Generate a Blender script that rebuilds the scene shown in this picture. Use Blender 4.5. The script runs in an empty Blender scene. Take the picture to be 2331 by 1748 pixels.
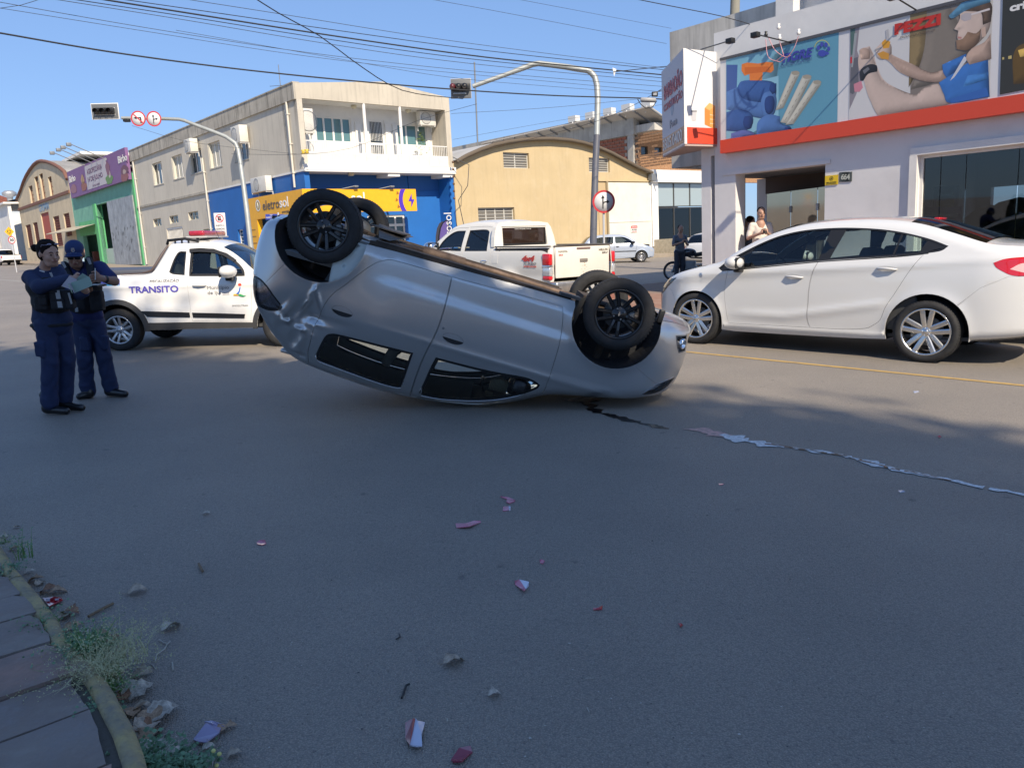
import bpy,bmesh,math,random
import numpy as np
from mathutils import Vector,Matrix,geometry
random.seed(7)
SC=bpy.context.scene
COL=SC.collection
PI=math.pi

# ------------------------------------------------------------------ camera, sky, sun, exposure
FPX,CXP,CYP=1776.0,1165.5,874.0
def rotm(p,r):
    p=math.radians(p);r=math.radians(r)
    fwd=np.array([0,math.cos(p),-math.sin(p)]);right=np.array([1,0,0.0]);down=np.cross(fwd,right)
    return np.array([math.cos(r)*right+math.sin(r)*down,-math.sin(r)*right+math.cos(r)*down,fwd])
CM=rotm(10.8,1.5)
CP=np.array([0,0,1.55])
cd=bpy.data.cameras.new('camera');cam=bpy.data.objects.new('camera',cd);COL.objects.link(cam)
cd.sensor_fit='HORIZONTAL';cd.sensor_width=36;cd.lens=FPX/2331*36;cd.clip_start=0.05;cd.clip_end=3000
cam.matrix_world=Matrix(((CM[0][0],-CM[1][0],-CM[2][0],CP[0]),(CM[0][1],-CM[1][1],-CM[2][1],CP[1]),(CM[0][2],-CM[1][2],-CM[2][2],CP[2]),(0,0,0,1)))
SC.camera=cam
SUN_EL=math.radians(41.0)
LH=np.array([-0.40,0.917]);LH /= np.linalg.norm(LH)      # way the light travels over the ground
LDIR=Vector((LH[0]*math.cos(SUN_EL),LH[1]*math.cos(SUN_EL),-math.sin(SUN_EL)))
w=bpy.data.worlds.new('World');SC.world=w;w.use_nodes=True
nt=w.node_tree;nt.nodes.clear()
out=nt.nodes.new('ShaderNodeOutputWorld');bg=nt.nodes.new('ShaderNodeBackground');sky=nt.nodes.new('ShaderNodeTexSky')
sky.sky_type='NISHITA';sky.sun_disc=False;sky.sun_elevation=SUN_EL
sky.sun_rotation=math.atan2(-LH[0],-LH[1])
sky.altitude=300;sky.air_density=1.0;sky.dust_density=0.3;sky.ozone_density=2.0
bg.inputs[1].default_value=0.132
tint=nt.nodes.new('ShaderNodeMix');tint.data_type='RGBA';tint.blend_type='MULTIPLY';tint.inputs[0].default_value=1;tint.inputs[7].default_value=(.60,.84,1.26,1)
gm=nt.nodes.new('ShaderNodeGamma');gm.inputs[1].default_value=0.48;nt.links.new(sky.outputs[0],gm.inputs[0]);nt.links.new(gm.outputs[0],tint.inputs[6]);nt.links.new(tint.outputs[2],bg.inputs[0]);nt.links.new(bg.outputs[0],out.inputs[0])
sd=bpy.data.lights.new('sun','SUN');sd.energy=3.0;sd.angle=math.radians(0.55);sd.color=(1.0,0.87,0.69)
sun=bpy.data.objects.new('sun',sd);COL.objects.link(sun);sun.location=(0,-20,30)
sun.rotation_euler=LDIR.to_track_quat('-Z','Y').to_euler()
SC.view_settings.view_transform='Standard';SC.view_settings.look='None';SC.view_settings.gamma=1
SC.view_settings.exposure=1.15
SC.render.engine='CYCLES'
SC.cycles.max_bounces=10;SC.cycles.transparent_max_bounces=24

# ------------------------------------------------------------------ measuring helpers (a line of sight met with a real surface)
_a=math.radians(49.44);_b=math.radians(41.6);GM=rotm(10.34,3.08)
UP=CM.T@GM@np.array([0,0,1.0])
AD=CM.T@GM@np.array([-math.cos(_a),math.sin(_a),0])   # the cross street's building line
BD=np.cross(AD,UP);BD=BD if BD[0]>0 else -BD
def ray(x,y):return CM.T@np.array([(x-CXP)/FPX,(y-CYP)/FPX,1.0])
def dep(x,y,d):return CP + ray(x,y)*d
def gnd(x,y,z=0.0):
    r=ray(x,y);return CP + r*((z-CP[2])/r[2])
def V3(a):return Vector((float(a[0]),float(a[1]),float(a[2])))
class Facade:
    """a vertical building plane: local x along dir (to the right as seen), y into the wall, z up"""
    def __init__(s,P0,d,up=None,toward=None):
        s.P0=np.array(P0,float);s.d=np.array(d,float)/np.linalg.norm(d);s.up=np.array(UP if up is None else up,float)
        s.d=s.d-s.up*(s.d@s.up);s.d /= np.linalg.norm(s.d)
        n=np.cross(s.d,s.up);n /= np.linalg.norm(n)
        if n@(CP - s.P0)<0:n=-n
        s.n=n
        y=-n
        s.mat=Matrix(((s.d[0],y[0],s.up[0],s.P0[0]),(s.d[1],y[1],s.up[1],s.P0[1]),(s.d[2],y[2],s.up[2],s.P0[2]),(0,0,0,1)))
    def uv(s,x,y,off=0.0):
        r=ray(x,y);P=s.P0 + s.n*off;t=((P-CP)@s.n)/(r@s.n);Q=CP + r*t - P
        return float(Q@s.d),float(Q@s.up)

# ------------------------------------------------------------------ materials
MATS={}
def M(name,col,rough=0.6,metal=0.0,var=0.0,vs=6.0,bump=0.0,bs=60.0,coat=0.0,spec=0.5,streak=0.0,col2=None,emit=0,trans=0.0,alpha=1.0,detail=5,dirt=None,ds=3.0,da=0.5):
    if name in MATS:return MATS[name]
    m=bpy.data.materials.new(name);m.use_nodes=True;n=m.node_tree;p=n.nodes['Principled BSDF']
    p.inputs['Base Color'].default_value=(*col,1);p.inputs['Roughness'].default_value=rough;p.inputs['Metallic'].default_value=metal
    p.inputs['Coat Weight'].default_value=coat;p.inputs['Coat Roughness'].default_value=0.04
    p.inputs['Specular IOR Level'].default_value=spec;p.inputs['Transmission Weight'].default_value=trans;p.inputs['Alpha'].default_value=alpha
    tc=n.nodes.new('ShaderNodeTexCoord');last=None
    def mixc(fac,a,b):
        x=n.nodes.new('ShaderNodeMix');x.data_type='RGBA';n.links.new(fac,x.inputs[0])
        if isinstance(a,tuple):x.inputs[6].default_value=(*a,1)
        else:n.links.new(a,x.inputs[6])
        x.inputs[7].default_value=(*b,1)
        return x.outputs[2]
    def ramp(src,lo,hi,top=1.0):
        r=n.nodes.new('ShaderNodeMapRange');r.inputs[1].default_value=lo;r.inputs[2].default_value=hi;r.inputs[4].default_value=top
        n.links.new(src,r.inputs[0]);return r.outputs[0]
    if var or col2:
        t=n.nodes.new('ShaderNodeTexNoise');t.inputs['Scale'].default_value=vs;t.inputs['Detail'].default_value=detail;t.inputs['Roughness'].default_value=0.6
        n.links.new(tc.outputs['Object'],t.inputs['Vector'])
        c2=col2 or tuple(max(0,c*(1-var)) for c in col)
        c1=tuple(min(1,c*(1+var*0.6)) for c in col) if not col2 else col
        last=mixc(ramp(t.outputs[0],0.32,0.68),c1,c2)
    if streak:
        mp=n.nodes.new('ShaderNodeMapping');mp.inputs['Scale'].default_value=(3.0,3.0,0.25);n.links.new(tc.outputs['Object'],mp.inputs[0])
        t=n.nodes.new('ShaderNodeTexNoise');t.inputs['Scale'].default_value=2.2;t.inputs['Detail'].default_value=6;n.links.new(mp.outputs[0],t.inputs['Vector'])
        last=mixc(ramp(t.outputs[0],0.5,0.75,streak),last or col,tuple(c*0.35 for c in col))
    if dirt:
        t=n.nodes.new('ShaderNodeTexNoise');t.inputs['Scale'].default_value=ds;t.inputs['Detail'].default_value=8;t.inputs['Roughness'].default_value=.7
        n.links.new(tc.outputs['Object'],t.inputs['Vector'])
        last=mixc(ramp(t.outputs[0],0.5,0.8,da),last or col,dirt)
    if last is not None:n.links.new(last,p.inputs['Base Color'])
    if bump:
        t=n.nodes.new('ShaderNodeTexNoise');t.inputs['Scale'].default_value=bs;t.inputs['Detail'].default_value=4
        n.links.new(tc.outputs['Object'],t.inputs['Vector'])
        b=n.nodes.new('ShaderNodeBump');b.inputs['Strength'].default_value=bump;b.inputs['Distance'].default_value=0.01
        n.links.new(t.outputs[0],b.inputs['Height']);n.links.new(b.outputs[0],p.inputs['Normal'])
    if emit:
        p.inputs['Emission Color'].default_value=(*col,1);p.inputs['Emission Strength'].default_value=emit
    MATS[name]=m;return m
def glass(name,tint=(0.6,0.7,0.7),refl=1.0,rough=0.02):
    if name in MATS:return MATS[name]
    m=bpy.data.materials.new(name);m.use_nodes=True;n=m.node_tree;n.nodes.clear()
    o=n.nodes.new('ShaderNodeOutputMaterial');mx=n.nodes.new('ShaderNodeMixShader');tr=n.nodes.new('ShaderNodeBsdfTransparent');gl=n.nodes.new('ShaderNodeBsdfGlossy')
    tr.inputs[0].default_value=(*tint,1);gl.inputs['Roughness'].default_value=rough;gl.inputs[0].default_value=(refl,refl,refl,1)
    fr=n.nodes.new('ShaderNodeFresnel');fr.inputs[0].default_value=1.65
    n.links.new(fr.outputs[0],mx.inputs[0]);n.links.new(tr.outputs[0],mx.inputs[1]);n.links.new(gl.outputs[0],mx.inputs[2]);n.links.new(mx.outputs[0],o.inputs[0])
    MATS[name]=m;return m

# ------------------------------------------------------------------ mesh building
def tag(o,label=None,cat=None,group=None,kind=None):
    if label:o['label']=label
    if cat:o['category']=cat
    if group:o['group']=group
    if kind:o['kind']=kind
    return o
def empty(name,mat=None,label=None,cat=None,group=None,parent=None):
    o=bpy.data.objects.new(name,None);COL.objects.link(o);o.empty_display_size=0.2
    if mat is not None:o.matrix_world=mat if isinstance(mat,Matrix) else Matrix.Translation(V3(mat))
    if parent:o.parent=parent
    return tag(o,label,cat,group)
class MB:
    def __init__(s):s.v=[];s.f=[];s.mi=[];s.sm=[];s.cur=0;s.smooth=False
    def add(s,vs,fs,m=None,smooth=None):
        b=len(s.v);s.v+=[tuple(map(float,v)) for v in vs]
        for f in fs:s.f.append([b+i for i in f]);s.mi.append(s.cur if m is None else m);s.sm.append(s.smooth if smooth is None else smooth)
        return s
    def box(s,x0,x1,y0,y1,z0,z1,m=None):
        if x0>x1:x0,x1=x1,x0
        if y0>y1:y0,y1=y1,y0
        if z0>z1:z0,z1=z1,z0
        return s.add([(x0,y0,z0),(x1,y0,z0),(x1,y1,z0),(x0,y1,z0),(x0,y0,z1),(x1,y0,z1),(x1,y1,z1),(x0,y1,z1)],
                     [(0,3,2,1),(4,5,6,7),(0,1,5,4),(1,2,6,5),(2,3,7,6),(3,0,4,7)],m,False)
    def bev(s,x0,x1,y0,y1,z0,z1,r,m=None):
        """box with softened edges"""
        if x0>x1:x0,x1=x1,x0
        if y0>y1:y0,y1=y1,y0
        if z0>z1:z0,z1=z1,z0
        bm=bmesh.new();bmesh.ops.create_cube(bm,size=1)
        for v in bm.verts:v.co=Vector(((x0+x1)/2+v.co.x*(x1-x0),(y0+y1)/2+v.co.y*(y1-y0),(z0+z1)/2+v.co.z*(z1-z0)))
        bmesh.ops.bevel(bm,geom=bm.edges[:],offset=min(r,.49*min(x1-x0,y1-y0,z1-z0)),segments=2,profile=0.6,affect='EDGES')
        bm.verts.index_update()
        s.add([v.co[:] for v in bm.verts],[[v.index for v in f.verts] for f in bm.faces],m,True);bm.free();return s
    def tube(s,pts,r,n=8,m=None,caps=True,smooth=True):
        pts=[Vector(p) for p in pts];rs=r if isinstance(r,(list,tuple)) else [r]*len(pts)
        rings=[];prev=None
        for i,p in enumerate(pts):
            t=(pts[min(i+1,len(pts)-1)]-pts[max(i-1,0)])
            t=t.normalized() if t.length>1e-9 else Vector((0,0,1))
            if prev is None:a=t.orthogonal().normalized()
            else:
                a=prev - t*prev.dot(t)
                a=a.normalized() if a.length>1e-6 else t.orthogonal().normalized()
            prev=a;b=t.cross(a)
            rings.append([p+(a*math.cos(2*PI*k/n)+b*math.sin(2*PI*k/n))*rs[i] for k in range(n)])
        vs=[v for R in rings for v in R];fs=[]
        for i in range(len(pts)-1):
            for k in range(n):fs.append((i*n+k,i*n+(k+1) % n,(i+1)*n+(k+1) % n,(i+1)*n+k))
        s.add(vs,fs,m,smooth)
        if caps:s.add(rings[0],[tuple(range(n))[::-1]],m,False);s.add(rings[-1],[tuple(range(n))],m,False)
        return s
    def lathe(s,prof,n=32,axis='y',c=(0,0,0),m=None,smooth=True):
        vs=[];fs=[]
        for (r,h) in prof:
            for k in range(n):
                a=2*PI*k/n;x,y=r*math.cos(a),r*math.sin(a)
                p={'y':(x,h,y),'z':(x,y,h),'x':(h,x,y)}[axis]
                vs.append((p[0]+c[0],p[1]+c[1],p[2]+c[2]))
        for i in range(len(prof)-1):
            for k in range(n):fs.append((i*n+k,i*n+(k+1) % n,(i+1)*n+(k+1) % n,(i+1)*n+k))
        return s.add(vs,fs,m,smooth)
    def prism(s,poly,h0,h1,f=lambda a,b,h:(a,h,b),m=None,sidem=None):
        n=len(poly);vs=[f(a,b,h0) for a,b in poly]+[f(a,b,h1) for a,b in poly]
        tri=geometry.tessellate_polygon([[Vector((a,b,0)) for a,b in poly]])
        s.add(vs,[tuple(t) for t in tri]+[tuple(n+i for i in t[::-1]) for t in tri],m,False)
        return s.add(vs,[(i,(i+1) % n,n+(i+1) % n,n+i) for i in range(n)],m if sidem is None else sidem,False)
    def ball(s,c,r,n=12,m=None):
        rr=r if isinstance(r,(tuple,list)) else (r,r,r);vs=[];fs=[];h=n//2
        for i in range(h+1):
            t=PI*i/h
            for k in range(n):a=2*PI*k/n;vs.append((c[0]+rr[0]*math.sin(t)*math.cos(a),c[1]+rr[1]*math.sin(t)*math.sin(a),c[2]+rr[2]*math.cos(t)))
        for i in range(h):
            for k in range(n):fs.append((i*n+k,i*n+(k+1) % n,(i+1)*n+(k+1) % n,(i+1)*n+k))
        return s.add(vs,fs,m,True)
    def mesh(s,name,mats):
        me=bpy.data.meshes.new(name);me.from_pydata(s.v,[],s.f)
        for m in (mats if isinstance(mats,(list,tuple)) else [mats]):me.materials.append(m)
        me.polygons.foreach_set('material_index',s.mi);me.polygons.foreach_set('use_smooth',s.sm)
        me.update();return me
    def build(s,name,mats,parent=None,label=None,cat=None,group=None,kind=None,fixn=True):
        me=s.mesh(name,mats)
        if fixn:
            bm=bmesh.new();bm.from_mesh(me);bmesh.ops.recalc_face_normals(bm,faces=bm.faces);bm.to_mesh(me);bm.free()
        return link(name,me,parent,label,cat,group,kind)
def link(name,me,parent=None,label=None,cat=None,group=None,kind=None):
    o=bpy.data.objects.new(name,me);COL.objects.link(o)
    if parent:o.parent=parent
    return tag(o,label,cat,group,kind)
def tree_copy(o,parent=None):
    c=o.copy();COL.objects.link(c)
    if parent:c.parent=parent
    for ch in list(o.children):tree_copy(ch,c)
    return c
# flat lettering: built-in font turned to mesh, laid in a frame given by origin, x axis, up axis
def text_mesh(body,h,depth=0.004,bold=0.0,width=None,shear=0.0):
    cu=bpy.data.curves.new('lettering','FONT');cu.body=body;cu.size=1.0;cu.extrude=0.0;cu.offset=bold;cu.shear=shear
    cu.resolution_u=3;cu.align_x='LEFT'
    o=bpy.data.objects.new('lettering',cu);COL.objects.link(o)
    dg=bpy.context.evaluated_depsgraph_get();dg.update()
    me=bpy.data.meshes.new_from_object(o.evaluated_get(dg));COL.objects.unlink(o);bpy.data.objects.remove(o)
    co=np.array([v.co[:] for v in me.vertices]) if len(me.vertices) else np.zeros((1,3))
    mn,mx=co.min(0),co.max(0);sy=h/max(1e-6,mx[1]-mn[1]);sx=width/max(1e-6,mx[0]-mn[0]) if width else sy
    for v in me.vertices:v.co=Vector(((v.co.x-mn[0])*sx,(v.co.y-mn[1])*sy,0))
    bm=bmesh.new();bm.from_mesh(me)
    r=bmesh.ops.extrude_face_region(bm,geom=bm.faces[:]);bmesh.ops.translate(bm,vec=(0,0,depth),verts=[g for g in r['geom'] if isinstance(g,bmesh.types.BMVert)])
    for f in bm.faces:f.smooth=False
    bmesh.ops.recalc_face_normals(bm,faces=bm.faces);bm.to_mesh(me);bm.free()
    return me
def letters(body,u0,v0,h,d,mat,parent,width=None,bold=0.0,depth=0.004,rot=0.0,shear=0.0,name='lettering'):
    """lettering standing d outside a wall whose local x runs right, y inwards, z up"""
    me=text_mesh(body,h,depth,bold,width,shear);me.materials.append(mat)
    o=bpy.data.objects.new(name,me);COL.objects.link(o);o.parent=parent
    o.matrix_basis=Matrix(((1,0,0,u0),(0,0,-1,-d),(0,1,0,v0),(0,0,0,1)))@Matrix.Rotation(rot,4,'Z');return o

# ------------------------------------------------------------------ solid forms grown from distance fields (people, cushions)
class Sdf:
    def __init__(s,vox=0.012):s.p=[];s.vox=vox
    def cap(s,a,b,r1,r2=None,k=0.02,sub=False,sq=(1,1,1)):s.p.append(('c',np.array(a,float),np.array(b,float),r1,r1 if r2 is None else r2,k,sub,np.array(sq,float)));return s
    def ell(s,c,r,k=0.02,sub=False,rot=None):s.p.append(('e',np.array(c,float),np.array(r,float),rot,None,k,sub,None));return s
    def box(s,c,r,rd=0.01,k=0.01,sub=False,rot=None):s.p.append(('b',np.array(c,float),np.array(r,float),rot,rd,k,sub,None));return s
    def mesh(s,noise=None):
        lo=np.full(3,1e9);hi=-lo;bbs=[]
        for q in s.p:
            if q[0]=='c':R=max(q[3],q[4])*max(q[7].max(),1);a=np.minimum(q[1],q[2])-R;b=np.maximum(q[1],q[2])+R
            else:R=np.linalg.norm(q[2]) if q[3] is not None else q[2];a=q[1]-R;b=q[1]+R
            bbs.append((a,b))
            if not q[6]:lo=np.minimum(lo,a);hi=np.maximum(hi,b)
        h=s.vox;lo=lo-3*h;hi=hi+3*h;n=np.ceil((hi-lo)/h).astype(int)+1
        F=np.full(n,0.2,dtype=np.float32);ax=[lo[i]+h*np.arange(n[i]) for i in range(3)]
        for q,(a,b) in zip(s.p,bbs):
            k=q[5];mg=0.05+k;i0=np.clip(((a-mg-lo)/h).astype(int),0,n-1);i1=np.clip(((b+mg-lo)/h).astype(int)+2,0,n)
            sl=tuple(slice(i0[i],i1[i]) for i in range(3))
            if any(i1[i]<=i0[i] for i in range(3)):continue
            X,Y,Z=np.meshgrid(ax[0][sl[0]],ax[1][sl[1]],ax[2][sl[2]],indexing='ij',sparse=False)
            P=np.stack([X,Y,Z],-1)
            if q[0]=='c':
                A,B=q[1],q[2];ba=B-A;L=max(ba@ba,1e-9);t=np.clip(((P-A)@ba)/L,0,1)
                D=(P-A-t[...,None]*ba)/q[7];d=np.sqrt((D**2).sum(-1))-(q[3]+(q[4]-q[3])*t)
            else:
                Q=P-q[1]
                if q[3] is not None:Q=Q@np.array(q[3])
                if q[0]=='e':r=q[2];kk=np.sqrt(((Q/r)**2).sum(-1));d=(kk-1)*kk/np.maximum(np.sqrt(((Q/r**2)**2).sum(-1)),1e-6)
                else:w_=np.abs(Q)-(q[2]-q[4]);d=np.sqrt((np.maximum(w_,0)**2).sum(-1))+np.minimum(w_.max(-1),0)-q[4]
            G=F[sl]
            if q[6]:hh=np.clip(0.5-0.5*(G+d)/k,0,1);F[sl]=G*(1-hh)-d*hh+k*hh*(1-hh)
            else:hh=np.clip(0.5+0.5*(d-G)/k,0,1);F[sl]=d*(1-hh)+G*hh-k*hh*(1-hh)
        if noise is not None:
            X,Y,Z=np.meshgrid(*ax,indexing='ij');F+=noise(X,Y,Z)
        return surface_nets(F,lo,h)
def surface_nets(F,lo,h):
    S=F<0;n=np.array(F.shape)
    c=[F[i:n[0]-1+i,j:n[1]-1+j,k:n[2]-1+k] for i in (0,1) for j in (0,1) for k in (0,1)]
    ss=sum((x<0).astype(np.int8) for x in c);act=(ss>0) & (ss<8)
    idx=np.argwhere(act);N=len(idx);vid=np.full(act.shape,-1,dtype=np.int64);vid[act]=np.arange(N)
    cor=np.array([(i,j,k) for i in (0,1) for j in (0,1) for k in (0,1)]);val=np.stack([x[act] for x in c],-1)
    acc=np.zeros((N,3));cnt=np.zeros(N)
    for a in range(8):
        for b in range(a+1,8):
            if np.abs(cor[a]-cor[b]).sum() != 1:continue
            va,vb=val[:,a],val[:,b];m=(va<0) != (vb<0);t=np.where(m,va/(va-vb+1e-12),0)
            acc+=np.where(m[:,None],cor[a]+t[:,None]*(cor[b]-cor[a]),0);cnt+=m
    V=lo+h*(idx+acc/np.maximum(cnt,1)[:,None]);faces=[]
    for axis in range(3):
        o=[0,0,0];o[axis]=1;a_,b_=[i for i in range(3) if i != axis]
        A=S[tuple(slice(1 if i != axis else 0,n[i]-1) for i in range(3))]
        B=S[tuple(slice(1 if i != axis else 1,n[i]-1 if i != axis else n[i]) for i in range(3))]
        e=np.argwhere(A != B)
        base=e.copy();base[:,a_]+=1;base[:,b_]+=1
        inside=A[tuple(e.T)]
        def q(da,db):
            p=base.copy();p[:,a_]-=da;p[:,b_]-=db;return vid[p[:,0],p[:,1],p[:,2]]
        quad=np.stack([q(1,1),q(0,1),q(0,0),q(1,0)],-1)
        fl=inside if axis != 1 else ~inside
        quad[~fl]=quad[~fl][:,::-1];quad=quad[(quad>=0).all(1)];faces.append(quad)
    return V,np.concatenate(faces)
def np_mesh(name,V,Fc,mats,smooth=True,fmat=None):
    me=bpy.data.meshes.new(name);me.vertices.add(len(V));me.vertices.foreach_set('co',np.asarray(V,dtype=np.float32).ravel())
    k=Fc.shape[1];me.loops.add(len(Fc)*k);me.loops.foreach_set('vertex_index',Fc.astype(np.int32).ravel())
    me.polygons.add(len(Fc));me.polygons.foreach_set('loop_start',np.arange(len(Fc),dtype=np.int32)*k)
    me.polygons.foreach_set('use_smooth',np.full(len(Fc),smooth))
    for m in (mats if isinstance(mats,(list,tuple)) else [mats]):me.materials.append(m)
    if fmat is not None:me.polygons.foreach_set('material_index',np.asarray(fmat,dtype=np.int32))
    me.update(calc_edges=True);me.validate();return me

# ------------------------------------------------------------------ shared materials
WHITE=M('white_plaster',(.74,.73,.70),.8,var=.10,vs=1.2,bump=.15,bs=25)
BLACK=M('black_plastic',(.012,.012,.013),.45)
DARK=M('dark_rubber',(.02,.02,.02),.75)
TYRE=M('tyre_rubber',(.022,.022,.023),.8,var=.3,vs=20,bump=.2,bs=120)
STEEL=M('galvanised_steel',(.42,.43,.44),.5,metal=.6,var=.18,vs=8)
CHROME=M('chrome',(.8,.8,.82),.12,metal=1)
GREYMET=M('grey_metal',(.22,.23,.24),.5,metal=.4)

# ------------------------------------------------------------------ curves and panels for vehicle bodies
def smooth_path(pts,step=0.03,closed=False,sharp=50):
    P=[np.array(p,float) for p in pts];n=len(P)
    def ang(i):
        a=P[i]-P[i-1];b=P[(i+1) % n]-P[i]
        return math.degrees(abs(math.atan2(a[0]*b[1]-a[1]*b[0],a@b)))
    corners=[i for i in range(n) if (closed or 0<i<n-1) and ang(i)>sharp]
    out=[]
    def seg(Q):
        m=len(Q)
        for i in range(m-1):
            p0=Q[i-1] if i>0 else 2*Q[0]-Q[1];p1,p2=Q[i],Q[i+1];p3=Q[i+2] if i+2<m else 2*Q[-1]-Q[-2]
            k=max(1,int(round(np.linalg.norm(p2-p1)/step)))
            for j in range(k):
                t=j/k;out.append(0.5*((2*p1)+(-p0+p2)*t+(2*p0-5*p1+4*p2-p3)*t*t+(-p0+3*p1-3*p2+p3)*t**3))
    if closed:
        if not corners:
            Q=P
            for i in range(n):
                p0,p1,p2,p3=Q[i-1],Q[i],Q[(i+1) % n],Q[(i+2) % n];k=max(1,int(round(np.linalg.norm(p2-p1)/step)))
                for j in range(k):
                    t=j/k;out.append(0.5*((2*p1)+(-p0+p2)*t+(2*p0-5*p1+4*p2-p3)*t*t+(-p0+3*p1-3*p2+p3)*t**3))
        else:
            for a,c in enumerate(corners):
                e=corners[(a+1) % len(corners)]
                if e<=c:e+=n
                seg([P[i % n] for i in range(c,e+1)])
    else:
        cs=[0]+corners+[n-1]
        for a in range(len(cs)-1):seg(P[cs[a]:cs[a+1]+1])
        out.append(P[-1])
    return np.array(out)
def inside(P,poly):
    x,z=P[:,0],P[:,1];r=np.zeros(len(P),bool);a=np.roll(poly,1,0)
    for (x1,z1),(x2,z2) in zip(a,poly):
        if z1==z2:continue
        c=((z1>z) != (z2>z)) & (x<(x2-x1)*(z-z1)/(z2-z1)+x1);r ^= c
    return r
def pdist(P,path,closed=False):
    A=path if not closed else np.vstack([path,path[:1]]);d=np.full(len(P),1e9)
    for a,b in zip(A[:-1],A[1:]):
        ab=b-a;L=max(ab@ab,1e-12);t=np.clip(((P-a)@ab)/L,0,1);d=np.minimum(d,np.linalg.norm(P-a-t[:,None]*ab,axis=1))
    return d
def area(p):q=np.roll(p,-1,0);return 0.5*np.sum(p[:,0]*q[:,1]-q[:,0]*p[:,1])
def inset(p,d):
    s=1 if area(p)>0 else -1;e=np.roll(p,-1,0)-np.roll(p,1,0);n=np.stack([-e[:,1],e[:,0]],1);n /= np.maximum(np.linalg.norm(n,axis=1),1e-9)[:,None]
    return p+n*s*d
def panel(mb,outer,holes,yf,side,step=0.04,thick=0.015,m=0,nrm=None,dy=0.0,rings=None,rim=True,grid=True):
    """a curved sheet: outline and holes in the side view, pushed out to y = side*yf(x, z); rim folded inwards. nrm collects normals"""
    loops=[outer]+list(holes);pts=[];edges=[]
    for L in loops:
        b=len(pts);pts+=[Vector((float(x),float(z))) for x,z in L];k=len(L);edges+=[(b+i,b+(i+1) % k) for i in range(k)]
    if grid:
        lo=outer.min(0);hi=outer.max(0);gx=np.arange(lo[0]+step/2,hi[0],step);gz=np.arange(lo[1]+step/2,hi[1],step)
        G=np.array([(x+(step/2 if j % 2 else 0),z) for j,z in enumerate(gz) for x in gx])
        if rings is not None and len(rings):G=np.vstack([G,rings]) if len(G) else rings
        if len(G):
            ok=inside(G,outer)
            for h in holes:ok &= ~inside(G,h)
            G=G[ok]
            if len(G):
                D=np.min([pdist(G,L,True) for L in loops],axis=0)
                lim=np.full(len(G),0.35*step);G=G[D>(lim if rings is None else 0.2*step)]
            pts+=[Vector((float(x),float(z))) for x,z in G]
    vo,eo,fo,_,_,_=geometry.delaunay_2d_cdt(pts,edges,[],0,1e-5)
    P=np.array([v[:] for v in vo]);T=np.array([f for f in fo if len(f)==3]);c=P[T].mean(1);ok=inside(c,outer)
    for h in holes:ok &= ~inside(c,h)
    T=T[ok];y=yf(P)+dy;e=2e-3
    gx=(yf(P+[e,0])-yf(P-[e,0]))/(2*e);gz=(yf(P+[0,e])-yf(P-[0,e]))/(2*e)
    N=np.stack([-gx,np.full(len(P),float(side)),-gz],1);N[:,0]*=1;N[:,2]*=1
    N /= np.linalg.norm(N,axis=1)[:,None]
    V=np.stack([P[:,0],side*y,P[:,1]],1)
    a2=P[T];cr=(a2[:,1,0]-a2[:,0,0])*(a2[:,2,1]-a2[:,0,1])-(a2[:,2,0]-a2[:,0,0])*(a2[:,1,1]-a2[:,0,1])
    fl=(cr>0) if side>0 else (cr<0);T[fl]=T[fl][:,::-1]
    b=len(mb.v);mb.add(V,[tuple(t) for t in T],m,True)
    if nrm is not None:nrm.append((b,N))
    if rim and thick:
        cnt={}
        for t in T:
            for i in range(3):
                k=(t[i],t[(i+1) % 3]);cnt[k]=1
        be=[k for k in cnt if (k[1],k[0]) not in cnt]
        vs=[];fs=[]
        for (i,j) in be:
            q=len(vs);A,B=V[i],V[j];o=np.array([0,-side*thick,0]);vs+=[A,B,B+o,A+o];fs.append((q+1,q,q+3,q+2))
        mb.add(vs,fs,m,False)
def finish(mb,nrm,name,mats,parent=None,**kw):
    me=mb.mesh(name,mats)
    if nrm:
        nn=np.zeros((len(mb.v),3),np.float32)
        for b,N in nrm:nn[b:b+len(N)]=N
        me.normals_split_custom_set_from_vertices(nn.tolist())
    return link(name,me,parent,**kw)

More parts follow.
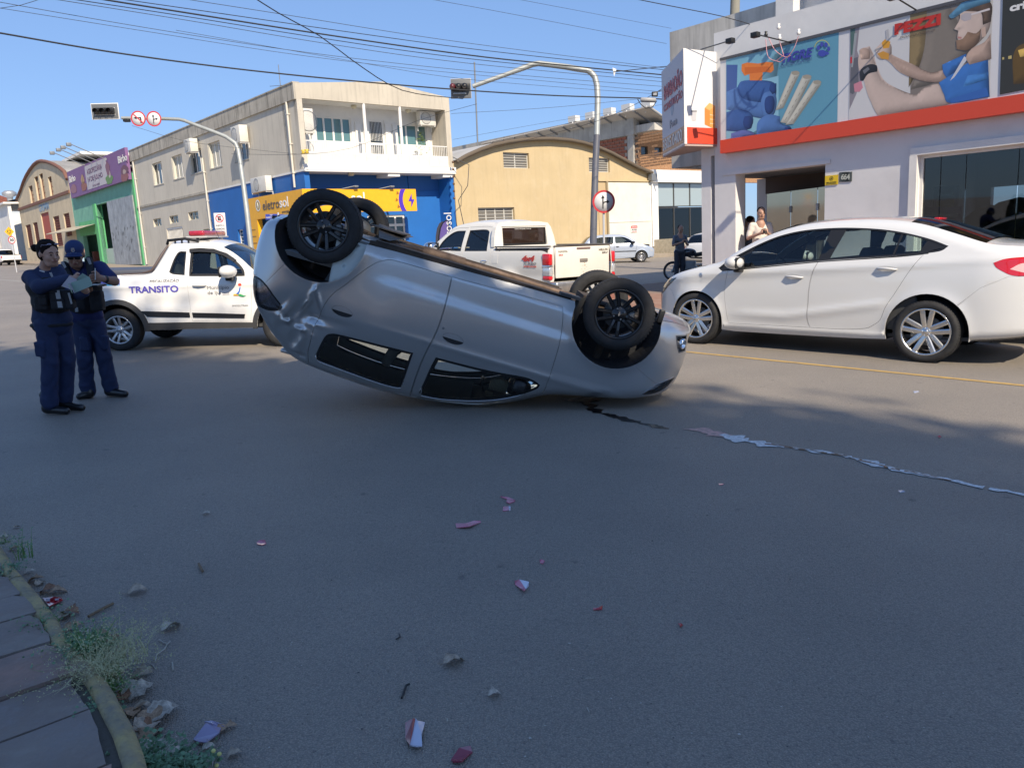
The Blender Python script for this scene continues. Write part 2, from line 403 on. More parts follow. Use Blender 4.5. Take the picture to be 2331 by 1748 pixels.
class Car:
    """body from a side outline (front at +x), a half-width function and lists of panels; every opening is real"""
    def __init__(s,root,top,bottom,W,zb,tumble,edge_r=0.07,front=(3.0,0.5,0.25),rear=(-.3,.5,.2),arches=(),extra=None,tuck=.25,zl=.1,step=.045,paint=None,flare=.012,crown=None):
        s.root=root;s.W=W;s.zb=zb;s.t=tumble;s.er=edge_r;s.fr=front;s.rr=rear;s.ar=arches;s.extra=extra;s.tuck=tuck;s.zl=zl;s.step=step;s.paint=paint;s.flare=flare
        s.top=smooth_path(top,.03,sharp=75);s.crown=crown or (lambda x,z:0.03)
        s.outline=np.vstack([s.top,np.array(bottom,float)])        # closed, ground side last
        s.seams=[]
    def y(s,P):
        P=np.atleast_2d(P);x,z=P[:,0],P[:,1];W=s.W
        y=W-0.018*((z-(s.zb*.62))/.4)**2
        a=(z-s.zb)/.05;sp=np.where(a>30,a,np.log1p(np.exp(np.clip(a,-30,30))))*.05;y=y-sp*s.t
        y=y-np.maximum(0,s.zl-z)*s.tuck
        xf,Lf,cf=s.fr;f=np.clip((x-xf)/Lf,0,None);y=y-cf*f**2.2
        xr,Lr,cr=s.rr;f=np.clip((xr-x)/Lr,0,None);y=y-cr*f**2.2
        for (cx,cz,R) in s.ar:
            rho=np.hypot(x-cx,z-cz);y=y+s.flare*np.exp(-np.clip((rho-R)/.05,0,9)**1.2)*(rho>R-.08)
        if s.extra:y=y+s.extra(x,z)
        d=pdist(P,s.top);r=s.er;q=np.clip(1-d/r,0,1)
        return y-r*(1-np.sqrt(np.clip(1-q*q,0,1)))
    def rings(s):
        out=[inset(s.outline,d) for d in (.004,.012,.024,.04,.06)]
        return np.vstack(out)
    def side_panel(s,name,outer,holes=(),mat=None,sides=(1,-1),dy=0.0,thick=.016,step=None,parent=None,joined=True,rim=True,label=None):
        rg=s.rings() if dy>-.02 else None;res=[]
        mb=MB();nr=[]
        for sd in sides:
            if not joined:mb=MB();nr=[]
            panel(mb,np.array(outer,float),[np.array(h,float) for h in holes],s.y,sd,step or s.step,thick,0,nr,dy,rings=rg,rim=rim)
            if not joined:res.append(finish(mb,nr,name,[mat or s.paint],parent or s.root,label=label))
        if joined:res.append(finish(mb,nr,name,[mat or s.paint],parent or s.root,label=label))
        return res
    def strip(s,name,i0,i1,mat,ins=0.0,crown=1.0,n=14,parent=None,yk=1.0,lift=0.0,label=None,two=False):
        """cross-car sheet along the outline between two outline x/index positions"""
        T=s.top;e=np.gradient(T,axis=0);nn=np.stack([-e[:,1],e[:,0]],1);nn /= np.linalg.norm(nn,axis=1)[:,None]
        c=T.mean(0)-np.array([0,.2]);fl=((T-c)*nn).sum(1)<0;nn[fl]*=-1
        ye=s.y(T);vs=[];fs=[];rows=range(i0,i1+1)
        for i in rows:
            Y=max(ye[i]*yk-ins,.05);cr=s.crown(T[i][0],T[i][1])*crown
            for k in range(n+1):
                a=-1+2*k/n;yy=Y*math.copysign(abs(a)**.8,a);o=cr*(1-abs(yy/max(ye[i],.05))**2.6)+lift
                vs.append((T[i][0]+nn[i][0]*o,yy,T[i][1]+nn[i][1]*o))
        m=n+1
        for a in range(len(rows)-1):
            for k in range(n):fs.append((a*m+k,a*m+k+1,(a+1)*m+k+1,(a+1)*m+k))
        mb=MB();mb.add(vs,fs,0,True);return mb.build(name,[mat],parent or s.root,label=label)
    def idx(s,x,z=None):
        d=np.abs(s.top[:,0]-x)+(0 if z is None else np.abs(s.top[:,1]-z));return int(np.argmin(d))
    def arch_liner(s,loop,mat,depth=.42,sides=(1,-1)):
        for sd in sides:
            mb=MB();L=np.array(loop,float);c=L.mean(0);L=c+(L-c)*1.012;y0=s.y(L)-.02;n=len(L)
            vs=[(p[0],sd*y,p[1]) for p,y in zip(L,y0)]+[(p[0],sd*(s.W-depth),p[1]) for p in L]
            mb.add(vs,[(i,i+1,n+i+1,n+i) for i in range(n-1)],0,False)
            mb.add([(p[0],sd*(s.W-depth),p[1]) for p in L],[tuple(range(n))],0,False);mb.build('wheel_well',[mat],s.root)

def wheel(root,c,R,rim_r,width,side,rim_mat,n_sp=5,double=True,spoke_w=.022,detail=True,dark=None,tilt=0.0,badge=False,rot0=0.3,twotone=None,taper=1.0,parts=True,hub=.058,cap_mat=None,dish=.02):
    """wheel with its axle along y; outer face on side*y"""
    w_=empty('wheel',None,parent=root);w_.matrix_basis=Matrix.Translation(V3(c))@Matrix.Rotation(tilt,4,'Z')@(Matrix.Identity(4) if side<0 else Matrix.Rotation(PI,4,'Z'))
    # built with the outer face towards -y
    h=width/2;t=MB();s_=R-rim_r
    prof=[(rim_r-.004,-h+.022),(rim_r+.004,-h+.006),(rim_r+s_*.25,-h-.002),(rim_r+s_*.55,-h-.006),(rim_r+s_*.8,-h+.004),(R-.012,-h+.014),(R-.003,-h+.03)]
    g=[]
    if detail:
        for y in np.linspace(-h+.04,h-.04,5):
            g+=[(R,y-.014),(R,y-.005),(R-.007,y-.004),(R-.007,y+.004),(R,y+.005)]
    else:g=[(R,-h+.04),(R,h-.04)]
    prof+=g+[(R-.003,h-.03),(R-.012,h-.014),(rim_r+s_*.5,h+.004),(rim_r-.004,h-.02)]
    t.lathe(prof,56 if detail else 24);
    if detail:    # shoulder tread blocks
        for k in range(64):
            a=2*PI*k/64;ca,sa=math.cos(a),math.sin(a)
            for yy in (-h+.012,):
                p0=Vector(((R-.022)*ca,yy-.003,(R-.022)*sa));tx=Vector((-sa,0,ca));ra=Vector((ca,0,sa));
                vs=[]
                for (aa,bb,dd) in ((-.008,0,-.002),(.008,0,-.002),(.008,.02,.012),(-.008,.02,.012)):
                    vs.append(p0+tx*aa+ra*bb+Vector((0,dd,0)))
                t.add([v+ra*.003+Vector((0,-.002,0)) for v in vs],[(0,1,2,3)],0,False)
    t.build('tyre',[TYRE],w_)
    r=MB();rr=rim_r
    r.lathe([(rr-.004,-h+.024),(rr+.008,-h+.008),(rr+.004,-h+.002),(rr-.010,-h+.004),(rr-.016,-h+.018),(rr-.022,-h+.05),(rr-.03,0),(rr-.03,h-.02),(rr,h)],48 if detail else 20)
    face=-h+.018;z0=rr-.014;R0=hub
    def spoke(a,w0,w1,off0,off1,m):
        ca,sa=math.cos(a),math.sin(a);ra=np.array([ca,0,sa]);ta=np.array([-sa,0,ca]);ya=np.array([0,1.0,0]);N=5;vs=[]
        for i in range(N+1):
            u=i/N;rad=R0*.7+(z0-R0*.7)*u;wd=w0+(w1-w0)*u;of=off0+(off1-off0)*u;yy=face+dish*(1-u)**1.5*(1) ;dp=.022+.012*(1-u)
            for (aa,bb) in ((-wd,.008),(-wd*.55,0),(wd*.55,0),(wd,.008),(wd*.9,dp),(-wd*.9,dp)):
                vs.append(ra*rad+ta*(of+aa)+ya*(yy+bb))
        fs=[]
        for i in range(N):
            for k in range(6):fs.append((i*6+k,i*6+(k+1) % 6,(i+1)*6+(k+1) % 6,(i+1)*6+k))
        r.add(vs,fs,m,False)
    for k in range(n_sp):
        a=rot0+2*PI*k/n_sp
        if double:
            for sgn in (-1,1):spoke(a+sgn*.0,spoke_w*.75,spoke_w*.72*taper,sgn*.020,sgn*.042*(rr/.2),0)
        else:spoke(a,spoke_w*.7,spoke_w*taper,0,0,0)
    r.lathe([(0,face+dish-.012),(hub*.45,face+dish-.013),(hub*.5,face+dish-.004),(hub,face+dish-.004),(hub+.012,face+dish+.012),(hub+.01,face+.06)],24)
    r.build('rim',[rim_mat],w_)
    nb=MB()
    for k in range(5 if not badge else 4):
        a=2*PI*k/(5 if not badge else 4)+.6;nb.lathe([(0,face+dish-.010),(.007,face+dish-.010),(.009,face+dish),(.012,face+dish+.002)],8,c=(hub*.78*math.cos(a),0,hub*.78*math.sin(a)))
    nb.build('wheel_bolts',[CHROME if not badge else GREYMET],w_,kind='stuff')
    d=MB();dm=dark or GREYMET
    d.lathe([(0,.0),(rr*.62,.0),(rr*.62,.012),(0,.014)],28);d.lathe([(rr*.3,-.03),(rr*.3,.0)],16);d.bev(-rr*.68,-rr*.35,-.03,.04,-rr*.28,rr*.28,.02);d.build('brake_disc',[dm],w_)
    if badge:
        b=MB();q=[(.0,.019),(.011,.0),(.0,-.019),(-.011,.0)];q2=[(.0,.009),(.005,.0),(.0,-.009),(-.005,.0)]
        y=face+dish-.017;b.add([(a,y,c_) for a,c_ in q]+[(a,y,c_) for a,c_ in q2],[(0,1,5,4),(1,2,6,5),(2,3,7,6),(3,0,4,7)],0,False)
        b.add([(a,y+.004,c_) for a,c_ in q],[(0,1,2,3)],0,False);b.build('wheel_emblem',[CHROME],w_)
    return w_
def seat(parent,x,y,zf,mat,facing=1,w=.5,hr=True,h=.62):
    s_=MB();s_.bev(x-.25,x+.25,y-w/2,y+w/2,zf+.15,zf+.36,.07);s_.build('seat',[mat],parent)
    b=MB();b.bev(-.07,.07,-w/2,w/2,0,h,.06);o=b.build('backrest',[mat],parent);o.matrix_basis=Matrix.Translation((x-facing*.24,y,zf+.28))@Matrix.Rotation(-facing*.32,4,'Y')
    if hr:
        b=MB();b.bev(-.05,.05,-.13,.13,h+.04,h+.24,.05);b.tube([(0,-.05,h-.05),(0,-.05,h+.1)],.006);b.tube([(0,.05,h-.05),(0,.05,h+.1)],.006)
        o=b.build('headrest',[mat],parent);o.matrix_basis=Matrix.Translation((x-facing*.24,y,zf+.28))@Matrix.Rotation(-facing*.32,4,'Y')
def steering(parent,x,y,z,mat,facing=1):
    t=MB();n=24;R=.18;pts=[(0,R*math.cos(2*PI*k/n),R*math.sin(2*PI*k/n)) for k in range(n+1)];t.tube(pts,.014,8);t.bev(-.03,.02,-.06,.06,-.05,.05,.02);t.bev(-.01,.01,-R,R,-.018,.018,.005)
    o=t.build('steering_wheel',[mat],parent);o.matrix_basis=Matrix.Translation((x,y,z))@Matrix.Rotation(facing*.4,4,'Y')
GLASS_CAR=glass('car_glass',(.62,.72,.70),.9)
GLASS_CLEAR=glass('lamp_glass',(.85,.88,.9),1.0)
GLASS_TINT=glass('tinted_glass',(.30,.34,.35),.9)
GLASS_BLUE=glass('shop_glass',(.55,.6,.6),.9)
SEATM=M('seat_cloth',(.03,.032,.036),.85,var=.2,vs=30)
TRIM=M('cabin_trim',(.05,.052,.055),.7)
LIGHTTRIM=M('cabin_lining_grey',(.35,.36,.36),.85)
UNDER=M('underbody_dirt',(.030,.026,.023),.9,col2=(.075,.052,.036),vs=5,bump=.4,bs=30)
REDLENS=M('red_lens',(.55,.01,.015),.12,coat=1)
WHITELENS=M('clear_lens',(.62,.64,.66),.15,metal=.5,coat=1)
AMBER=M('amber_lens',(.7,.25,.02),.2,coat=1)

# ------------------------------------------------------------------ street surfaces
def z1(x,y):return (x/3.6867,200+y/3.6867)
def z2(x,y):return (460+x/3.607,160+y/3.607)
def z3(x,y):return (960+x/3.19,120+y/3.19)
def z4(x,y):return (1480+x/2.5993,y/2.5993)
def z5(x,y):return (1480+x/2.5993,300+y/2.5993)
def asphalt():
    m=bpy.data.materials.new('asphalt');m.use_nodes=True;n=m.node_tree;p=n.nodes['Principled BSDF'];tc=n.nodes.new('ShaderNodeTexCoord')
    def noise(s,d=5,r=.6):t=n.nodes.new('ShaderNodeTexNoise');t.inputs['Scale'].default_value=s;t.inputs['Detail'].default_value=d;t.inputs['Roughness'].default_value=r;n.links.new(tc.outputs['Object'],t.inputs['Vector']);return t.outputs[0]
    def ramp(src,lo,hi,a=0.0,b=1.0):r=n.nodes.new('ShaderNodeMapRange');r.inputs[1].default_value=lo;r.inputs[2].default_value=hi;r.inputs[3].default_value=a;r.inputs[4].default_value=b;n.links.new(src,r.inputs[0]);return r.outputs[0]
    def mix(f,a,b,t='MIX'):
        x=n.nodes.new('ShaderNodeMix');x.data_type='RGBA';x.blend_type=t
        for s,v in ((0,f),(6,a),(7,b)):
            if isinstance(v,tuple):x.inputs[s].default_value=(*v,1)
            elif isinstance(v,float):x.inputs[s].default_value=v
            else:n.links.new(v,x.inputs[s])
        return x.outputs[2]
    c=mix(ramp(noise(.35,4),.35,.65),(.37,.322,.262),(.305,.268,.222))
    c=mix(ramp(noise(1.1,3,.5),.42,.68,0,.5),c,(.27,.24,.20));c=mix(ramp(noise(60,8,.8),.53,.66,0,.9),c,(.12,.108,.098));c=mix(ramp(noise(16,5,.7),.60,.75,0,.5),c,(.17,.155,.14))
    v=n.nodes.new('ShaderNodeTexVoronoi');v.inputs['Scale'].default_value=150;n.links.new(tc.outputs['Object'],v.inputs['Vector'])
    c=mix(ramp(v.outputs['Distance'],.0,.6),mix(1.0,c,(1.3,1.28,1.25),'MULTIPLY'),mix(1.0,c,(.70,.70,.72),'MULTIPLY'))
    sp=n.nodes.new('ShaderNodeTexVoronoi');sp.inputs['Scale'].default_value=26;n.links.new(tc.outputs['Object'],sp.inputs['Vector'])
    c=mix(ramp(sp.outputs['Distance'],.055,.035,0,.5),c,(.36,.34,.31));c=mix(ramp(noise(9,3,.5),.68,.78,0,.7),c,(.05,.05,.055))
    vc=n.nodes.new('ShaderNodeTexVoronoi');vc.feature='DISTANCE_TO_EDGE';vc.inputs['Scale'].default_value=.55
    wv=n.nodes.new('ShaderNodeVectorMath');wv.operation='ADD';ns=n.nodes.new('ShaderNodeTexNoise');ns.inputs['Scale'].default_value=3;ns.inputs['Detail'].default_value=6;n.links.new(tc.outputs['Object'],ns.inputs['Vector']);n.links.new(tc.outputs['Object'],wv.inputs[0]);n.links.new(ns.outputs['Color'],wv.inputs[1]);n.links.new(wv.outputs[0],vc.inputs['Vector'])
    mm=n.nodes.new('ShaderNodeMath');mm.operation='MULTIPLY';n.links.new(ramp(vc.outputs['Distance'],.006,.001,0,.3),mm.inputs[0]);n.links.new(ramp(noise(.5,3),.5,.65),mm.inputs[1])
    c=mix(mm.outputs[0],c,(.045,.045,.05))
    n.links.new(c,p.inputs['Base Color']);p.inputs['Roughness'].default_value=.6;p.inputs['Specular IOR Level'].default_value=.75
    b=n.nodes.new('ShaderNodeBump');b.inputs['Strength'].default_value=.9;b.inputs['Distance'].default_value=.007;n.links.new(v.outputs['Distance'],b.inputs['Height'])
    b2=n.nodes.new('ShaderNodeBump');b2.inputs['Strength'].default_value=.35;b2.inputs['Distance'].default_value=.006;n.links.new(noise(120,3),b2.inputs['Height']);n.links.new(b.outputs[0],b2.inputs['Normal']);n.links.new(b2.outputs[0],p.inputs['Normal'])
    MATS['asphalt']=m;return m
ASPH=asphalt()
g=MB();g.add([(-900,-400,0),(900,-400,0),(900,1500,0),(-900,1500,0)],[(0,1,2,3)]);g.build('road',[ASPH],kind='structure')
A2=np.array([AD[0],AD[1]]);A2 /= np.linalg.norm(A2);B2=np.array([-A2[1],A2[0]]);B2=B2 if B2[0]>0 else -B2     # ground directions
def strip2(name,mat,a,b,w_,z=.004,**k):
    a=np.array(a[:2]);b=np.array(b[:2]);d=(b-a)/np.linalg.norm(b-a);s_=np.array([-d[1],d[0]])*w_/2
    m=MB();m.add([(*(a-s_),z),(*(b-s_),z),(*(b+s_),z),(*(a+s_),z)],[(0,1,2,3)]);return m.build(name,[mat],kind='structure',**k)
YP=M('yellow_road_paint',(.52,.33,.09),.75,col2=(.30,.21,.10),vs=9,bump=.3,bs=90);WP=M('white_road_paint',(.55,.54,.50),.75,col2=(.28,.27,.25),vs=7)
a=gnd(1580,803)[:2];b=gnd(2331,878)[:2];d=(a-b)/np.linalg.norm(a-b);strip2('yellow_line',YP,b-d*9,a+d*9,.085)
for (p,q,w_) in (((0,637),(75,643),.12),((0,668),(75,664),.12)):
    a=gnd(*p)[:2];b=gnd(*q)[:2];d=(b-a)/np.linalg.norm(b-a);strip2('white_line',WP,a-d*3,b+d*1.0,w_)

# near pavement with its yellow kerb, bottom left
KO=[(-70,1150),(0,1237),(36,1287),(72,1330),(101,1363),(133,1406),(155,1449),(216,1510),(260,1572),(303,1647),(326,1712),(345,1790)]   # road edge of the kerb top
ko=[gnd(x,y,.10)[:2] for x,y in KO];ko=[ko[0]+A2*14]+[ko[0]+A2*6]+ko+[ko[-1]-A2*3,ko[-1]-A2*12]
def offs(path,w_):
    P=np.array(path);e=np.gradient(P,axis=0);n=np.stack([-e[:,1],e[:,0]],1);n /= np.linalg.norm(n,axis=1)[:,None];c=P.mean(0)
    if (n@np.array([-1.0,-.6])).mean()<0:n=-n
    return P+n*w_
ki=offs(ko,.085)
KY=M('yellow_kerb_paint',(.46,.36,.16),.9,col2=(.24,.21,.16),vs=13,bump=.9,bs=55,dirt=(.13,.12,.10),ds=10,da=.9)
kerb=empty('kerb');kerb['kind']='structure'
kp=smooth_path(ko,.12,sharp=179);kn=offs(kp,1.0)-kp;tot=len(kp);rnd=random.Random(2);i=0
while i<tot-1:
    j=min(tot-1,i+8);m=MB();prof=[(0.0,-.02),(.002,.085),(.014,.102),(.034,.108),(.052,.104),(.062,.092),(.064,-.02)];jz=rnd.uniform(-.003,.003);jx=rnd.uniform(-.003,.003)
    pts=[kp[k] for k in range(i,j+1)];t0=(pts[1]-pts[0])*.05;t1=(pts[-1]-pts[-2])*.05;pts[0]=pts[0]+t0;pts[-1]=pts[-1]-t1;vs=[]
    for k,p in enumerate(pts):
        for (o,z) in prof:vs.append((p[0]+kn[i+k][0]*(o+jx)+rnd.uniform(-.003,.003),p[1]+kn[i+k][1]*(o+jx)+rnd.uniform(-.003,.003),z+jz+rnd.uniform(-.003,.003)))
    c=len(prof);m.add(vs,[(a*c+b,a*c+b+1,(a+1)*c+b+1,(a+1)*c+b) for a in range(len(pts)-1) for b in range(c-1)],0,True);m.add(vs[:c],[tuple(range(c))]);m.add(vs[-c:],[tuple(range(c))[::-1]])
    m.build('kerb_stone',[KY],kerb);i=j
SB=M('soil_joint',(.10,.09,.075),.95,bump=.5,bs=60)
side_in=offs(ko,9.0);m=MB();vs=[(p[0],p[1],.082) for p in offs(ko,.05)]+[(p[0],p[1],.082) for p in side_in];n_=len(ko)
m.add(vs,[(k,k+1,n_+k+1,n_+k) for k in range(n_-1)]);sidewalk=m.build('sidewalk',[SB],kind='structure')
FS1=M('flagstone_red',(.34,.215,.17),.85,col2=(.22,.165,.14),vs=7,bump=.8,bs=30,dirt=(.32,.32,.32),ds=5,da=.6);FS2=M('flagstone_grey',(.27,.23,.20),.85,col2=(.20,.15,.125),vs=6,bump=.8,bs=30,dirt=(.34,.35,.36),ds=3,da=.55)
rnd=random.Random(5)
o0=gnd(0,1357,.10)[:2];ts=[-2.6]
while ts[-1]<5.5:ts.append(ts[-1]+rnd.choice([.26,.31,.38,.30,.34]))
inner=offs(ko,.075)
def kerb_u(t):   # distance along -B2 at which the row at t along A2 meets the kerb
    P=np.array([((p-o0)@A2,(p-o0)@B2) for p in inner]);o=np.argsort(P[:,0]);return float(np.interp(t,P[o,0],P[o,1]))
for a,b in zip(ts[:-1],ts[1:]):
    ka,kb=kerb_u(a),kerb_u(b);rg_=rnd.uniform(.0,.03);ue=0.0;u=ue;first=True
    while u>-4.2:
        w_=rnd.choice([.42,.6,.75,.9]);u1=u-w_;g_=.008;n=5;pts=[]
        for (s0,s1) in (((a+g_,u-g_),(b-g_,u-g_)),((b-g_,u-g_),(b-g_,u1+g_)),((b-g_,u1+g_),(a+g_,u1+g_)),((a+g_,u1+g_),(a+g_,u-g_))):
            for k in range(n):
                f=k/n;edge=first and s0[1]==s1[1] and s0[1]==u-g_;tt=s0[0]+(s1[0]-s0[0])*f;pts.append((tt+rnd.uniform(-.004,.004),s0[1]+(s1[1]-s0[1])*f+ka+(kb-ka)*(tt-a)/(b-a)+(rnd.uniform(-.012,.004)-rg_*.4+(.045 if tt>-.9 else 0) if edge else rnd.uniform(-.004,.004))))
        W2=[(o0[0]+A2[0]*t+B2[0]*q,o0[1]+A2[1]*t+B2[1]*q) for t,q in pts];zt=.098+rnd.uniform(-.007,.007);m=MB();m.prism(W2,.065,zt,lambda x,y,h:(x,y,h))
        m.build('flagstone',[FS1 if rnd.random()<.45 else FS2],sidewalk);u=u1;first=False

# ------------------------------------------------------------------ walls
def wall(F_or_none,name,poly,holes,y0,depth,mat,root,rel=None,back=True,kindless=True):
    """flat wall in local (x right, z up) with real openings; front at y0, reveals run inwards by depth"""
    loops=[poly]+holes;pts=[];ed=[]
    for L in loops:
        b=len(pts);pts+=[Vector((float(x),float(z))) for x,z in L];k=len(L);ed+=[(b+i,b+(i+1) % k) for i in range(k)]
    vo,_,fo,_,_,_=geometry.delaunay_2d_cdt(pts,ed,[],0,1e-6);P=np.array([v[:] for v in vo]);T=[f for f in fo];O=np.array(poly,float);H=[np.array(h,float) for h in holes];keep=[]
    for f in T:
        c=P[list(f)].mean(0)[None]
        if inside(c,O)[0] and not any(inside(c,h)[0] for h in H):keep.append(f)
    m=MB();m.add([(p[0],y0,p[1]) for p in P],[tuple(f) for f in keep]);
    for L in loops:
        k=len(L);vs=[(x,y0,z) for x,z in L]+[(x,y0+depth,z) for x,z in L];m.add(vs,[(i,(i+1) % k,k+(i+1) % k,k+i) for i in range(k)])
    if back:m.add([(p[0],y0+depth,p[1]) for p in P],[tuple(f[::-1]) for f in keep])
    o=m.build(name,[mat],root,fixn=False)
    if rel is not None:o.matrix_basis=rel
    return o
def rect(u0,u1,v0,v1):return [(u0,v0),(u1,v0),(u1,v1),(u0,v1)]
def RQ(F,z,pts,off=0.0):
    q=[F.uv(*z(*p),off) for p in pts];us=sorted(p[0] for p in q);vs=sorted(p[1] for p in q);return (us[0]+us[1])/2,(us[-1]+us[-2])/2,(vs[0]+vs[1])/2,(vs[-1]+vs[-2])/2
PANE=M('window_pane',(.035,.045,.05),.06,spec=.9);PANET=M('window_pane_teal',(.10,.20,.21),.12,spec=.8);CURT=M('pale_curtain',(.50,.48,.40),.9)
def window(root,r,y,nx=2,nz=1,fr=.05,bar=.035,fm=None,pm=None,rel=None,dp=.06,sill=None,name='window',open_=False,hbars=0,grille=None,each=True):
    u0,u1,v0,v1=r;fm=fm or WHITE;pm=pm or PANE;m=MB()
    m.box(u0,u1,y,y+dp,v0,v0+fr);m.box(u0,u1,y,y+dp,v1-fr,v1);m.box(u0,u0+fr,y,y+dp,v0+fr,v1-fr);m.box(u1-fr,u1,y,y+dp,v0+fr,v1-fr)
    for k in range(1,nx):x=u0+(u1-u0)*k/nx;m.box(x-bar/2,x+bar/2,y+.005,y+dp-.005,v0+fr,v1-fr)
    for k in range(1,nz):z=v0+(v1-v0)*k/nz;m.box(u0+fr,u1-fr,y+.01,y+dp-.01,z-bar/2,z+bar/2)
    for k in range(1,hbars+1):z=v0+(v1-v0)*k/(hbars+1);m.box(u0+fr,u1-fr,y-.01,y+.004,z-.012,z+.012)
    o=m.build(name,[fm],root)
    if rel is not None:o.matrix_basis=rel
    for k in range(nx if each else 1):
        a=u0+(u1-u0)*k/nx if each else u0;b=u0+(u1-u0)*(k+1)/nx if each else u1
        p=MB();p.box(a+.02,b-.02,y+dp*.55,y+dp*.7,v0+.02,v1-.02);p.build('pane',[pm],o)
    if sill:p=MB();p.box(u0-.06,u1+.06,y-.16,y+.0,v0-.07,v0-.004);p.build('sill',[sill],o)
    return o
def part(root,name,boxes,mat,rel=None,**k):
    m=MB()
    for b in boxes:m.box(*b)
    o=m.build(name,[mat] if not isinstance(mat,list) else mat,root,**k)
    if rel is not None:o.matrix_basis=rel
    return o
def ac_unit(mat4,u,y,v,w_=.8,h=.55,d=.30,label='',side=False,group='air conditioning units on the corner building'):
    """outdoor unit; local x right, y inwards; hangs at y.. in front of a wall"""
    r=empty('air_conditioner',mat4@Matrix.Translation((u,y,v)),label,'air conditioner',group)
    m=MB();m.bev(0,w_,-d,-.03,0,h,.02);m.build('casing',[M('ac_white',(.66,.64,.58),.5,var=.12,vs=3)],r)
    m=MB();cx=w_*.38;m.lathe([(h*.40,-d-.012),(h*.43,-d-.004),(h*.40,-d+.0)],24,c=(cx,0,h/2))
    for k in range(6):m.lathe([(h*.06*(k+1),-d-.008),(h*.06*(k+1)+.006,-d-.008)],20,c=(cx,0,h/2))
    m.build('fan_grille',[GREYMET],r)
    m=MB();m.box(.05,.09,-d,.0,-.05,-.005);m.box(w_-.09,w_-.05,-d,.0,-.05,-.005);m.box(.05,.08,-.03,.0,-.25,-.05);m.box(w_-.08,w_-.05,-.03,0,-.25,-.05);m.build('bracket',[WHITE],r)
    return r

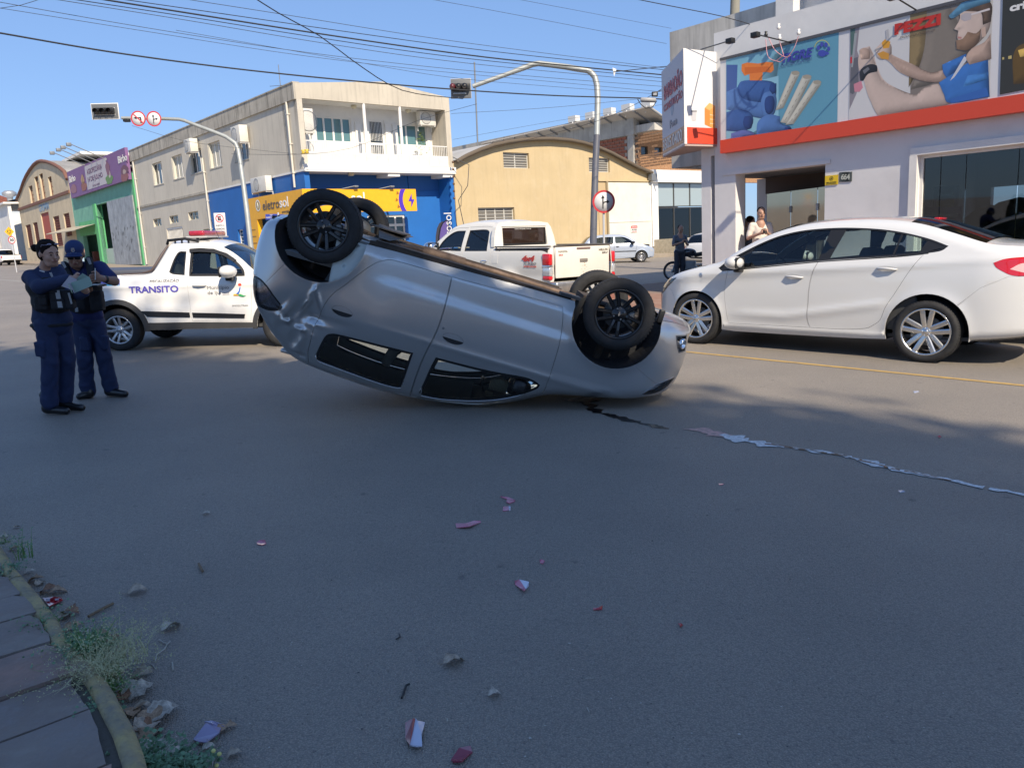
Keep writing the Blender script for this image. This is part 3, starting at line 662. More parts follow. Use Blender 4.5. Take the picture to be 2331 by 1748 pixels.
def corner_building():
    P0=dep(711,600,35.0);FB=Facade(P0,BD);FA=Facade(P0,-AD);rel=FB.mat.inverted()@FA.mat
    root=empty('corner_building',FB.mat,'two-storey corner building, cream above and blue below, with a white front balcony','building')
    CR=M('cream_render',(.50,.455,.375),.85,var=.10,vs=.8,streak=.35,bump=.15,bs=20);GRR=M("grey_render",(.56,.52,.44),.88,var=.08,vs=.7,streak=.25,bump=.2,bs=18);BL=M('blue_wall',(.012,.125,.42),.6,var=.08,vs=1.0)
    CN=M('stained_coping',(.42,.39,.33),.9,var=.2,vs=1.5,streak=.9)
    L=-FA.uv(*z1(1100,600))[0];W=FB.uv(*z2(2050,600))[0]
    vt0=FB.uv(*z2(850,112))[1];pk=FB.uv(*z2(1480,95));vt1=FB.uv(*z2(2045,228))[1];vf=FB.uv(*z2(850,222))[1];vf1=FB.uv(*z2(2040,342))[1];vf=(vf+vf1)/2
    vs_b=FB.uv(*z2(945,835))[1];vs_t=vs_b+.32;vtile=FB.uv(*z2(915,670),0)[1];vrail=FB.uv(*z2(915,575),0)[1];vb=-2.2
    print('corner building L %.1f W %.1f top %.2f peak %s right %.2f fascia %.2f slab %.2f tile %.2f rail %.2f' % (L,W,vt0,pk,vt1,vf,vs_b,vtile,vrail))
    # front fascia with its low gable
    wall(FB,'fascia',[(0,vf),(W,vf),(W,vt1),(pk[0],pk[1]),(0,vt0)],[],0,.18,CR,root)
    part(root,'column',[(0,.26,.0,.30,vs_t,vf)],CR);part(root,'column',[(W-.30,W,.0,1.25,vs_t,vf)],CR)
    part(root,'balcony_ceiling',[(.0,W,.18,1.3,vf+.02,vf+.10)],WHITE)
    part(root,'balcony_slab',[(.02,W+.03,-.18,1.3,vs_b,vs_t-.001)],WHITE)
    part(root,'slab_beam',[(W*.52,W*.60,-.10,1.0,vs_b-.16,vs_b-.002)],WHITE);part(root,'slab_beam',[(W-.75,W-.1,-.10,1.0,vs_b-.16,vs_b-.002)],WHITE)
    n=13;du=(W-.32-.26)/n;TL=M('white_tile',(.62,.62,.60),.4,var=.05)
    for k in range(n):part(root,'tile',[(.27+du*k+.012,.27+du*(k+1)-.012,-.035,.02,vs_t+.03,vtile-.02)],TL)
    part(root,'balcony_parapet',[(.26,W-.3,-.015,.11,vs_t,vtile)],WHITE)
    rl=MB();rl.box(.26,W-.3,.02,.06,vrail-.04,vrail);
    for k in range(72):x=.32+(W-.66)*k/71;rl.box(x-.009,x+.009,.032,.048,vtile,vrail-.04)
    rl.build('railing',[WHITE],root,kind='stuff')
    # recessed upper wall
    Y=1.25;wl=RQ(FB,z2,[(930,378),(1225,392),(1230,600),(932,585)],-Y);dr=RQ(FB,z2,[(1362,402),(1498,412),(1505,695),(1380,690)],-Y);wr=RQ(FB,z2,[(1592,438),(1845,455),(1852,630),(1600,615)],-Y)
    dr=(dr[0],dr[1],vs_t+.05,dr[3])
    wall(FB,'upper_wall',rect(.0,W,vs_t,vf+.05),[rect(*wl),rect(*dr),rect(*wr)],Y,.2,WHITE,root)
    window(root,wl,Y+.05,4,1,.07,.09,pm=PANET);window(root,wr,Y+.05,3,1,.07,.09,pm=PANET)
    d=window(root,dr,Y+.05,1,2,.10,.12,name='balcony_door',pm=PANE);gm=MB()
    for k in range(9):
        x=dr[0]+.12+(dr[1]-dr[0]-.24)*k/8
        for (a,b) in ((.56,.95),(.06,.44)):z0=dr[2]+(dr[3]-dr[2])*a;zz=dr[2]+(dr[3]-dr[2])*b;gm.box(x-.008,x+.008,Y+.02,Y+.035,z0,zz)
    gm.build('grille',[WHITE],d,kind='stuff')
    for x0 in (1255,1320,1500,1560):u=FB.uv(*z2(x0,500),-Y)[0];part(root,'pilaster',[(u,u+.28,Y-.07,Y-.002,vs_t+.01,vs_t+2.15)],WHITE)
    for q in (1335,1628):u=FB.uv(*z2(q,400),-.06)[0];m=MB();m.tube([(u,.08,vtile-.3),(u,.08,vf)],.075,14);m.build('column',[WHITE],root)
    for q in ((1245,292),(1692,335)):u=FB.uv(*z2(*q),-.7)[0];m=MB();m.lathe([(0,vf-.14),(.10,vf-.12),(.14,vf-.03),(.13,vf+.01)],16,axis='z',c=(u,.7,0));m.build('ceiling_lamp',[M('lamp_cream',(.6,.55,.4),.4)],root)
    m=MB();u=FB.uv(*z2(1250,845),.0)[0];m.lathe([(0,vs_b-.14),(.12,vs_b-.12),(.16,vs_b-.03),(.15,vs_b+.0)],16,axis='z',c=(u,.3,0));m.build('ceiling_lamp',[MATS['lamp_cream']],root)
    # ground floor front
    Yg=1.0;dg=RQ(FB,lambda x,y:(540+x/3.0722,400+y/3.0722),[(1035,275),(1172,275),(1188,512),(1050,512)],-Yg);dg=(dg[0]-1.0,dg[1],-.3,dg[3]);vt=dg[3]-.55
    wall(FB,'ground_floor_wall',rect(.0,W,vb,vs_b),[rect(*dg)],Yg,.25,BL,root)
    part(root,'shade_band',[(.12,W*.72,Yg-.06,Yg-.003,vs_b-.72,vs_b-.005)],M('blue_painted_shade',(.012,.10,.34),.6));part(root,'shade_band',[(W*.74,W-.1,Yg-.06,Yg-.003,vs_b-.72,vs_b-.005)],MATS['blue_painted_shade'])  # darker blue strips put the balcony slab's shade into the colour
    window(root,dg,Yg+.06,4,1,.09,.09,name='shop_door',pm=GLASS_BLUE);part(root,'transom',[(dg[0],dg[1],Yg+.03,Yg+.13,vt,vt+.12)],WHITE)
    part(root,'shop_floor',[(.2,W-.2,Yg+.3,8,-.4,-.3)],GREYMET);part(root,'shop_desk',[(dg[0],dg[1]-.3,Yg+1.5,Yg+2.1,-.3,.75)],M('desk_wood',(.25,.2,.15),.6))
    part(root,'side_return',[(W-.28,W-.03,0.02,Yg,vb,vs_b-.003)],BL)
    # side facade
    xb=FA.uv(*z1(1745,900))[0];vm=FA.uv(*z1(1175,993))[1];vc=FA.uv(*z2(840,212))[1];vwb=FA.uv(*z2(400,960))[1];vm2=FA.uv(*z1(1735,872))[1];vm=(vm+vm2)/2
    ups=[RQ(FA,z1,q) for q in ([(1278,640),(1355,615),(1370,800),(1290,825)],[(1440,580),(1525,553),(1543,745),(1455,775)],[(1585,535),(1690,505),(1700,700),(1605,730)],[(1745,470),(1840,440),(1865,650),(1760,685)],[(1960,395),(2062,372),(2090,590),(1970,630)])]
    lows=[RQ(FA,z1,q) for q in ([(1280,1105),(1350,1090),(1350,1160),(1290,1170)],[(1418,1080),(1490,1065),(1495,1130),(1425,1145)],[(1575,1045),(1660,1035),(1662,1105),(1583,1115)],[(1702,1190),(1760,1180),(1760,1225),(1702,1228)])]
    gate=RQ(FA,z1,[(1400,1182),(1530,1157),(1550,1400),(1415,1400)]);gate=(gate[0],gate[1],-.2,gate[3])
    bw=RQ(FA,z2,[(290,1310),(330,1308),(345,1430),(300,1430)])
    wall(FA,'upper_wall',rect(-L,0,vm,vc),[rect(*r) for r in ups],0,.25,GRR,root,rel)
    wall(FA,'lower_wall',rect(-L,xb,vb,vm),[rect(*r) for r in lows]+[rect(*gate)],.02,.25,GRR,root,rel)
    wall(FA,'blue_wall',rect(xb,0,vb,vs_b+.02),[rect(*bw)],.02,.25,BL,root,rel);part(root,'white_band',[(xb,.18,-.02,.2,vs_b+.02,vm-.003)],WHITE,rel)
    part(root,'side_parapet',[(-L,-.001,-.09,.15,vc,vt0)],CN,rel);part(root,'coping',[(-L-.02,.0,-.12,.2,vt0,vt0+.05)],CN,rel)
    part(root,'string_course',[(-L,xb,-.06,.02,vm-.10,vm+.02)],CN,rel)
    WC=M('window_cream',(.55,.53,.45),.6)
    for k,r in enumerate(ups):window(root,r,.14,3,1,.06,.07,fm=WHITE,pm=PANE if k not in (1,3) else CURT,rel=rel,sill=CN);part(root,'reveal',[(r[0]+.01,r[0]+.10,.02,.14,r[2],r[3])],WC,rel)
    for r in lows:window(root,r,.12,2,2,.04,.03,fm=WC,pm=PANE,rel=rel)
    g=MB();
    for k in range(14):x=gate[0]+.08+(gate[1]-gate[0]-.16)*k/13;g.box(x-.03,x+.03,.06,.09,gate[2],gate[3]-.08)
    g.box(gate[0],gate[1],.05,.11,gate[3]-.1,gate[3]);o=g.build('slatted_gate',[WHITE],root,kind='stuff');o.matrix_basis=rel
    window(root,bw,.12,1,4,.05,.03,fm=WHITE,pm=PANE,rel=rel)
    for (a,b) in ((z1(1115,622),z1(1240,1480)),(z1(1697,590),z1(1770,1300)),(z2(688,240),z2(775,960))):
        u0,v0=FA.uv(*a,.08);u1,v1=FA.uv(*b,.08);m=MB();m.tube([(u0,-.08,min(v0,vc)),(u0,-.08,max(v1,.1))],.05,8)
        for k in range(3):z=v0-(v0-v1)*(k+.5)/3;m.box(u0-.07,u0+.07,-.14,-.001,z-.02,z+.02)
        o=m.build('downpipe',[M('pipe_white',(.6,.57,.50),.6)],root);o.matrix_basis=rel
    # roof, hidden sides
    part(root,'roof',[(.1,W-.05,.12,L-.1,vf+.12,vf+.22)],GREYMET);part(root,'rear_wall',[(0,W,L-.2,L,vb,vc)],GRR);part(root,'party_wall',[(W-.02,W+.18,1.3,L,vb,vt1-.15)],CR);part(root,'party_wall',[(-L,-L+.2,.3,8,vb,vc)],GRR,rel)
    part(root,'floor_slab',[(.3,W-.3,1.5,L-.3,vs_b,vs_t)],GREYMET)
    # separate things on it
    u,v=FB.uv(*z2(890,372),.0);ac_unit(FB.mat,.30,-.02+.32,vf-1.45,.45,1.05,.26,'air conditioner hung on end beside the balcony ceiling left corner')
    r=RQ(FB,z2,[(1885,362),(1988,365),(1990,468),(1885,455)],-.6);ac_unit(FB.mat,W-.30-1.15,.9,r[2],.95,.68,.36,'air conditioner high on the right end of the balcony')
    r=RQ(FA,z1,[(1630,440),(1725,445),(1725,540),(1632,540)]);ac_unit(FA.mat,r[0]-.1,-.08,r[2],.95,.7,.45,'white air conditioner outside the third upper side window')
    r=RQ(FA,z1,[(2025,358),(2125,355),(2130,470),(2030,465)]);ac_unit(FA.mat,r[0],-.08,r[2],1.05,.8,.45,'white air conditioner beside the upper window nearest the corner')
    r=RQ(FA,z2,[(462,880),(590,875),(590,1005),(465,1000)]);ac_unit(FA.mat,r[0],-.05,r[2],r[1]-r[0],r[3]-r[2],.35,'big white air conditioner on the blue side wall above the yellow sign')
    # plant on the balcony
    u=FB.uv(*z2(1815,690),-.3)[0];pl=empty('balcony_plant',FB.mat@Matrix.Translation((u,.35,vs_t)),'leafy pot plant behind the white balcony railing','plant')
    m=MB();m.lathe([(.0,.0),(.16,.0),(.2,.35),(.17,.36)],14,axis='z');m.build('pot',[M('clay',(.3,.14,.08),.8)],pl);m=MB();rn=random.Random(1)
    for k in range(110):
        a=rn.uniform(0,6.28);h=rn.uniform(.3,1.75);rr=rn.uniform(0,.38)*(1.1-abs(h-.9));c=Vector((rr*math.cos(a),rr*math.sin(a),h));d1=Vector((rn.gauss(0,1),rn.gauss(0,1),rn.gauss(0,.6))).normalized()*.13;d2=d1.orthogonal().normalized()*.035
        m.add([c-d1*.2,c+d2,c+d1,c-d2],[(0,1,2,3)])
    m.build('foliage',[M('plant_leaf',(.09,.14,.035),.6,var=.4,vs=9)],pl)
    # aerial on the roof
    u,v=FA.uv(*z2(548,185));a=empty('tv_aerial',FA.mat@Matrix.Translation((u,.6,vt0-.2)),'thin tv aerial on the parapet of the corner building','aerial');m=MB();m.tube([(0,0,0),(0,0,1.5)],.018,6);m.tube([(-1.1,0,.75),(.3,0,.55)],.012,5);m.build('mast',[GREYMET],a)
    return FA,FB,W,L,vs_b,root
FA,FB,CW,CL,VSB,CB=corner_building()

# yellow shop sign wrapped round the corner
def sign_yellow():
    Y1=M('sign_yellow',(.80,.40,.012),.45,var=.05);W1=M('sign_white',(.8,.8,.78),.45);GB=M('sign_grey_ink',(.10,.08,.07),.5);PU=M('sign_purple',(.075,.03,.42),.45)
    off=.55
    a=FB.uv(*z2(1755,985),off);b=FB.uv(*z2(1765,1155),off);c=FB.uv(*z2(818,965),off);v1=(a[1]+c[1])/2;v0=b[1];uR=(a[0]+b[0])/2;uL=c[0]
    root=empty('yellow_shop_sign',FB.mat,'yellow eletrosol shop sign wrapping the corner over the blue wall','sign')
    part(root,'front_board',[(uL,uR,-off,-off+.15,v0,v1)],Y1)
    for x in (uL+1,(uL+uR)/2,uR-1):part(root,'bracket',[(x,x+.08,-off+.15,1.0,v1-.3,v1-.2)],GREYMET)
    # the board along the side street
    offA=-uL;rel=FB.mat.inverted()@FA.mat
    l=FA.uv(*z2(340,1052),offA)[0];ll=FA.uv(*z2(450,1210),offA)[0]
    ya=-offA;part(root,'side_board',[(l,off-.002,ya,ya+.15,v0,v1)],Y1,rel);part(root,'side_post',[(l,ll,ya+.002,ya+.25,-1.0,v0)],Y1,rel)
    part(root,'side_bracket',[(l,l+.1,ya+.15,.02,v1-.4,v1-.2)],GREYMET,rel)
    H=v1-v0
    def tx(body,F,zf,x0,x1,yb,hh,m_,rr=None,offv=off,bold=0):
        q0=F.uv(*zf(x0,yb),offv);q1=F.uv(*zf(x1,yb),offv);o=letters(body,q0[0],v0+(hh[0])*H,(hh[1]-hh[0])*H,offv+.006,m_,root,q1[0]-q0[0],bold,.01)
        if rr is not None:o.matrix_basis=rr@o.matrix_basis
    tx('eletro',FA,z2,497,635,1100,(.36,.78),GB,rel,offA,.008);tx('sol',FA,z2,637,708,1090,(.36,.80),W1,rel,offA,.008);tx('energia',FA,z2,655,715,1140,(.10,.22),GB,rel,offA)
    tx('eletro',FB,z2,880,1222,1060,(.38,.74),GB,None,off,.008);tx('sol',FB,z2,1226,1335,1060,(.38,.86),W1,None,off,.008);tx('energia',FB,z2,1205,1342,1110,(.14,.27),GB)
    def disc(F,zf,cx,cy,r_,r2,m_,rr,offv,nm='emblem',clip=None,n=32):
        u,v=F.uv(*zf(cx,cy),offv);e=F.uv(*zf(cx,cy+r_),offv);R_=abs(v-e[1]);mb=MB();y=-offv-.012;vs=[]
        for k in range(n):a_=2*PI*k/n;vs+=[(u+R_*math.cos(a_),y,v+R_*math.sin(a_)),(u+R_*r2*math.cos(a_),y,v+R_*r2*math.sin(a_))]
        fs=[(2*k,2*((k+1) % n),2*((k+1) % n)+1,2*k+1) for k in range(n) if clip is None or clip(vs[2*k]) and clip(vs[2*((k+1) % n)])];mb.add(vs,fs);o=mb.build(nm,[m_],root)
        if rr is not None:o.matrix_basis=rr
        return u,v,R_
    disc(FA,z2,460,1112,48,.72,W1,rel,offA);u,v,R_=disc(FA,z2,460,1112,40,.0,MATS.get('sign_grey_ink') and M('sign_dull',(.38,.30,.12),.5),rel,offA)
    bolt=lambda u,v,s:[(u+.1*s,v+s),(u-.55*s,v-.1*s),(u-.05*s,v-.1*s),(u-.1*s,v-s),(u+.55*s,v+.15*s),(u+.08*s,v+.15*s)]
    mb=MB();mb.prism(bolt(u,v,R_*.6),-offA-.03,-offA-.014,lambda x,z,h:(x,h,z));o=mb.build('bolt_mark',[W1],root);o.matrix_basis=rel
    # big purple arc and bolt at the right end
    u,v=FB.uv(*z2(1760,1068),off);e=FB.uv(*z2(1615,1068),off)[0];R_=u-e;mb=MB();y=-off-.012;n=40;vs=[]
    for k in range(n+1):
        a_=math.radians(128+104*k/n);vs+=[(u+R_*math.cos(a_),y,v+R_*math.sin(a_)),(u+R_*.78*math.cos(a_),y,v+R_*.78*math.sin(a_))]
    vs=[(x,y_,min(max(z,v0+.01),v1-.01)) for x,y_,z in vs];mb.add(vs,[(2*k,2*k+2,2*k+3,2*k+1) for k in range(n)]);mb.build('purple_arc',[PU],root)
    u,v=FB.uv(*z2(1718,1070),off);mb=MB();s=abs(v-FB.uv(*z2(1718,1125),off)[1]);mb.prism(bolt(u,v,s),-off-.02,-off-.008,lambda x,z,h:(x,h,z));mb.build('bolt_mark',[PU],root)
    for (x,y_) in ((1603,1010),(1597,1066),(1612,1122)):
        u,v=FB.uv(*z2(x,y_),off);mb=MB();mb.prism([(u-.06,v-.06),(u+.09,v-.01),(u-.02,v+.10)],-off-.02,-off-.005,lambda x,z,h:(x,h,z));mb.build('ray_mark',[M('sign_brown',(.3,.12,.02),.5)],root)
    # door board list on the side post
    for k in range(6):
        z=v0-.5-.32*k;part(root,'post_text',[(l+.25,ll-.3,ya-.006,ya+.001,z,z+.05)],M('sign_mark',(.35,.17,.02),.5),rel)
    for x in (1157,1460,):     # lamps on thin arms and the cables they hang on
        u,v=FB.uv(*z2(x,970),off+.1);rt=empty('sign_lamp',FB.mat@Matrix.Translation((u,-off,v1)),'thin lamp arm reaching out over the %s half of the yellow sign' % ('middle' if x<1300 else 'right'),'lamp','lamps over the yellow sign');m=MB();m.tube([(0,0,0),(.6,-.15,.12)],.02,6);m.bev(.55,.75,-.2,-.05,.06,.14,.02);m.build('lamp_arm',[GREYMET],rt)
sign_yellow()

# ------------------------------------------------------------------ rest of the side street (same building line as the grey side facade)
SKIN=M('skin',(.42,.24,.17),.55);REDB=M('oxide_red',(.20,.065,.045),.8,var=.3,vs=5);
def side_street():
    # feed store: green walls, purple banner
    F=Facade(FA.P0+FA.d*(-CL-.02),-AD);GRN=M('green_wall',(.17,.40,.30),.8,var=.12,vs=1.5,streak=.2);GRB=M('green_bright',(.10,.40,.17),.7)
    xl=F.uv(*z1(598,940))[0];vb_=F.uv(*z1(600,932))[1];bt=F.uv(*z1(1095,478),.3)[1];bb=F.uv(*z1(1115,757),.3)[1]
    root=empty('feed_store',F.mat,'green single-storey feed store with big grey metal sliding door','building')
    op=RQ(F,z1,[(800,985),(915,957),(945,1243),(850,1245)]);md=RQ(F,z1,[(915,957),(1130,900),(1200,1465),(985,1478)]);op=(op[0],md[0]+.05,-.5,op[3])
    dr=RQ(F,z1,[(690,1245),(800,1230),(815,1445),(730,1445)]);dr=(dr[0],op[0]-.8,-.5,dr[3])
    wall(F,'front_wall',rect(xl,-.03,-2,bb+.5),[rect(*op),rect(*dr)],0,.3,GRN,root)
    part(root,'sliding_door',[(md[0],md[1],-.16,-.08,md[2]-.1,md[3])],M('worn_metal',(.36,.38,.40),.55,metal=.3,var=.25,vs=2,streak=.7,bump=.3,bs=3));sd=root.children[-1]
    m=MB();rn=random.Random(3)
    for k in range(26):
        x,z=rn.uniform(md[0]+.3,md[1]-.3),rn.uniform(md[2]+.6,md[3]-2);s_=rn.uniform(.08,.35);m.add([(x,-.168,z),(x+.06,-.168,z+s_),(x-.05,-.168,z+s_*.4),(x-.12,-.168,z+s_*.9),(x-.09,-.168,z-.1)],[(0,1,2,3,4)])
    m.build('rust_scars',[M('dark_scar',(.10,.11,.12),.8)],root)
    part(root,'door_jamb',[(op[0]-.75,op[0],-.10,.4,-.5,op[3]+.1)],GRB);part(root,'edge_strip',[(-.45,-.05,-.06,-.001,-1,bb+.4)],GRB)
    part(root,'plinth',[(md[0],md[1]+.2,-.25,-.02,-1,.05)],GRB);part(root,'inner_shutter',[(op[0],op[1],.25,.3,-.5,1.6)],M('pale_green',(.38,.48,.42),.7))
    a=F.uv(*z1(430,1230),1.0);b_=F.uv(*z1(805,1160),1.0);m=MB();m.add([(xl-3.5,-1.6,a[1]),(op[0]-.6,-1.6,b_[1]-.1),(op[0]-.6,0,b_[1]+.35),(xl-3.5,0,a[1]+.45),(xl-3.5,-1.6,a[1]-.06),(op[0]-.6,-1.6,b_[1]-.16)],[(0,1,2,3),(0,1,5,4)]);m.build('awning',[M('awning_beige',(.42,.37,.28),.8)],root)
    part(root,'green_door_surround',[(dr[0]-.5,op[0]-.75,-.06,-.002,dr[3],dr[3]+1.1)],GRB)
    part(root,'roof',[(xl,0,.35,14,bb+.9,bb+1.0)],GREYMET);part(root,'back_wall',[(xl,0,6,6.2,-1,bb+.9)],M('shop_inner_dark',(.05,.05,.055),.9));part(root,'party_wall',[(xl,xl+.2,.3,14,-1,bb+.9)],GRN);part(root,'shop_shelf',[(dr[0],dr[0]+.5,.5,.9,-.5,1.5)],REDB)
    sg=empty('feed_store_banner',F.mat,'long purple feed store banner with a white centre panel','sign');PUR=M('banner_purple',(.20,.10,.24),.6,var=.06);PWH=M('banner_panel',(.46,.43,.46),.6)
    lf=F.uv(*z1(560,710),.3);lb=F.uv(*z1(600,930),.3);wall(F,'board',[(lb[0],lb[1]),(-.05,bb),(-.05,bt),(lf[0],lf[1])],[],-.3,.2,PUR,sg)
    pl=RQ(F,z1,[(705,660),(890,590),(905,800),(740,860)],.3);part(sg,'centre_panel',[(*pl[:2],-.312,-.302,pl[2],pl[3])],PWH)
    INK=M('banner_ink',(.12,.06,.12),.6);
    def t(s_,q,m_,b=0):r=RQ(F,z1,q,.3);letters(s_,r[0],r[2],r[3]-r[2],.316,m_,sg,r[1]-r[0],b,.008)
    t('AGROPECUÁRIA',[(728,680),(852,620),(855,685),(732,730)],INK,.01);t('14 DE JULHO',[(738,755),(862,705),(864,765),(742,805)],INK,.02);t('Birbo',[(580,740),(632,725),(635,785),(583,800)],WHITE,.02);t('Birbo',[(990,580),(1065,545),(1068,610),(995,640)],WHITE,.02);t('3332-4545',[(780,815),(838,797),(840,815),(782,830)],INK)
    def blob(cx,cy,rx,ry,col,nm='pet_picture'):
        u,v=F.uv(*z1(cx,cy),.3);e=F.uv(*z1(cx+rx,cy),.3)[0]-u;g_=abs(F.uv(*z1(cx,cy+ry),.3)[1]-v);mb=MB();p=[(u+e*math.cos(a)*(1+.15*math.sin(3*a+cx)),-.314-.0007*(ry % 7),v+g_*math.sin(a)*(1+.12*math.sin(5*a))) for a in np.linspace(0,6.1,18)];mb.add(p,[tuple(range(18))]);mb.build(nm,[M('ink_'+'_'.join('%02d' % int(c*99) for c in col),col,.6)],sg)
    blob(620,850,26,40,(.28,.14,.17));blob(705,830,25,40,(.28,.11,.08));blob(695,770,14,40,(.42,.26,.13));blob(918,770,32,42,(.13,.24,.08));blob(905,680,17,62,(.22,.10,.14));blob(920,720,8,40,(.5,.42,.4));blob(1045,745,32,45,(.26,.10,.10));blob(1045,690,34,40,(.16,.07,.10));blob(1045,705,14,20,(.42,.32,.28));blob(888,600,9,14,(.5,.48,.45))
    for k,(x0,y0,x1,y1) in enumerate(((710,632,575,598),(770,608,632,560),(812,590,675,547),(865,568,720,522))):
        u,v=F.uv(*z1(x0,y0),.3);r=empty('banner_lamp',F.mat@Matrix.Translation((u,-.3,v)),'thin floodlight arm rising from the purple banner, %s from the left' % ('first','second','third','fourth')[k],'lamp','floodlight arms over the purple banner');m=MB();m.tube([(0,0,-.2),(0,-2.1,.75)],.035,6);m.bev(-.12,.12,-2.25,-1.95,.55,.78,.02);m.build('arm',[GREYMET],r)
    # arched warehouse GRIMM
    F2=Facade(F.P0+F.d*(xl-.05),-AD);r2=empty('arched_cream_warehouse',F2.mat,'cream warehouse with a brown arched gable and rust red shutters','building');CRE=M('warehouse_cream',(.56,.47,.33),.85,var=.14,vs=1,streak=.35)
    arch=[F2.uv(*z1(*p)) for p in ((165,925),(178,860),(200,795),(225,740),(255,690),(290,645),(320,622),(350,615),(400,622),(450,640),(500,668),(545,705),(590,760))];arch[-1]=(0,arch[-1][1]);x0=F2.uv(*z1(190,1200))[0];arch[0]=(x0,arch[0][1])
    rs=lambda q:RQ(F2,z1,q);ups=[rs(q) for q in ([(242,825),(272,820),(290,965),(258,975)],[(290,750),(318,740),(345,940),(312,950)],[(330,725),(358,718),(388,925),(355,935)],[(398,750),(430,745),(452,900),(425,910)])]
    lo=[rs(q) for q in ([(213,1155),(255,1145),(285,1340),(240,1340)],[(275,1135),(315,1125),(337,1310),(300,1310)],[(445,1085),(495,1070),(530,1330),(478,1330)],[(528,1060),(580,1048),(605,1240),(560,1250)])];dd=rs([(335,1060),(405,1040),(440,1260),(375,1265)]);dd=(dd[0],dd[1],-.3,dd[3])
    wall(F2,'front_wall',[(x0,-2),(0,-2)]+arch[::-1],[rect(*r) for r in ups+lo+[dd]],0,.3,CRE,r2)
    for r in ups:window(r2,r,.15,2,4,.05,.05,fm=REDB,pm=PANE,each=False)
    for r in lo:
        w_=window(r2,r,.12,2,1,.06,.05,fm=REDB,pm=REDB,each=False,sill=CRE);m=MB();
        for k in range(12):z=r[2]+(r[3]-r[2])*(k+.5)/12;m.box(r[0]+.06,r[1]-.06,.08,.12,z-.02,z+.05)
        m.build('louvre',[REDB],w_,kind='stuff')
    part(r2,'door',[(*dd[:2],.1,.16,dd[2],dd[3])],M('door_red',(.36,.07,.045),.7));tr=MB();pts=[(a,-.05,b) for a,b in arch];tr.tube(pts,.16,8);tr.build('arch_moulding',[M('moulding_brown',(.18,.085,.06),.8)],r2)
    vm=(F2.uv(*z1(178,1015))[1]+F2.uv(*z1(575,872))[1])/2;part(r2,'string_course',[(x0,0,-.12,.0,vm-.15,vm+.1)],MATS['moulding_brown']);part(r2,'plinth',[(x0,0,-.05,-.0,-1,.6)],MATS['moulding_brown'])
    r=rs([(325,975),(408,950),(412,1012),(330,1035)]);letters('GRIMM',r[0],r[2]-.1,(r[3]-r[2]),.02,M('faded_blue',(.22,.33,.45),.8),r2,r[1]-r[0],.02,.01)
    m=MB();n=len(arch);vs=[(a,.1,b+.05) for a,b in arch]+[(a,18,b+.05) for a,b in arch];m.add(vs,[(i,i+1,n+i+1,n+i) for i in range(n-1)],0,True);m.build('barrel_roof',[M('old_metal_roof',(.30,.29,.27),.7,var=.2,vs=1,streak=.4)],r2);part(r2,'ridge_vent',[(arch[6][0],arch[9][0]+1,2,17,arch[7][1]+.05,arch[7][1]+.3)],WHITE)
    # low white building and its neighbours further on
    F3=Facade(F2.P0+F2.d*(x0-.05),-AD);r3=empty('low_white_building',F3.mat,'low white building with grey roof at the far left edge','building');v=F3.uv(*z1(60,1010))[1];w3=-F3.uv(*z1(20,1200))[0]
    wall(F3,'front_wall',rect(-w3,0,-3,v),[rect(-w3*.9,-w3*.62,-.5,v-1.2)],-1.0,.3,WHITE,r3);part(r3,'roof',[(-w3-.3,.3,-1.4,9,v,v+.18)],WHITE);m=MB();m.add([(-w3-.3,-1.2,v+.2),(.1,-1.2,v+.2),(.1,6,v+2.3),(-w3-.3,6,v+2.3)],[(0,1,2,3)]);m.build('sloping_roof',[M('slate_roof',(.16,.15,.15),.8)],r3);window(r3,(-w3*.9,-w3*.62,-.5,v-1.2),-.9,2,2)
    u,vv=F3.uv(*z1(80,905),-3);m=MB();m.lathe([(.35,vv-1.2),(.35,vv-.2),(.8,vv),(.85,vv+.35),(.5,vv+.6),(0,vv+.65)],16,axis='z',c=(u,3,0));m.build('roof_vent',[STEEL],r3)
    F4=Facade(F3.P0+F3.d*(-w3-3),-AD);r4=empty('far_white_shop',F4.mat,'white shop with a blue edged fascia at the far left','building');part(r4,'front_wall',[(-14,0,-4.0,6,-3,v-.1)],WHITE);part(r4,'fascia',[(-14,.5,-4.4,-4.02,v-.6,v+.6)],M('fascia_blue',(.1,.2,.45),.6))
    r5=empty('far_blue_house',F4.mat@Matrix.Translation((-20,-2,0)),'distant pale house past the white shop','building');part(r5,'front_wall',[(-16,0,0,8,-3,v+2.2)],M('pale_house',(.45,.5,.55),.8));m=MB();m.add([(-17,-1,v+2.2),(1,-1,v+2.2),(1,4,v+4.2),(-17,4,v+4.2),(1,9,v+2.2),(-17,9,v+2.2)],[(0,1,2,3),(3,2,4,5),(1,4,2),(0,3,5)]);m.build('roof',[REDB],r5)
    # pavement along that side
    P=FA.P0;m=MB();a=P[:2]-B2*2.6+A2*(-4.5);b=a+A2*(CL+70);pts=[a,b,b+B2*2.7,a+B2*2.7];m.prism([tuple(p) for p in pts],-.1,.16,lambda x,y,h:(x,y,h));m.build('sidewalk',[M('pavement_sand',(.30,.25,.19),.9,var=.2,vs=1.5,bump=.3,bs=12)],kind='structure')
side_street()

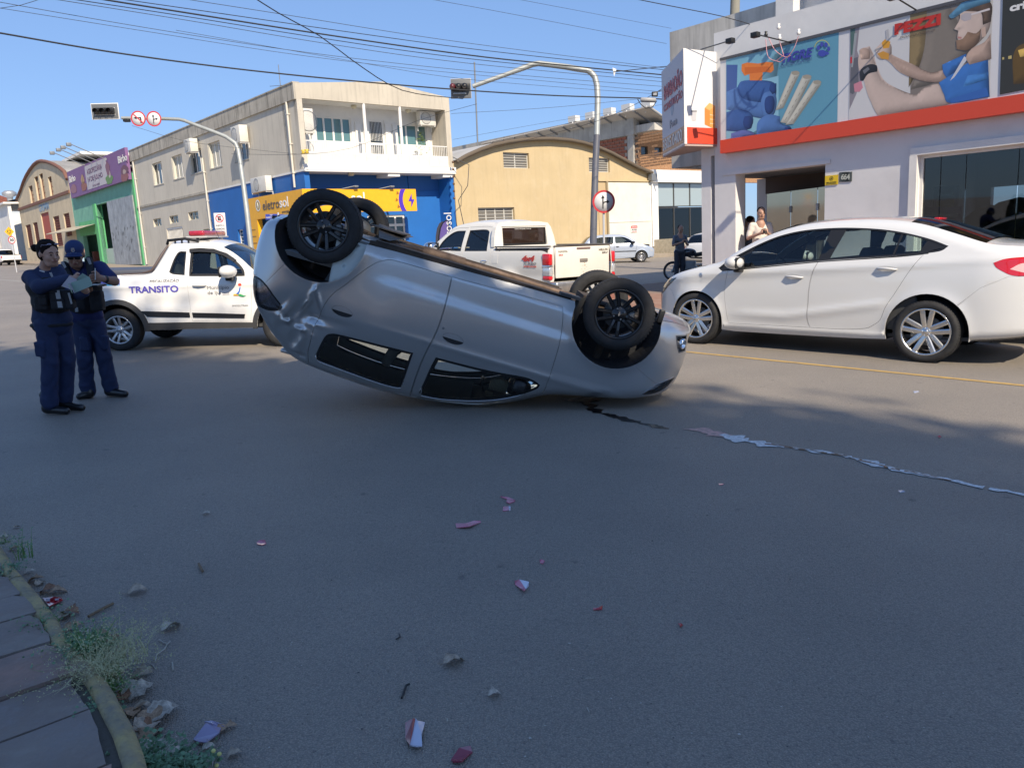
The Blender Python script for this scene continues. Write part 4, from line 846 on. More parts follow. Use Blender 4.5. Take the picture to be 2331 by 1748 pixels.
def centre():
    # big beige warehouse on the front line
    F=Facade(FB.P0+FB.d*CW,BD);root=empty('beige_arched_warehouse',F.mat,'big beige warehouse with a shallow arched roof behind the white pickup','building')
    BG=M('beige_render',(.50,.39,.225),.85,var=.07,vs=.6,streak=.12,dirt=(.62,.55,.42),ds=1.5,da=.25,bump=.15,bs=15)
    ar=[F.uv(*z3(*p)) for p in ((232,800),(300,757),(400,712),(500,677),(600,655),(700,641),(800,633),(920,631),(1050,641),(1150,660),(1250,690),(1350,732),(1450,785),(1550,838),(1650,878))];ar[0]=(0,ar[0][1]);W=ar[-1][0]
    rs=lambda q:RQ(F,z3,q);w1=rs([(590,722),(778,732),(782,842),(595,838)]);w2=rs([(1213,762),(1365,768),(1365,870),(1215,866)]);w3=rs([(410,1123),(675,1126),(675,1255),(412,1252)]);w3=(w3[0],w3[1],w3[2]-.3,w3[3])
    wall(F,'front_wall',[(0,-2),(W,-2)]+ar[::-1],[rect(*w1),rect(*w2),rect(*w3)],0,.3,BG,root)
    for w_,nx in ((w1,2),(w2,2),(w3,4)):window(root,w_,.14,nx,1,.05,.07,fm=M('window_grey',(.50,.49,.45),.6),pm=M('dusty_pane',(.17,.155,.13),.3),hbars=5 if nx==2 else 6)
    gt=rs([(1350,945),(1650,945),(1665,1480),(1350,1480)]);br=rs([(1285,945),(1338,945),(1340,1480),(1285,1480)])
    WG=M('gate_white',(.66,.64,.56),.7,var=.06,vs=.8,dirt=(.45,.40,.32),ds=1.2,da=.5);
    part(root,'gate',[(gt[0],gt[1],-.07,-.005,-.3,gt[3])],WG);g_=root.children[-1];mid=F.uv(*z3(1500,1230))[1];part(root,'gate_rail',[(gt[0],gt[1],-.10,-.071,mid,mid+.06)],WG);part(root,'gate_post',[(gt[0]-.16,gt[0]-.02,-.15,-.0,-.3,gt[3]+.05)],M('post_brown',(.30,.24,.15),.8))
    part(root,'side_door',[(br[0],br[1],-.05,-.003,-.3,br[3])],M('door_beige',(.46,.35,.20),.7));part(root,'ledge',[(br[0],gt[1],-.12,-.003,gt[3]+.06,gt[3]+.13)],BG)
    n=len(ar);m=MB();up=.10;vs=[(a,-.35,b+up) for a,b in ar]+[(a,30,b+up) for a,b in ar];m.add(vs,[(i,i+1,n+i+1,n+i) for i in range(n-1)],0,True);m.build('barrel_roof',[M('pale_roof',(.45,.44,.42),.6,var=.15,vs=.6)],root)
    m=MB();m.tube([(a,-.28,b+up-.09) for a,b in ar],.11,8);m.build('roof_edge',[M('roof_edge_brown',(.115,.09,.065),.8)],root)
    m=MB();u,v=F.uv(*z3(1660,890));m.box(u-.35,u+.15,-.4,-.1,v-.35,v+.05);m.build('gutter_box',[GREYMET],root);m=MB();m.tube([(u,-.12,v-.2),(u+.02,-.12,-.3)],.055,8);m.build('downpipe',[WHITE],root)
    r=rs([(1512,1258),(1555,1258),(1556,1305),(1512,1305)]);s_=empty('rental_sign',F.mat@Matrix.Translation((r[0],-.09,r[2])),'small red and white ALUGA sign on the white gate','sign');w_=r[1]-r[0];h=r[3]-r[2]
    part(s_,'board',[(0,w_,-.02,0,0,h)],WHITE);part(s_,'red_band',[(0,w_,-.026,-.021,h*.62,h)],M('sign_red',(.55,.03,.03),.5));letters('ALUGA',w_*.06,h*.30,h*.24,.024,M('dark_ink',(.05,.03,.03),.6),s_,w_*.88,.04);letters('IMÓVEIS',w_*.1,h*.70,h*.2,.028,WHITE,s_,w_*.8,.02);letters('3332.0000',w_*.1,h*.06,h*.15,.024,MATS['sign_red'],s_,w_*.8,.02)
    # wires and insulators at its left edge
    part(root,'side_wall',[(W-.05,W+.12,.3,30,-2,ar[-1][1]-.1)],BG)
    # white shop with tall glazing to the right
    F2=Facade(F.P0+F.d*W,BD);r2=empty('white_glazed_shop',F2.mat,'white shop front with tall dark framed glazing, papered from inside','building');W2=F2.uv(*z3(1990,1100))[0]+2
    rs2=lambda q:RQ(F2,z3,q);gl=rs2([(1713,945),(1985,945),(1985,1420),(1718,1420)]);vt=F2.uv(*z3(1800,857))[1];gl=(gl[0],W2-.4,gl[2],gl[3])
    wall(F2,'front_wall',rect(0.02,W2,-2,vt),[rect(*gl)],-.05,.3,WHITE,r2);FD=M('dark_frame',(.05,.048,.045),.5)
    zt=F2.uv(*z3(1800,1125))[1];n=7;du=1.75
    k=0;x=gl[0]
    while x<gl[1]-.1:
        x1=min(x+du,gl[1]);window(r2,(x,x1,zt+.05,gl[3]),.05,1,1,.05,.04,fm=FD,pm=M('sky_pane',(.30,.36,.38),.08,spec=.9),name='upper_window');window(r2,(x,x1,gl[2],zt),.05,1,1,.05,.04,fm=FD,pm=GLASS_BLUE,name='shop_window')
        if k != 1:part(r2,'paper_sheet',[(x+.1,x1-.08,.16,.17,gl[2]+1.0,zt-.3)],M('yellowed_paper',(.60,.50,.26),.9,col2=(.42,.37,.22),vs=3.0))
        x=x1;k+=1
    part(r2,'lintel',[(.02,W2,-.30,-.055,gl[3],vt)],WHITE);part(r2,'inner_wall',[(0,W2,3,3.1,-1,vt)],GREYMET);part(r2,'ramp',[(.2,5,-2.2,-.06,-1.0,.12)],M('ramp_concrete',(.42,.38,.30),.9,var=.2));part(r2,'roof',[(0,W2,.3,6,vt-.1,vt)],GREYMET)
    # brick building: a long side running along the cross street, its short face parallel to the front line; solar array on its roof
    PC=dep(*z3(1545,700),50);FS3=Facade(PC,-AD);F3=Facade(PC,BD);r3=empty('brick_building',F3.mat,'unfinished brick building with grey concrete beams behind the arched roof','building');relS=F3.mat.inverted()@FS3.mat
    BR1=M('rough_brick',(.30,.105,.060),.9,var=.35,vs=9);BRM=M('mortar',(.33,.29,.25),.95);BR2=M('ochre_brick',(.36,.20,.105),.85,var=.3,vs=8);CONC=M('raw_concrete',(.40,.38,.34),.9,var=.2,vs=1.4,streak=.5)
    zt=FS3.uv(*z3(1505,603))[1];zb=FS3.uv(*z3(1505,760))[1];zc2=F3.uv(*z3(1660,503),1.6)[1];zc=F3.uv(*z3(1660,560),1.6)[1];uw=FS3.uv(*z3(1505,650))[0];L3=34
    part(r3,'rough_wall',[(-L3,uw,0,.3,-2,zt)],BRM,relS);rw=r3.children[-1]
    bm=MB();bm.box(0,.36,-.035,.0,0,.17);bme=bm.mesh('brick',[BR1]);row=0;z=zt-.22;rn=random.Random(8);xl_=FS3.uv(*z3(1275,650))[0]
    while z>zb-1.0:
        x=xl_+(0 if row % 2 else .2)
        while x<uw-.38:
            o=link('brick',bme,rw);o.location=(x,-.001-rn.uniform(0,.012),z);x+=.40
        z-=.205;row+=1
    part(r3,'concrete_beam',[(-L3,.1,-.15,.4,zt,zt+1.5)],CONC,relS);part(r3,'concrete_column',[(uw,.0,-.12,.4,-2,zt)],CONC,relS)
    W3=16;part(r3,'roof_slab',[(.05,W3,-1.6,6,zc+.02,zc2)],M('pale_concrete',(.50,.48,.44),.85,streak=.5))
    wn=[RQ(F3,z3,q) for q in ([(1593,680),(1643,682),(1643,745),(1594,743)],[(1690,686),(1745,688),(1745,752),(1691,750)])]
    wall(F3,'ochre_wall',rect(.02,W3,-2,zc+.02),[rect(*w_) for w_ in wn],0,.3,BR2,r3);ow=r3.children[-1];zl=F3.uv(*z3(1700,860))[1]
    for w_ in wn:window(r3,w_,.1,1,1,.05,.03,fm=FD,pm=PANE)
    b2=MB();b2.box(0,.41,-.022,0,0,.12);bme2=b2.mesh('brick',[BR2]);row=0;z=zc-.2;cnt=0;xr=F3.uv(*z3(1752,700))[0]
    while z>zl:
        x=.08+(0 if row % 2 else .22)
        while x<xr:
            if cnt<290 and not any(w_[0]-.43<x<w_[1]+.02 and w_[2]-.14<z<w_[3]+.02 for w_ in wn):o=link('brick',bme2,ow);o.location=(x,-.001-rn.uniform(0,.012),z);cnt+=1
            x+=.45
        z-=.165;row+=1
    so=empty('solar_array',FS3.mat,'long tilted rack of solar panels seen from below above the brick building','solar panels');PB=M('panel_back',(.42,.39,.35),.6,var=.06)
    u1,v1=FS3.uv(*z3(1660,392),.9);u0,v0=FS3.uv(*z3(432,664),.9);n=13;Dp=Vector((0,2.5,-.95));A=Vector((u0,-.9,v0));S=Vector((u1-u0,0,v1-v0))
    print('solar',u0,v0,u1,v1,'beam',zt,zc,zc2)
    for k in range(n):
        p0=A+S*(k/n);p1=A+S*((k+1)/n-.003);t_=Vector((0,.05,.05));m=MB()
        m.add([p0,p1,p1+Dp,p0+Dp,p0+t_,p1+t_,p1+Dp+t_,p0+Dp+t_],[(0,1,2,3),(4,5,6,7),(0,1,5,4),(2,3,7,6),(1,2,6,5),(0,3,7,4)]);m.build('solar_panel',[PB],so)
        m=MB();m.tube([p1-t_,p1+Dp-t_],.045,5);m.build('rack_rail',[GREYMET],so)
    for q in ((1115,600),(1240,580),(1372,545),(1505,522),(1650,482)):
        u,v=FS3.uv(*z3(*q));m=MB();m.box(u-.35,u+.35,-.3,.15,zt+1.502,zt+1.9);m.tube([(u,-.1,zt+1.8),(u+.15,-.5,v1+(v0-v1)*(u1-u)/(u1-u0)-.2)],.05,6);m.build('rack_foot',[M('foot_white',(.6,.6,.58),.6)],so)
    # pole behind
    u,v=F3.uv(*z3(410,690));a=V3(dep(*z3(412,690),60));po=empty('thin_mast',Matrix.Translation(a-Vector((0,0,6))),'thin mast standing behind the left shoulder of the arched roof','mast');m=MB();m.tube([(0,0,0),(-.1,0,12.2)],.06,6);m.build('mast',[GREYMET],po)
    # pavement on the front line
    m=MB();a=FB.P0[:2]-A2*2.6;b=a+B2*60;pts=[a,b,b+A2*2.7,a+A2*2.7];m.prism([tuple(p) for p in pts],-.1,.16,lambda x,y,h:(x,y,h));m.build('sidewalk',[MATS['pavement_sand']],kind='structure')
centre()

# ------------------------------------------------------------------ corner store on the right
def store():
    PS=dep(1640,338,16.2);PS=PS-UP*(PS[2]/UP[2]);F=Facade(PS,-AD);root=empty('corner_store',F.mat,'white corner building-supply store with long printed fascia and open entrance','building')
    ST=M('store_white',(.68,.675,.67),.8,var=.07,vs=.9,bump=.35,bs=5,dirt=(.42,.41,.40),ds=.8,da=.35);OLD=M('old_stained_wall',(.50,.485,.45),.9,var=.15,vs=1,streak=.6,dirt=(.20,.19,.17),ds=1.2,da=.5)
    off=.18;U=lambda x,y,o=0.0:F.uv(*z5(x,y),o);U4=lambda x,y,o=0.0:F.uv(*z4(x,y),o);UR=9.5
    vr0=U4(415,910,off)[1];vr1=U4(415,832,off)[1];vbt=U4(1115,192,off)[1];vfl=.22
    ux=U(505,260)[0];u2=U(1037,185)[0];vo=(U(505,258)[1]+U(1037,187)[1])/2;uw=U(1560,140)[0];vw=(U(1585,142)[1]+U(2212,72)[1])/2;ul=U(382,260)[0]
    print('store: red %.2f %.2f top %.2f opening %.2f..%.2f h %.2f window %.2f h %.2f left %.2f' % (vr0,vr1,vbt,ux,u2,vo,uw,vw,ul))
    win=(uw+.08,UR-.3,.45,vw)
    wall(F,'front_wall',[(ul,-1),(ux,-1),(ux,vo),(u2,vo),(u2,-1),(UR,-1),(UR,vbt+.6),(ul,vbt+.6)],[rect(*win)],0,.35,ST,root)
    part(root,'lintel_moulding',[(ux-.3,u2+.1,-.03,-.002,vo,vo+.07)],ST);part(root,'window_trim',[(win[0]-.12,UR,-.05,-.002,vw+.005,vw+.13)],WHITE);part(root,'window_trim',[(win[0]-.13,win[0]-.005,-.05,-.002,.45,vw+.004)],WHITE)
    # pier on the street corner, canopy soffit
    pl=U(302,300)[0];pr=U(358,300)[0];part(root,'corner_pier',[(pl,pr,.01,.45,-1,vr0)],ST)
    part(root,'soffit',[(pl,ul-.01,.01,3.2,vr0-.0,vr0+.15)],ST);part(root,'upper_corner_wall',[(pl,ul-.012,.02,3.2,vr0+.15,vbt)],ST)
    # entrance recess: floor, ceiling, side pier, glass screen
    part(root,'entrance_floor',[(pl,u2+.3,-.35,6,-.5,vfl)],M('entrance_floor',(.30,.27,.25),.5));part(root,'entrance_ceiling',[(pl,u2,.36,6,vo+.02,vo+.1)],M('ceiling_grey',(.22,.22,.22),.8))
    ip=F.uv(*z5(632,300),-2.2)[0];iq=F.uv(*z5(690,300),-2.2)[0];part(root,'inner_pier',[(ip,iq,2.2,2.7,vfl,vo)],ST)
    part(root,'inner_wall',[(u2,u2+.2,.36,4,vfl,vo)],ST)
    gs=MB();g0=Vector((iq,2.2,0));g1=Vector((u2,.9,0));hh=vo-.35
    for k in range(3):
        a=g0.lerp(g1,k/3+.004);b=g0.lerp(g1,(k+1)/3-.004);m=MB();t=Vector((0,.012,0));z0,z1_=Vector((0,0,vfl+.02)),Vector((0,0,hh));m.add([a+z0,b+z0,b+z1_,a+z1_,a+z0+t,b+z0+t,b+z1_+t,a+z1_+t],[(0,1,2,3),(4,5,6,7),(0,1,5,4),(1,2,6,5),(2,3,7,6),(3,0,4,7)]);m.build('glass_panel',[M('reflection_tinted_glass',(.52,.44,.31),.06,metal=.6,spec=.9)],root)  # bright yellowish base colour paints a sunlit reflection into the glass
        if k:m=MB();m.box(a.x-.03,a.x+.03,a.y-.03,a.y+.03,hh*.80,hh*.86);m.build('glass_fitting',[STEEL],root)
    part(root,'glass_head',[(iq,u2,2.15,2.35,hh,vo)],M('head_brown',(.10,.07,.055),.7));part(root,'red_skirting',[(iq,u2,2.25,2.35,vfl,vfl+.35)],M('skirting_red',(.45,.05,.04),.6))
    m=MB()
    for k in range(16):x=pl+.9+k*.09;m.box(x,x+.02,5.6,5.62,vfl,2.0)
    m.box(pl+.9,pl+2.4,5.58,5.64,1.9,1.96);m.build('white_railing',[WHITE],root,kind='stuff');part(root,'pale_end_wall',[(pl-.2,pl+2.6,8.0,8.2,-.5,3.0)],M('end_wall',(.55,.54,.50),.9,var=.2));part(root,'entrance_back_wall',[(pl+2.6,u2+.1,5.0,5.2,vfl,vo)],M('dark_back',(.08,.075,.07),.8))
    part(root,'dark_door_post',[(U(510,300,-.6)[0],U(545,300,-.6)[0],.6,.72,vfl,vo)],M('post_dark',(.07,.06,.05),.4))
    # shop window: frames and panes
    seams=[U(x,300)[0] for x in (1700,1850,2160)]+[UR-2.6,UR-1.4];xs=[win[0]]+[u for u in seams if win[0]<u<win[1]]+[win[1]]
    for a,b in zip(xs[:-1],xs[1:]):part(root,'window_pane',[(a+.006,b-.006,.12,.132,.47,vw-.02)],glass('store_glass',(.50,.54,.55),1.0))
    m=MB();m.box(win[0],win[1],.08,.17,.45,.50);m.box(win[0],win[1],.08,.17,vw-.05,vw);m.box(win[0],win[0]+.05,.08,.17,.5,vw-.05);m.build('window_frame',[WHITE],root)
    # room behind the window
    part(root,'shop_floor',[(u2+.2,UR,.4,7,.1,.2)],M('shop_floor',(.42,.40,.37),.35));wall(F,'shop_back_wall',rect(u2+.2,UR,.2,vw+.6),[rect(4.4,5.0,1.1,2.1),rect(6.1,7.6,1.0,2.2),rect(8.2,9.0,1.2,2.0),rect(2.9,3.6,.3,2.2)],6.8,.2,M('shop_back',(.52,.52,.52),.8),root);part(root,'shop_pillar',[(5.3,5.6,3.4,3.7,.2,vw+.4)],ST);part(root,'shop_ceiling',[(u2+.2,UR,.36,7,vw+.4,vw+.5)],M('shop_ceiling',(.10,.10,.11),.8))  # openings in the back wall are added to show sky and brighten the room
    part(root,'shop_side',[(UR,UR+.2,0,7,-1,vbt)],ST);part(root,'roof',[(ul,UR,.36,7,vbt-.2,vbt-.1)],GREYMET);part(root,'left_room_wall',[(u2+.2,u2+.3,.4,6.8,.2,vw+.4)],M('shop_back'+'',(.3,.3,.3)))
    part(root,'entrance_inner_roof',[(pl,ul,3.2,9,vbt-.2,vbt-.1)],GREYMET)
    rn=random.Random(12);cols=[(.03,.07,.25),(.03,.06,.2),(.35,.05,.04),(.5,.42,.1),(.05,.05,.06),(.4,.4,.38),(.1,.15,.12)]
    for k in range(9):
        x=win[0]+.5+k*.75+rn.uniform(-.1,.1);y=rn.uniform(2.5,6.5);h=rn.uniform(.6,1.3)
        r=empty('shop_display',F.mat@Matrix.Translation((x,y,.2)),'dim display stand inside the store window, %s from the window frame' % ['first','second','third','fourth','fifth','sixth','seventh','eighth','ninth'][k],'display','display stands inside the store')
        m=MB();m.box(0,.6,0,.4,0,h);m.build('stand',[M('stand_%d' % (k % 7),cols[k % 7],.6)],r);m=MB();m.bev(.05,.28,.05,.35,h,h+.3,.02);m.bev(.32,.55,.05,.35,h,h+.22,.02);m.build('boxes',[M('stand_%d' % ((k+3) % 7),cols[(k+3) % 7],.6)],r)
    for (px,py,w_) in ((1680,500,.42),(1765,500,.42)):
        u,v=F.uv(*z5(px,py),-.9);s_=empty('blue_counter_sign',F.mat@Matrix.Translation((u-w_/2,.9,v-.12)),'small blue sign inside the store window, %s of two' % ('left' if px<1700 else 'right'),'sign','blue signs in the store window');part(s_,'board',[(0,w_,0,.03,-1.0,.28)],M('stand_0',cols[0],.6));part(s_,'print',[(.05,w_-.05,-.004,-.001,.1,.16)],WHITE)
    u,v=F.uv(*z5(1735,440),-1.2);s_=empty('poster_stand',F.mat@Matrix.Translation((u-.18,1.2,v-.5)),'dark blue poster standing inside the store window','poster');part(s_,'board',[(0,.42,0,.03,0,.85)],M('poster_navy',(.02,.03,.10),.5));part(s_,'print',[(.06,.36,-.004,-.001,.45,.6)],M('poster_yellow',(.6,.5,.1),.5));part(s_,'print',[(.08,.34,-.004,-.001,.68,.72)],WHITE)
    # yellow sunlit sacks seen through the pane
    for k,(px,py,r_) in enumerate(((2010,500,.45),(2180,470,.6))):
        u,v=F.uv(*z5(px,py),-4);s_=empty('sack_pile',F.mat@Matrix.Translation((u,4,.2)),('smaller' if k==0 else 'larger')+' rounded yellow pile deep inside the store','pile','yellow piles inside the store');m=MB();m.ball((0,0,0),(r_*2,.7,v-.1+r_*.3),20);m.build('sacks',[M('sack_yellow',(.45,.36,.12),.9,var=.2,vs=4)],s_)
    # upper wall set back, with its pilasters
    yb=1.6;tl=F.uv(*z4(115,195),-yb);tr=F.uv(*z4(735,12),-yb);vt=(tl[1]+tr[1])/2;part(root,'parapet_wall',[(tl[0],F.uv(*z4(742,100),-yb)[0],yb,yb+.3,vr0,vt)],OLD)
    vt2=vt+1.6
    for (a,b,y0) in ((742,845,yb-.35),(1093,1205,yb-.35)):
        u0,u1=F.uv(*z4(a,100),-y0)[0],F.uv(*z4(b,100),-y0)[0];part(root,'pilaster',[(u0,u1,y0,yb+.3,vr0,vt2)],ST)
    part(root,'parapet_wall',[(F.uv(*z4(742,100),-yb)[0]+.01,UR,yb+.05,yb+.3,vr0,vt2)],ST);part(root,'parapet_side',[(tl[0],tl[0]+.3,yb+.3,9,vr0,vt)],OLD)
    # ---- fascia sign with its printed pictures
    sg=empty('store_fascia',F.mat,'long printed store fascia with blue pipes picture, electrician picture and red stripe','sign')
    ub=U4(415,400,off)[0];RD=M('store_red',(.62,.065,.03),.5);BW=M('board_white',(.62,.62,.64),.5)
    part(sg,'red_stripe',[(ub,UR,-off-.02,-.01,vr0,vr1)],RD);part(sg,'board',[(ub,UR,-off,-.01,vr1,vbt)],BW);part(sg,'top_edge',[(ub,UR,-off-.02,-.01,vbt,vbt+.05)],M('edge_dark',(.08,.08,.09),.5))
    lay=[0]
    def ink(c):return M('ink_'+'_'.join('%03d' % int(v*999) for v in c),c,.45)
    def pic(pts,c,lift=None,nm='print',smooth=False,soft=None):
        lay[0]+=1;d=off+.003+.0002*lay[0] if lift is None else lift;q=[F.uv(*z4(*p),off) for p in pts]
        if smooth:q=[tuple(a) for a in smooth_path(q,.05,True,65)]
        q=[(min(u,UR),min(max(v,vr1+.004),vbt-.004)) for u,v in q]
        if not smooth and soft is None:
            t=geometry.tessellate_polygon([[Vector((a,b,0)) for a,b in q]]);m=MB();m.add([(a,-d,b) for a,b in q],[tuple(x) for x in t]);return m.build(nm,[ink(c)],sg)
        L=np.array(q);keep=[0]
        for i in range(1,len(L)):
            if np.linalg.norm(L[i]-L[keep[-1]])>.006:keep.append(i)
        L=L[keep];st=.035;lo=L.min(0);hi=L.max(0);G=np.array([(x+(st/2 if j % 2 else 0),z) for j,z in enumerate(np.arange(lo[1],hi[1],st)) for x in np.arange(lo[0],hi[0],st)]);G=G[inside(G,L)]
        if len(G):G=G[pdist(G,L,True)>.012]
        vo,_,fo,_,_,_=geometry.delaunay_2d_cdt([Vector(map(float,p)) for p in L]+[Vector(map(float,p)) for p in G],[(i,(i+1) % len(L)) for i in range(len(L))],[],0,1e-6);P=np.array([v[:] for v in vo]);T=[f for f in fo if inside(P[list(f)].mean(0)[None],L)[0]]
        R_=soft or min(.16,.45*min(hi-lo));e=.01;D=pdist(P,L,True);gx=(pdist(P+[e,0],L,True)-pdist(P-[e,0],L,True))/(2*e);gz=(pdist(P+[0,e],L,True)-pdist(P-[0,e],L,True))/(2*e);k=np.clip(1-D/R_,0,1);k[:len(L)]=1
        c0=L.mean(0);onb=D<.002;dirx=np.where(onb,-(P[:,0]-c0[0]),gx);dirz=np.where(onb,-(P[:,1]-c0[1]),gz);nn=np.hypot(dirx,dirz)+1e-6;rn_=np.random.RandomState(lay[0]);sh_=.92-.30*k*k+k*(.30*dirx/nn-.26*dirz/nn*1.0)*1.0+rn_.normal(0,.015,len(P))
        me=np_mesh(nm,np.stack([P[:,0],np.full(len(P),-d),P[:,1]],1),np.array([list(f) for f in T if len(f)==3]),[PRT],True);at=me.color_attributes.new('tone','FLOAT_COLOR','POINT');colr=np.ones((len(P),4),np.float32);colr[:,:3]=np.clip(np.array(c)[None]*np.clip(sh_,.3,1.5)[:,None],0,1)
        if len(at.data)==len(P):at.data.foreach_set('color',colr.ravel())
        return link(nm,me,sg)
    PRT=M('printed_panel',(.5,.5,.5),.45);_a=PRT.node_tree.nodes.new('ShaderNodeAttribute');_a.attribute_name='tone';PRT.node_tree.links.new(_a.outputs['Color'],PRT.node_tree.nodes['Principled BSDF'].inputs['Base Color'])
    # pipes picture
    pic([(450,350),(1117,180),(1108,730),(450,838)],(.11,.30,.42));pic([(450,350),(780,268),(700,790),(450,838)],(.20,.44,.58),soft=.5);pic([(560,500),(760,450),(760,700),(600,790),(450,838),(450,600)],(.24,.47,.60))
    pb=(.045,.12,.36);pb2=(.09,.20,.48);pb3=(.025,.06,.22)
    pic([(452,385),(518,385),(512,545),(452,545)],(.05,.11,.33));pic([(452,545),(600,490),(700,530),(740,600),(700,695),(640,700),(452,650)],pb2,smooth=True);pic([(525,500),(560,478),(700,480),(745,510),(745,590),(700,610),(560,590),(520,540)],pb,smooth=True)
    pic([(690,545),(735,548),(750,600),(738,670),(705,705),(670,690),(655,620),(668,565)],pb2,smooth=True);pic([(700,570),(728,572),(738,610),(728,660),(705,680),(685,665),(677,615),(685,580)],pb3,smooth=True);pic([(715,495),(748,495),(748,545),(725,560),(705,530)],pb3,smooth=True)
    pic([(543,382),(575,372),(640,378),(690,368),(728,372),(733,415),(715,432),(668,425),(662,478),(590,478),(588,440),(560,450),(541,420)],(.72,.20,.035));pic([(560,400),(700,395),(715,425),(560,440)],(.60,.14,.02))
    pic([(452,665),(520,650),(590,665),(612,710),(600,760),(540,780),(452,775)],pb,smooth=True);pic([(560,690),(595,690),(608,725),(592,765),(562,760),(550,725)],pb3,smooth=True);pic([(480,790),(560,770),(620,790),(630,820),(480,836)],(.13,.17,.45),smooth=True)
    pic([(640,720),(700,680),(770,690),(775,730),(830,750),(838,772),(700,800),(630,800)],pb2,smooth=True);pic([(800,752),(830,755),(838,775),(810,782),(795,770)],pb3,smooth=True)
    for (a,b,c,d) in (((838,425),(885,442),(790,640),(742,655)),((905,448),(955,465),(820,735),(772,725)),((968,478),(1013,500),(850,735),(802,740))):
        pic([a,b,c,d],(.54,.53,.46),soft=.09);e=((a[0]+b[0])/2,(a[1]+b[1])/2);rx=(b[0]-a[0])/2+1;pic([(e[0]+rx*math.cos(t),e[1]+13*math.sin(t)) for t in np.linspace(0,6.0,14)],(.33,.30,.24));mx=[(a[0]+b[0])/2,(a[1]+b[1])/2+15],[(c[0]+d[0])/2,(c[1]+d[1])/2-8]
        for k in range(7):f=k/7+.03;g_=f+.07;p0=[mx[0][i]+(mx[1][i]-mx[0][i])*f for i in (0,1)];p1=[mx[0][i]+(mx[1][i]-mx[0][i])*g_ for i in (0,1)];pic([(p0[0]-1.5,p0[1]),(p0[0]+1.5,p0[1]),(p1[0]+1.5,p1[1]),(p1[0]-1.5,p1[1])],(.18,.17,.15))
    def txt(s_,q,c,bold=.02,shear=0,lift=.0):r=RQ(F,z4,q,off);letters(s_,r[0],r[2],r[3]-r[2],off+.005+.0002*lay[0],ink(c),sg,r[1]-r[0],bold,.001,shear=shear)
    txt('TIGRE',[(778,322),(968,282),(962,340),(778,378)],(.045,.06,.34),.045,.2);txt('Como TIGRE, só tem TIGRE.',[(775,382),(960,345),(960,362),(775,400)],(.05,.07,.25),.0,.1)
    for (cx,cy,rx,ry) in ((1020,318,26,20),(998,285,10,14),(1018,265,10,15),(1042,268,10,15),(1058,292,9,13),(1048,318,12,10)):pic([(cx+rx*math.cos(t),cy+ry*math.sin(t)) for t in np.linspace(0,5.9,14)],(.05,.07,.38))
    pts=[(1020+48*math.cos(t),295-57*math.sin(t)) for t in np.linspace(.4,2.9,16)];pic(pts+[(1020+45*math.cos(t),295-53*math.sin(t)) for t in np.linspace(2.9,.4,16)],(.55,.50,.10))
    # electrician picture
    lay[0]=0
    pic([(1185,155),(2032,-60),(2006,572),(1175,718)],(.56,.56,.57));pic([(1540,60),(2032,-60),(2006,572),(1540,660)],(.20,.17,.15));pic([(1540,60),(1665,30),(1660,300),(1530,520)],(.26,.19,.09),soft=.3);pic([(1640,35),(1760,0),(1900,300),(1700,480),(1540,535),(1620,300)],(.22,.19,.16),smooth=True)
    pic([(1880,-10),(2032,-60),(2006,572),(1930,560)],(.50,.48,.46));pic([(1185,155),(1240,140),(1225,300),(1260,420),(1220,560),(1180,650)],(.24,.22,.25));pic([(1186,170),(1215,165),(1205,320),(1188,330)],(.08,.14,.13));pic([(1190,350),(1230,340),(1235,520),(1200,560),(1183,550)],(.12,.12,.14))
    pic([(1210,200),(1225,198),(1200,400),(1190,400)],(.3,.32,.34));pic([(1205,500),(1250,480),(1260,520),(1240,545),(1210,545)],(.55,.22,.28));pic([(1185,340),(1196,338),(1196,375),(1185,377)],(.5,.03,.04))
    sk=(.50,.36,.29);sk2=(.58,.46,.40);sh=(.38,.25,.19)
    pic([(1232,350),(1250,290),(1300,275),(1325,330),(1345,400),(1400,490),(1560,560),(1620,520),(1730,500),(1790,610),(1600,680),(1380,705),(1300,590),(1262,470),(1238,420)],sk2,smooth=True);pic([(1238,300),(1262,285),(1300,300),(1300,350),(1250,355)],sk,smooth=True)
    pic([(1240,430),(1262,400),(1300,382),(1342,390),(1345,425),(1290,440),(1262,480),(1245,480)],(.03,.03,.035),smooth=True);pic([(1258,420),(1290,398),(1300,412),(1268,440)],(.15,.15,.17))
    pic([(1350,290),(1400,300),(1440,330),(1560,385),(1660,430),(1740,410),(1770,470),(1720,490),(1600,480),(1480,430),(1420,370),(1370,340),(1345,310)],sk,smooth=True);pic([(1335,290),(1380,250),(1425,265),(1430,320),(1380,355),(1345,340)],sk2,smooth=True)
    pic([(1370,255),(1390,235),(1422,250),(1415,285),(1380,290)],(.62,.30,.03));pic([(1345,320),(1380,305),(1415,320),(1412,355),(1370,350)],(.55,.27,.04));pic([(1395,180),(1412,175),(1416,240),(1398,245)],(.4,.4,.42));pic([(1330,295),(1368,280),(1368,290),(1332,305)],(.3,.3,.3))
    sb=(.045,.17,.50);pic([(1730,385),(1870,320),(1880,360),(1760,470),(1735,430)],sb,smooth=True);pic([(1880,375),(2000,345),(2010,575),(1780,612),(1740,560),(1710,490),(1820,420)],sb,smooth=True);pic([(1860,335),(1880,350),(1800,460),(1775,480)],(.55,.56,.60));pic([(1880,450),(1990,430),(2000,470),(1850,520)],(.07,.24,.60),smooth=True);pic([(1770,590),(1990,520),(2006,572),(1785,612)],(.035,.12,.40))
    pic([(1905,290),(1980,250),(2015,200),(2020,350),(1890,385),(1870,340)],sk,smooth=True)
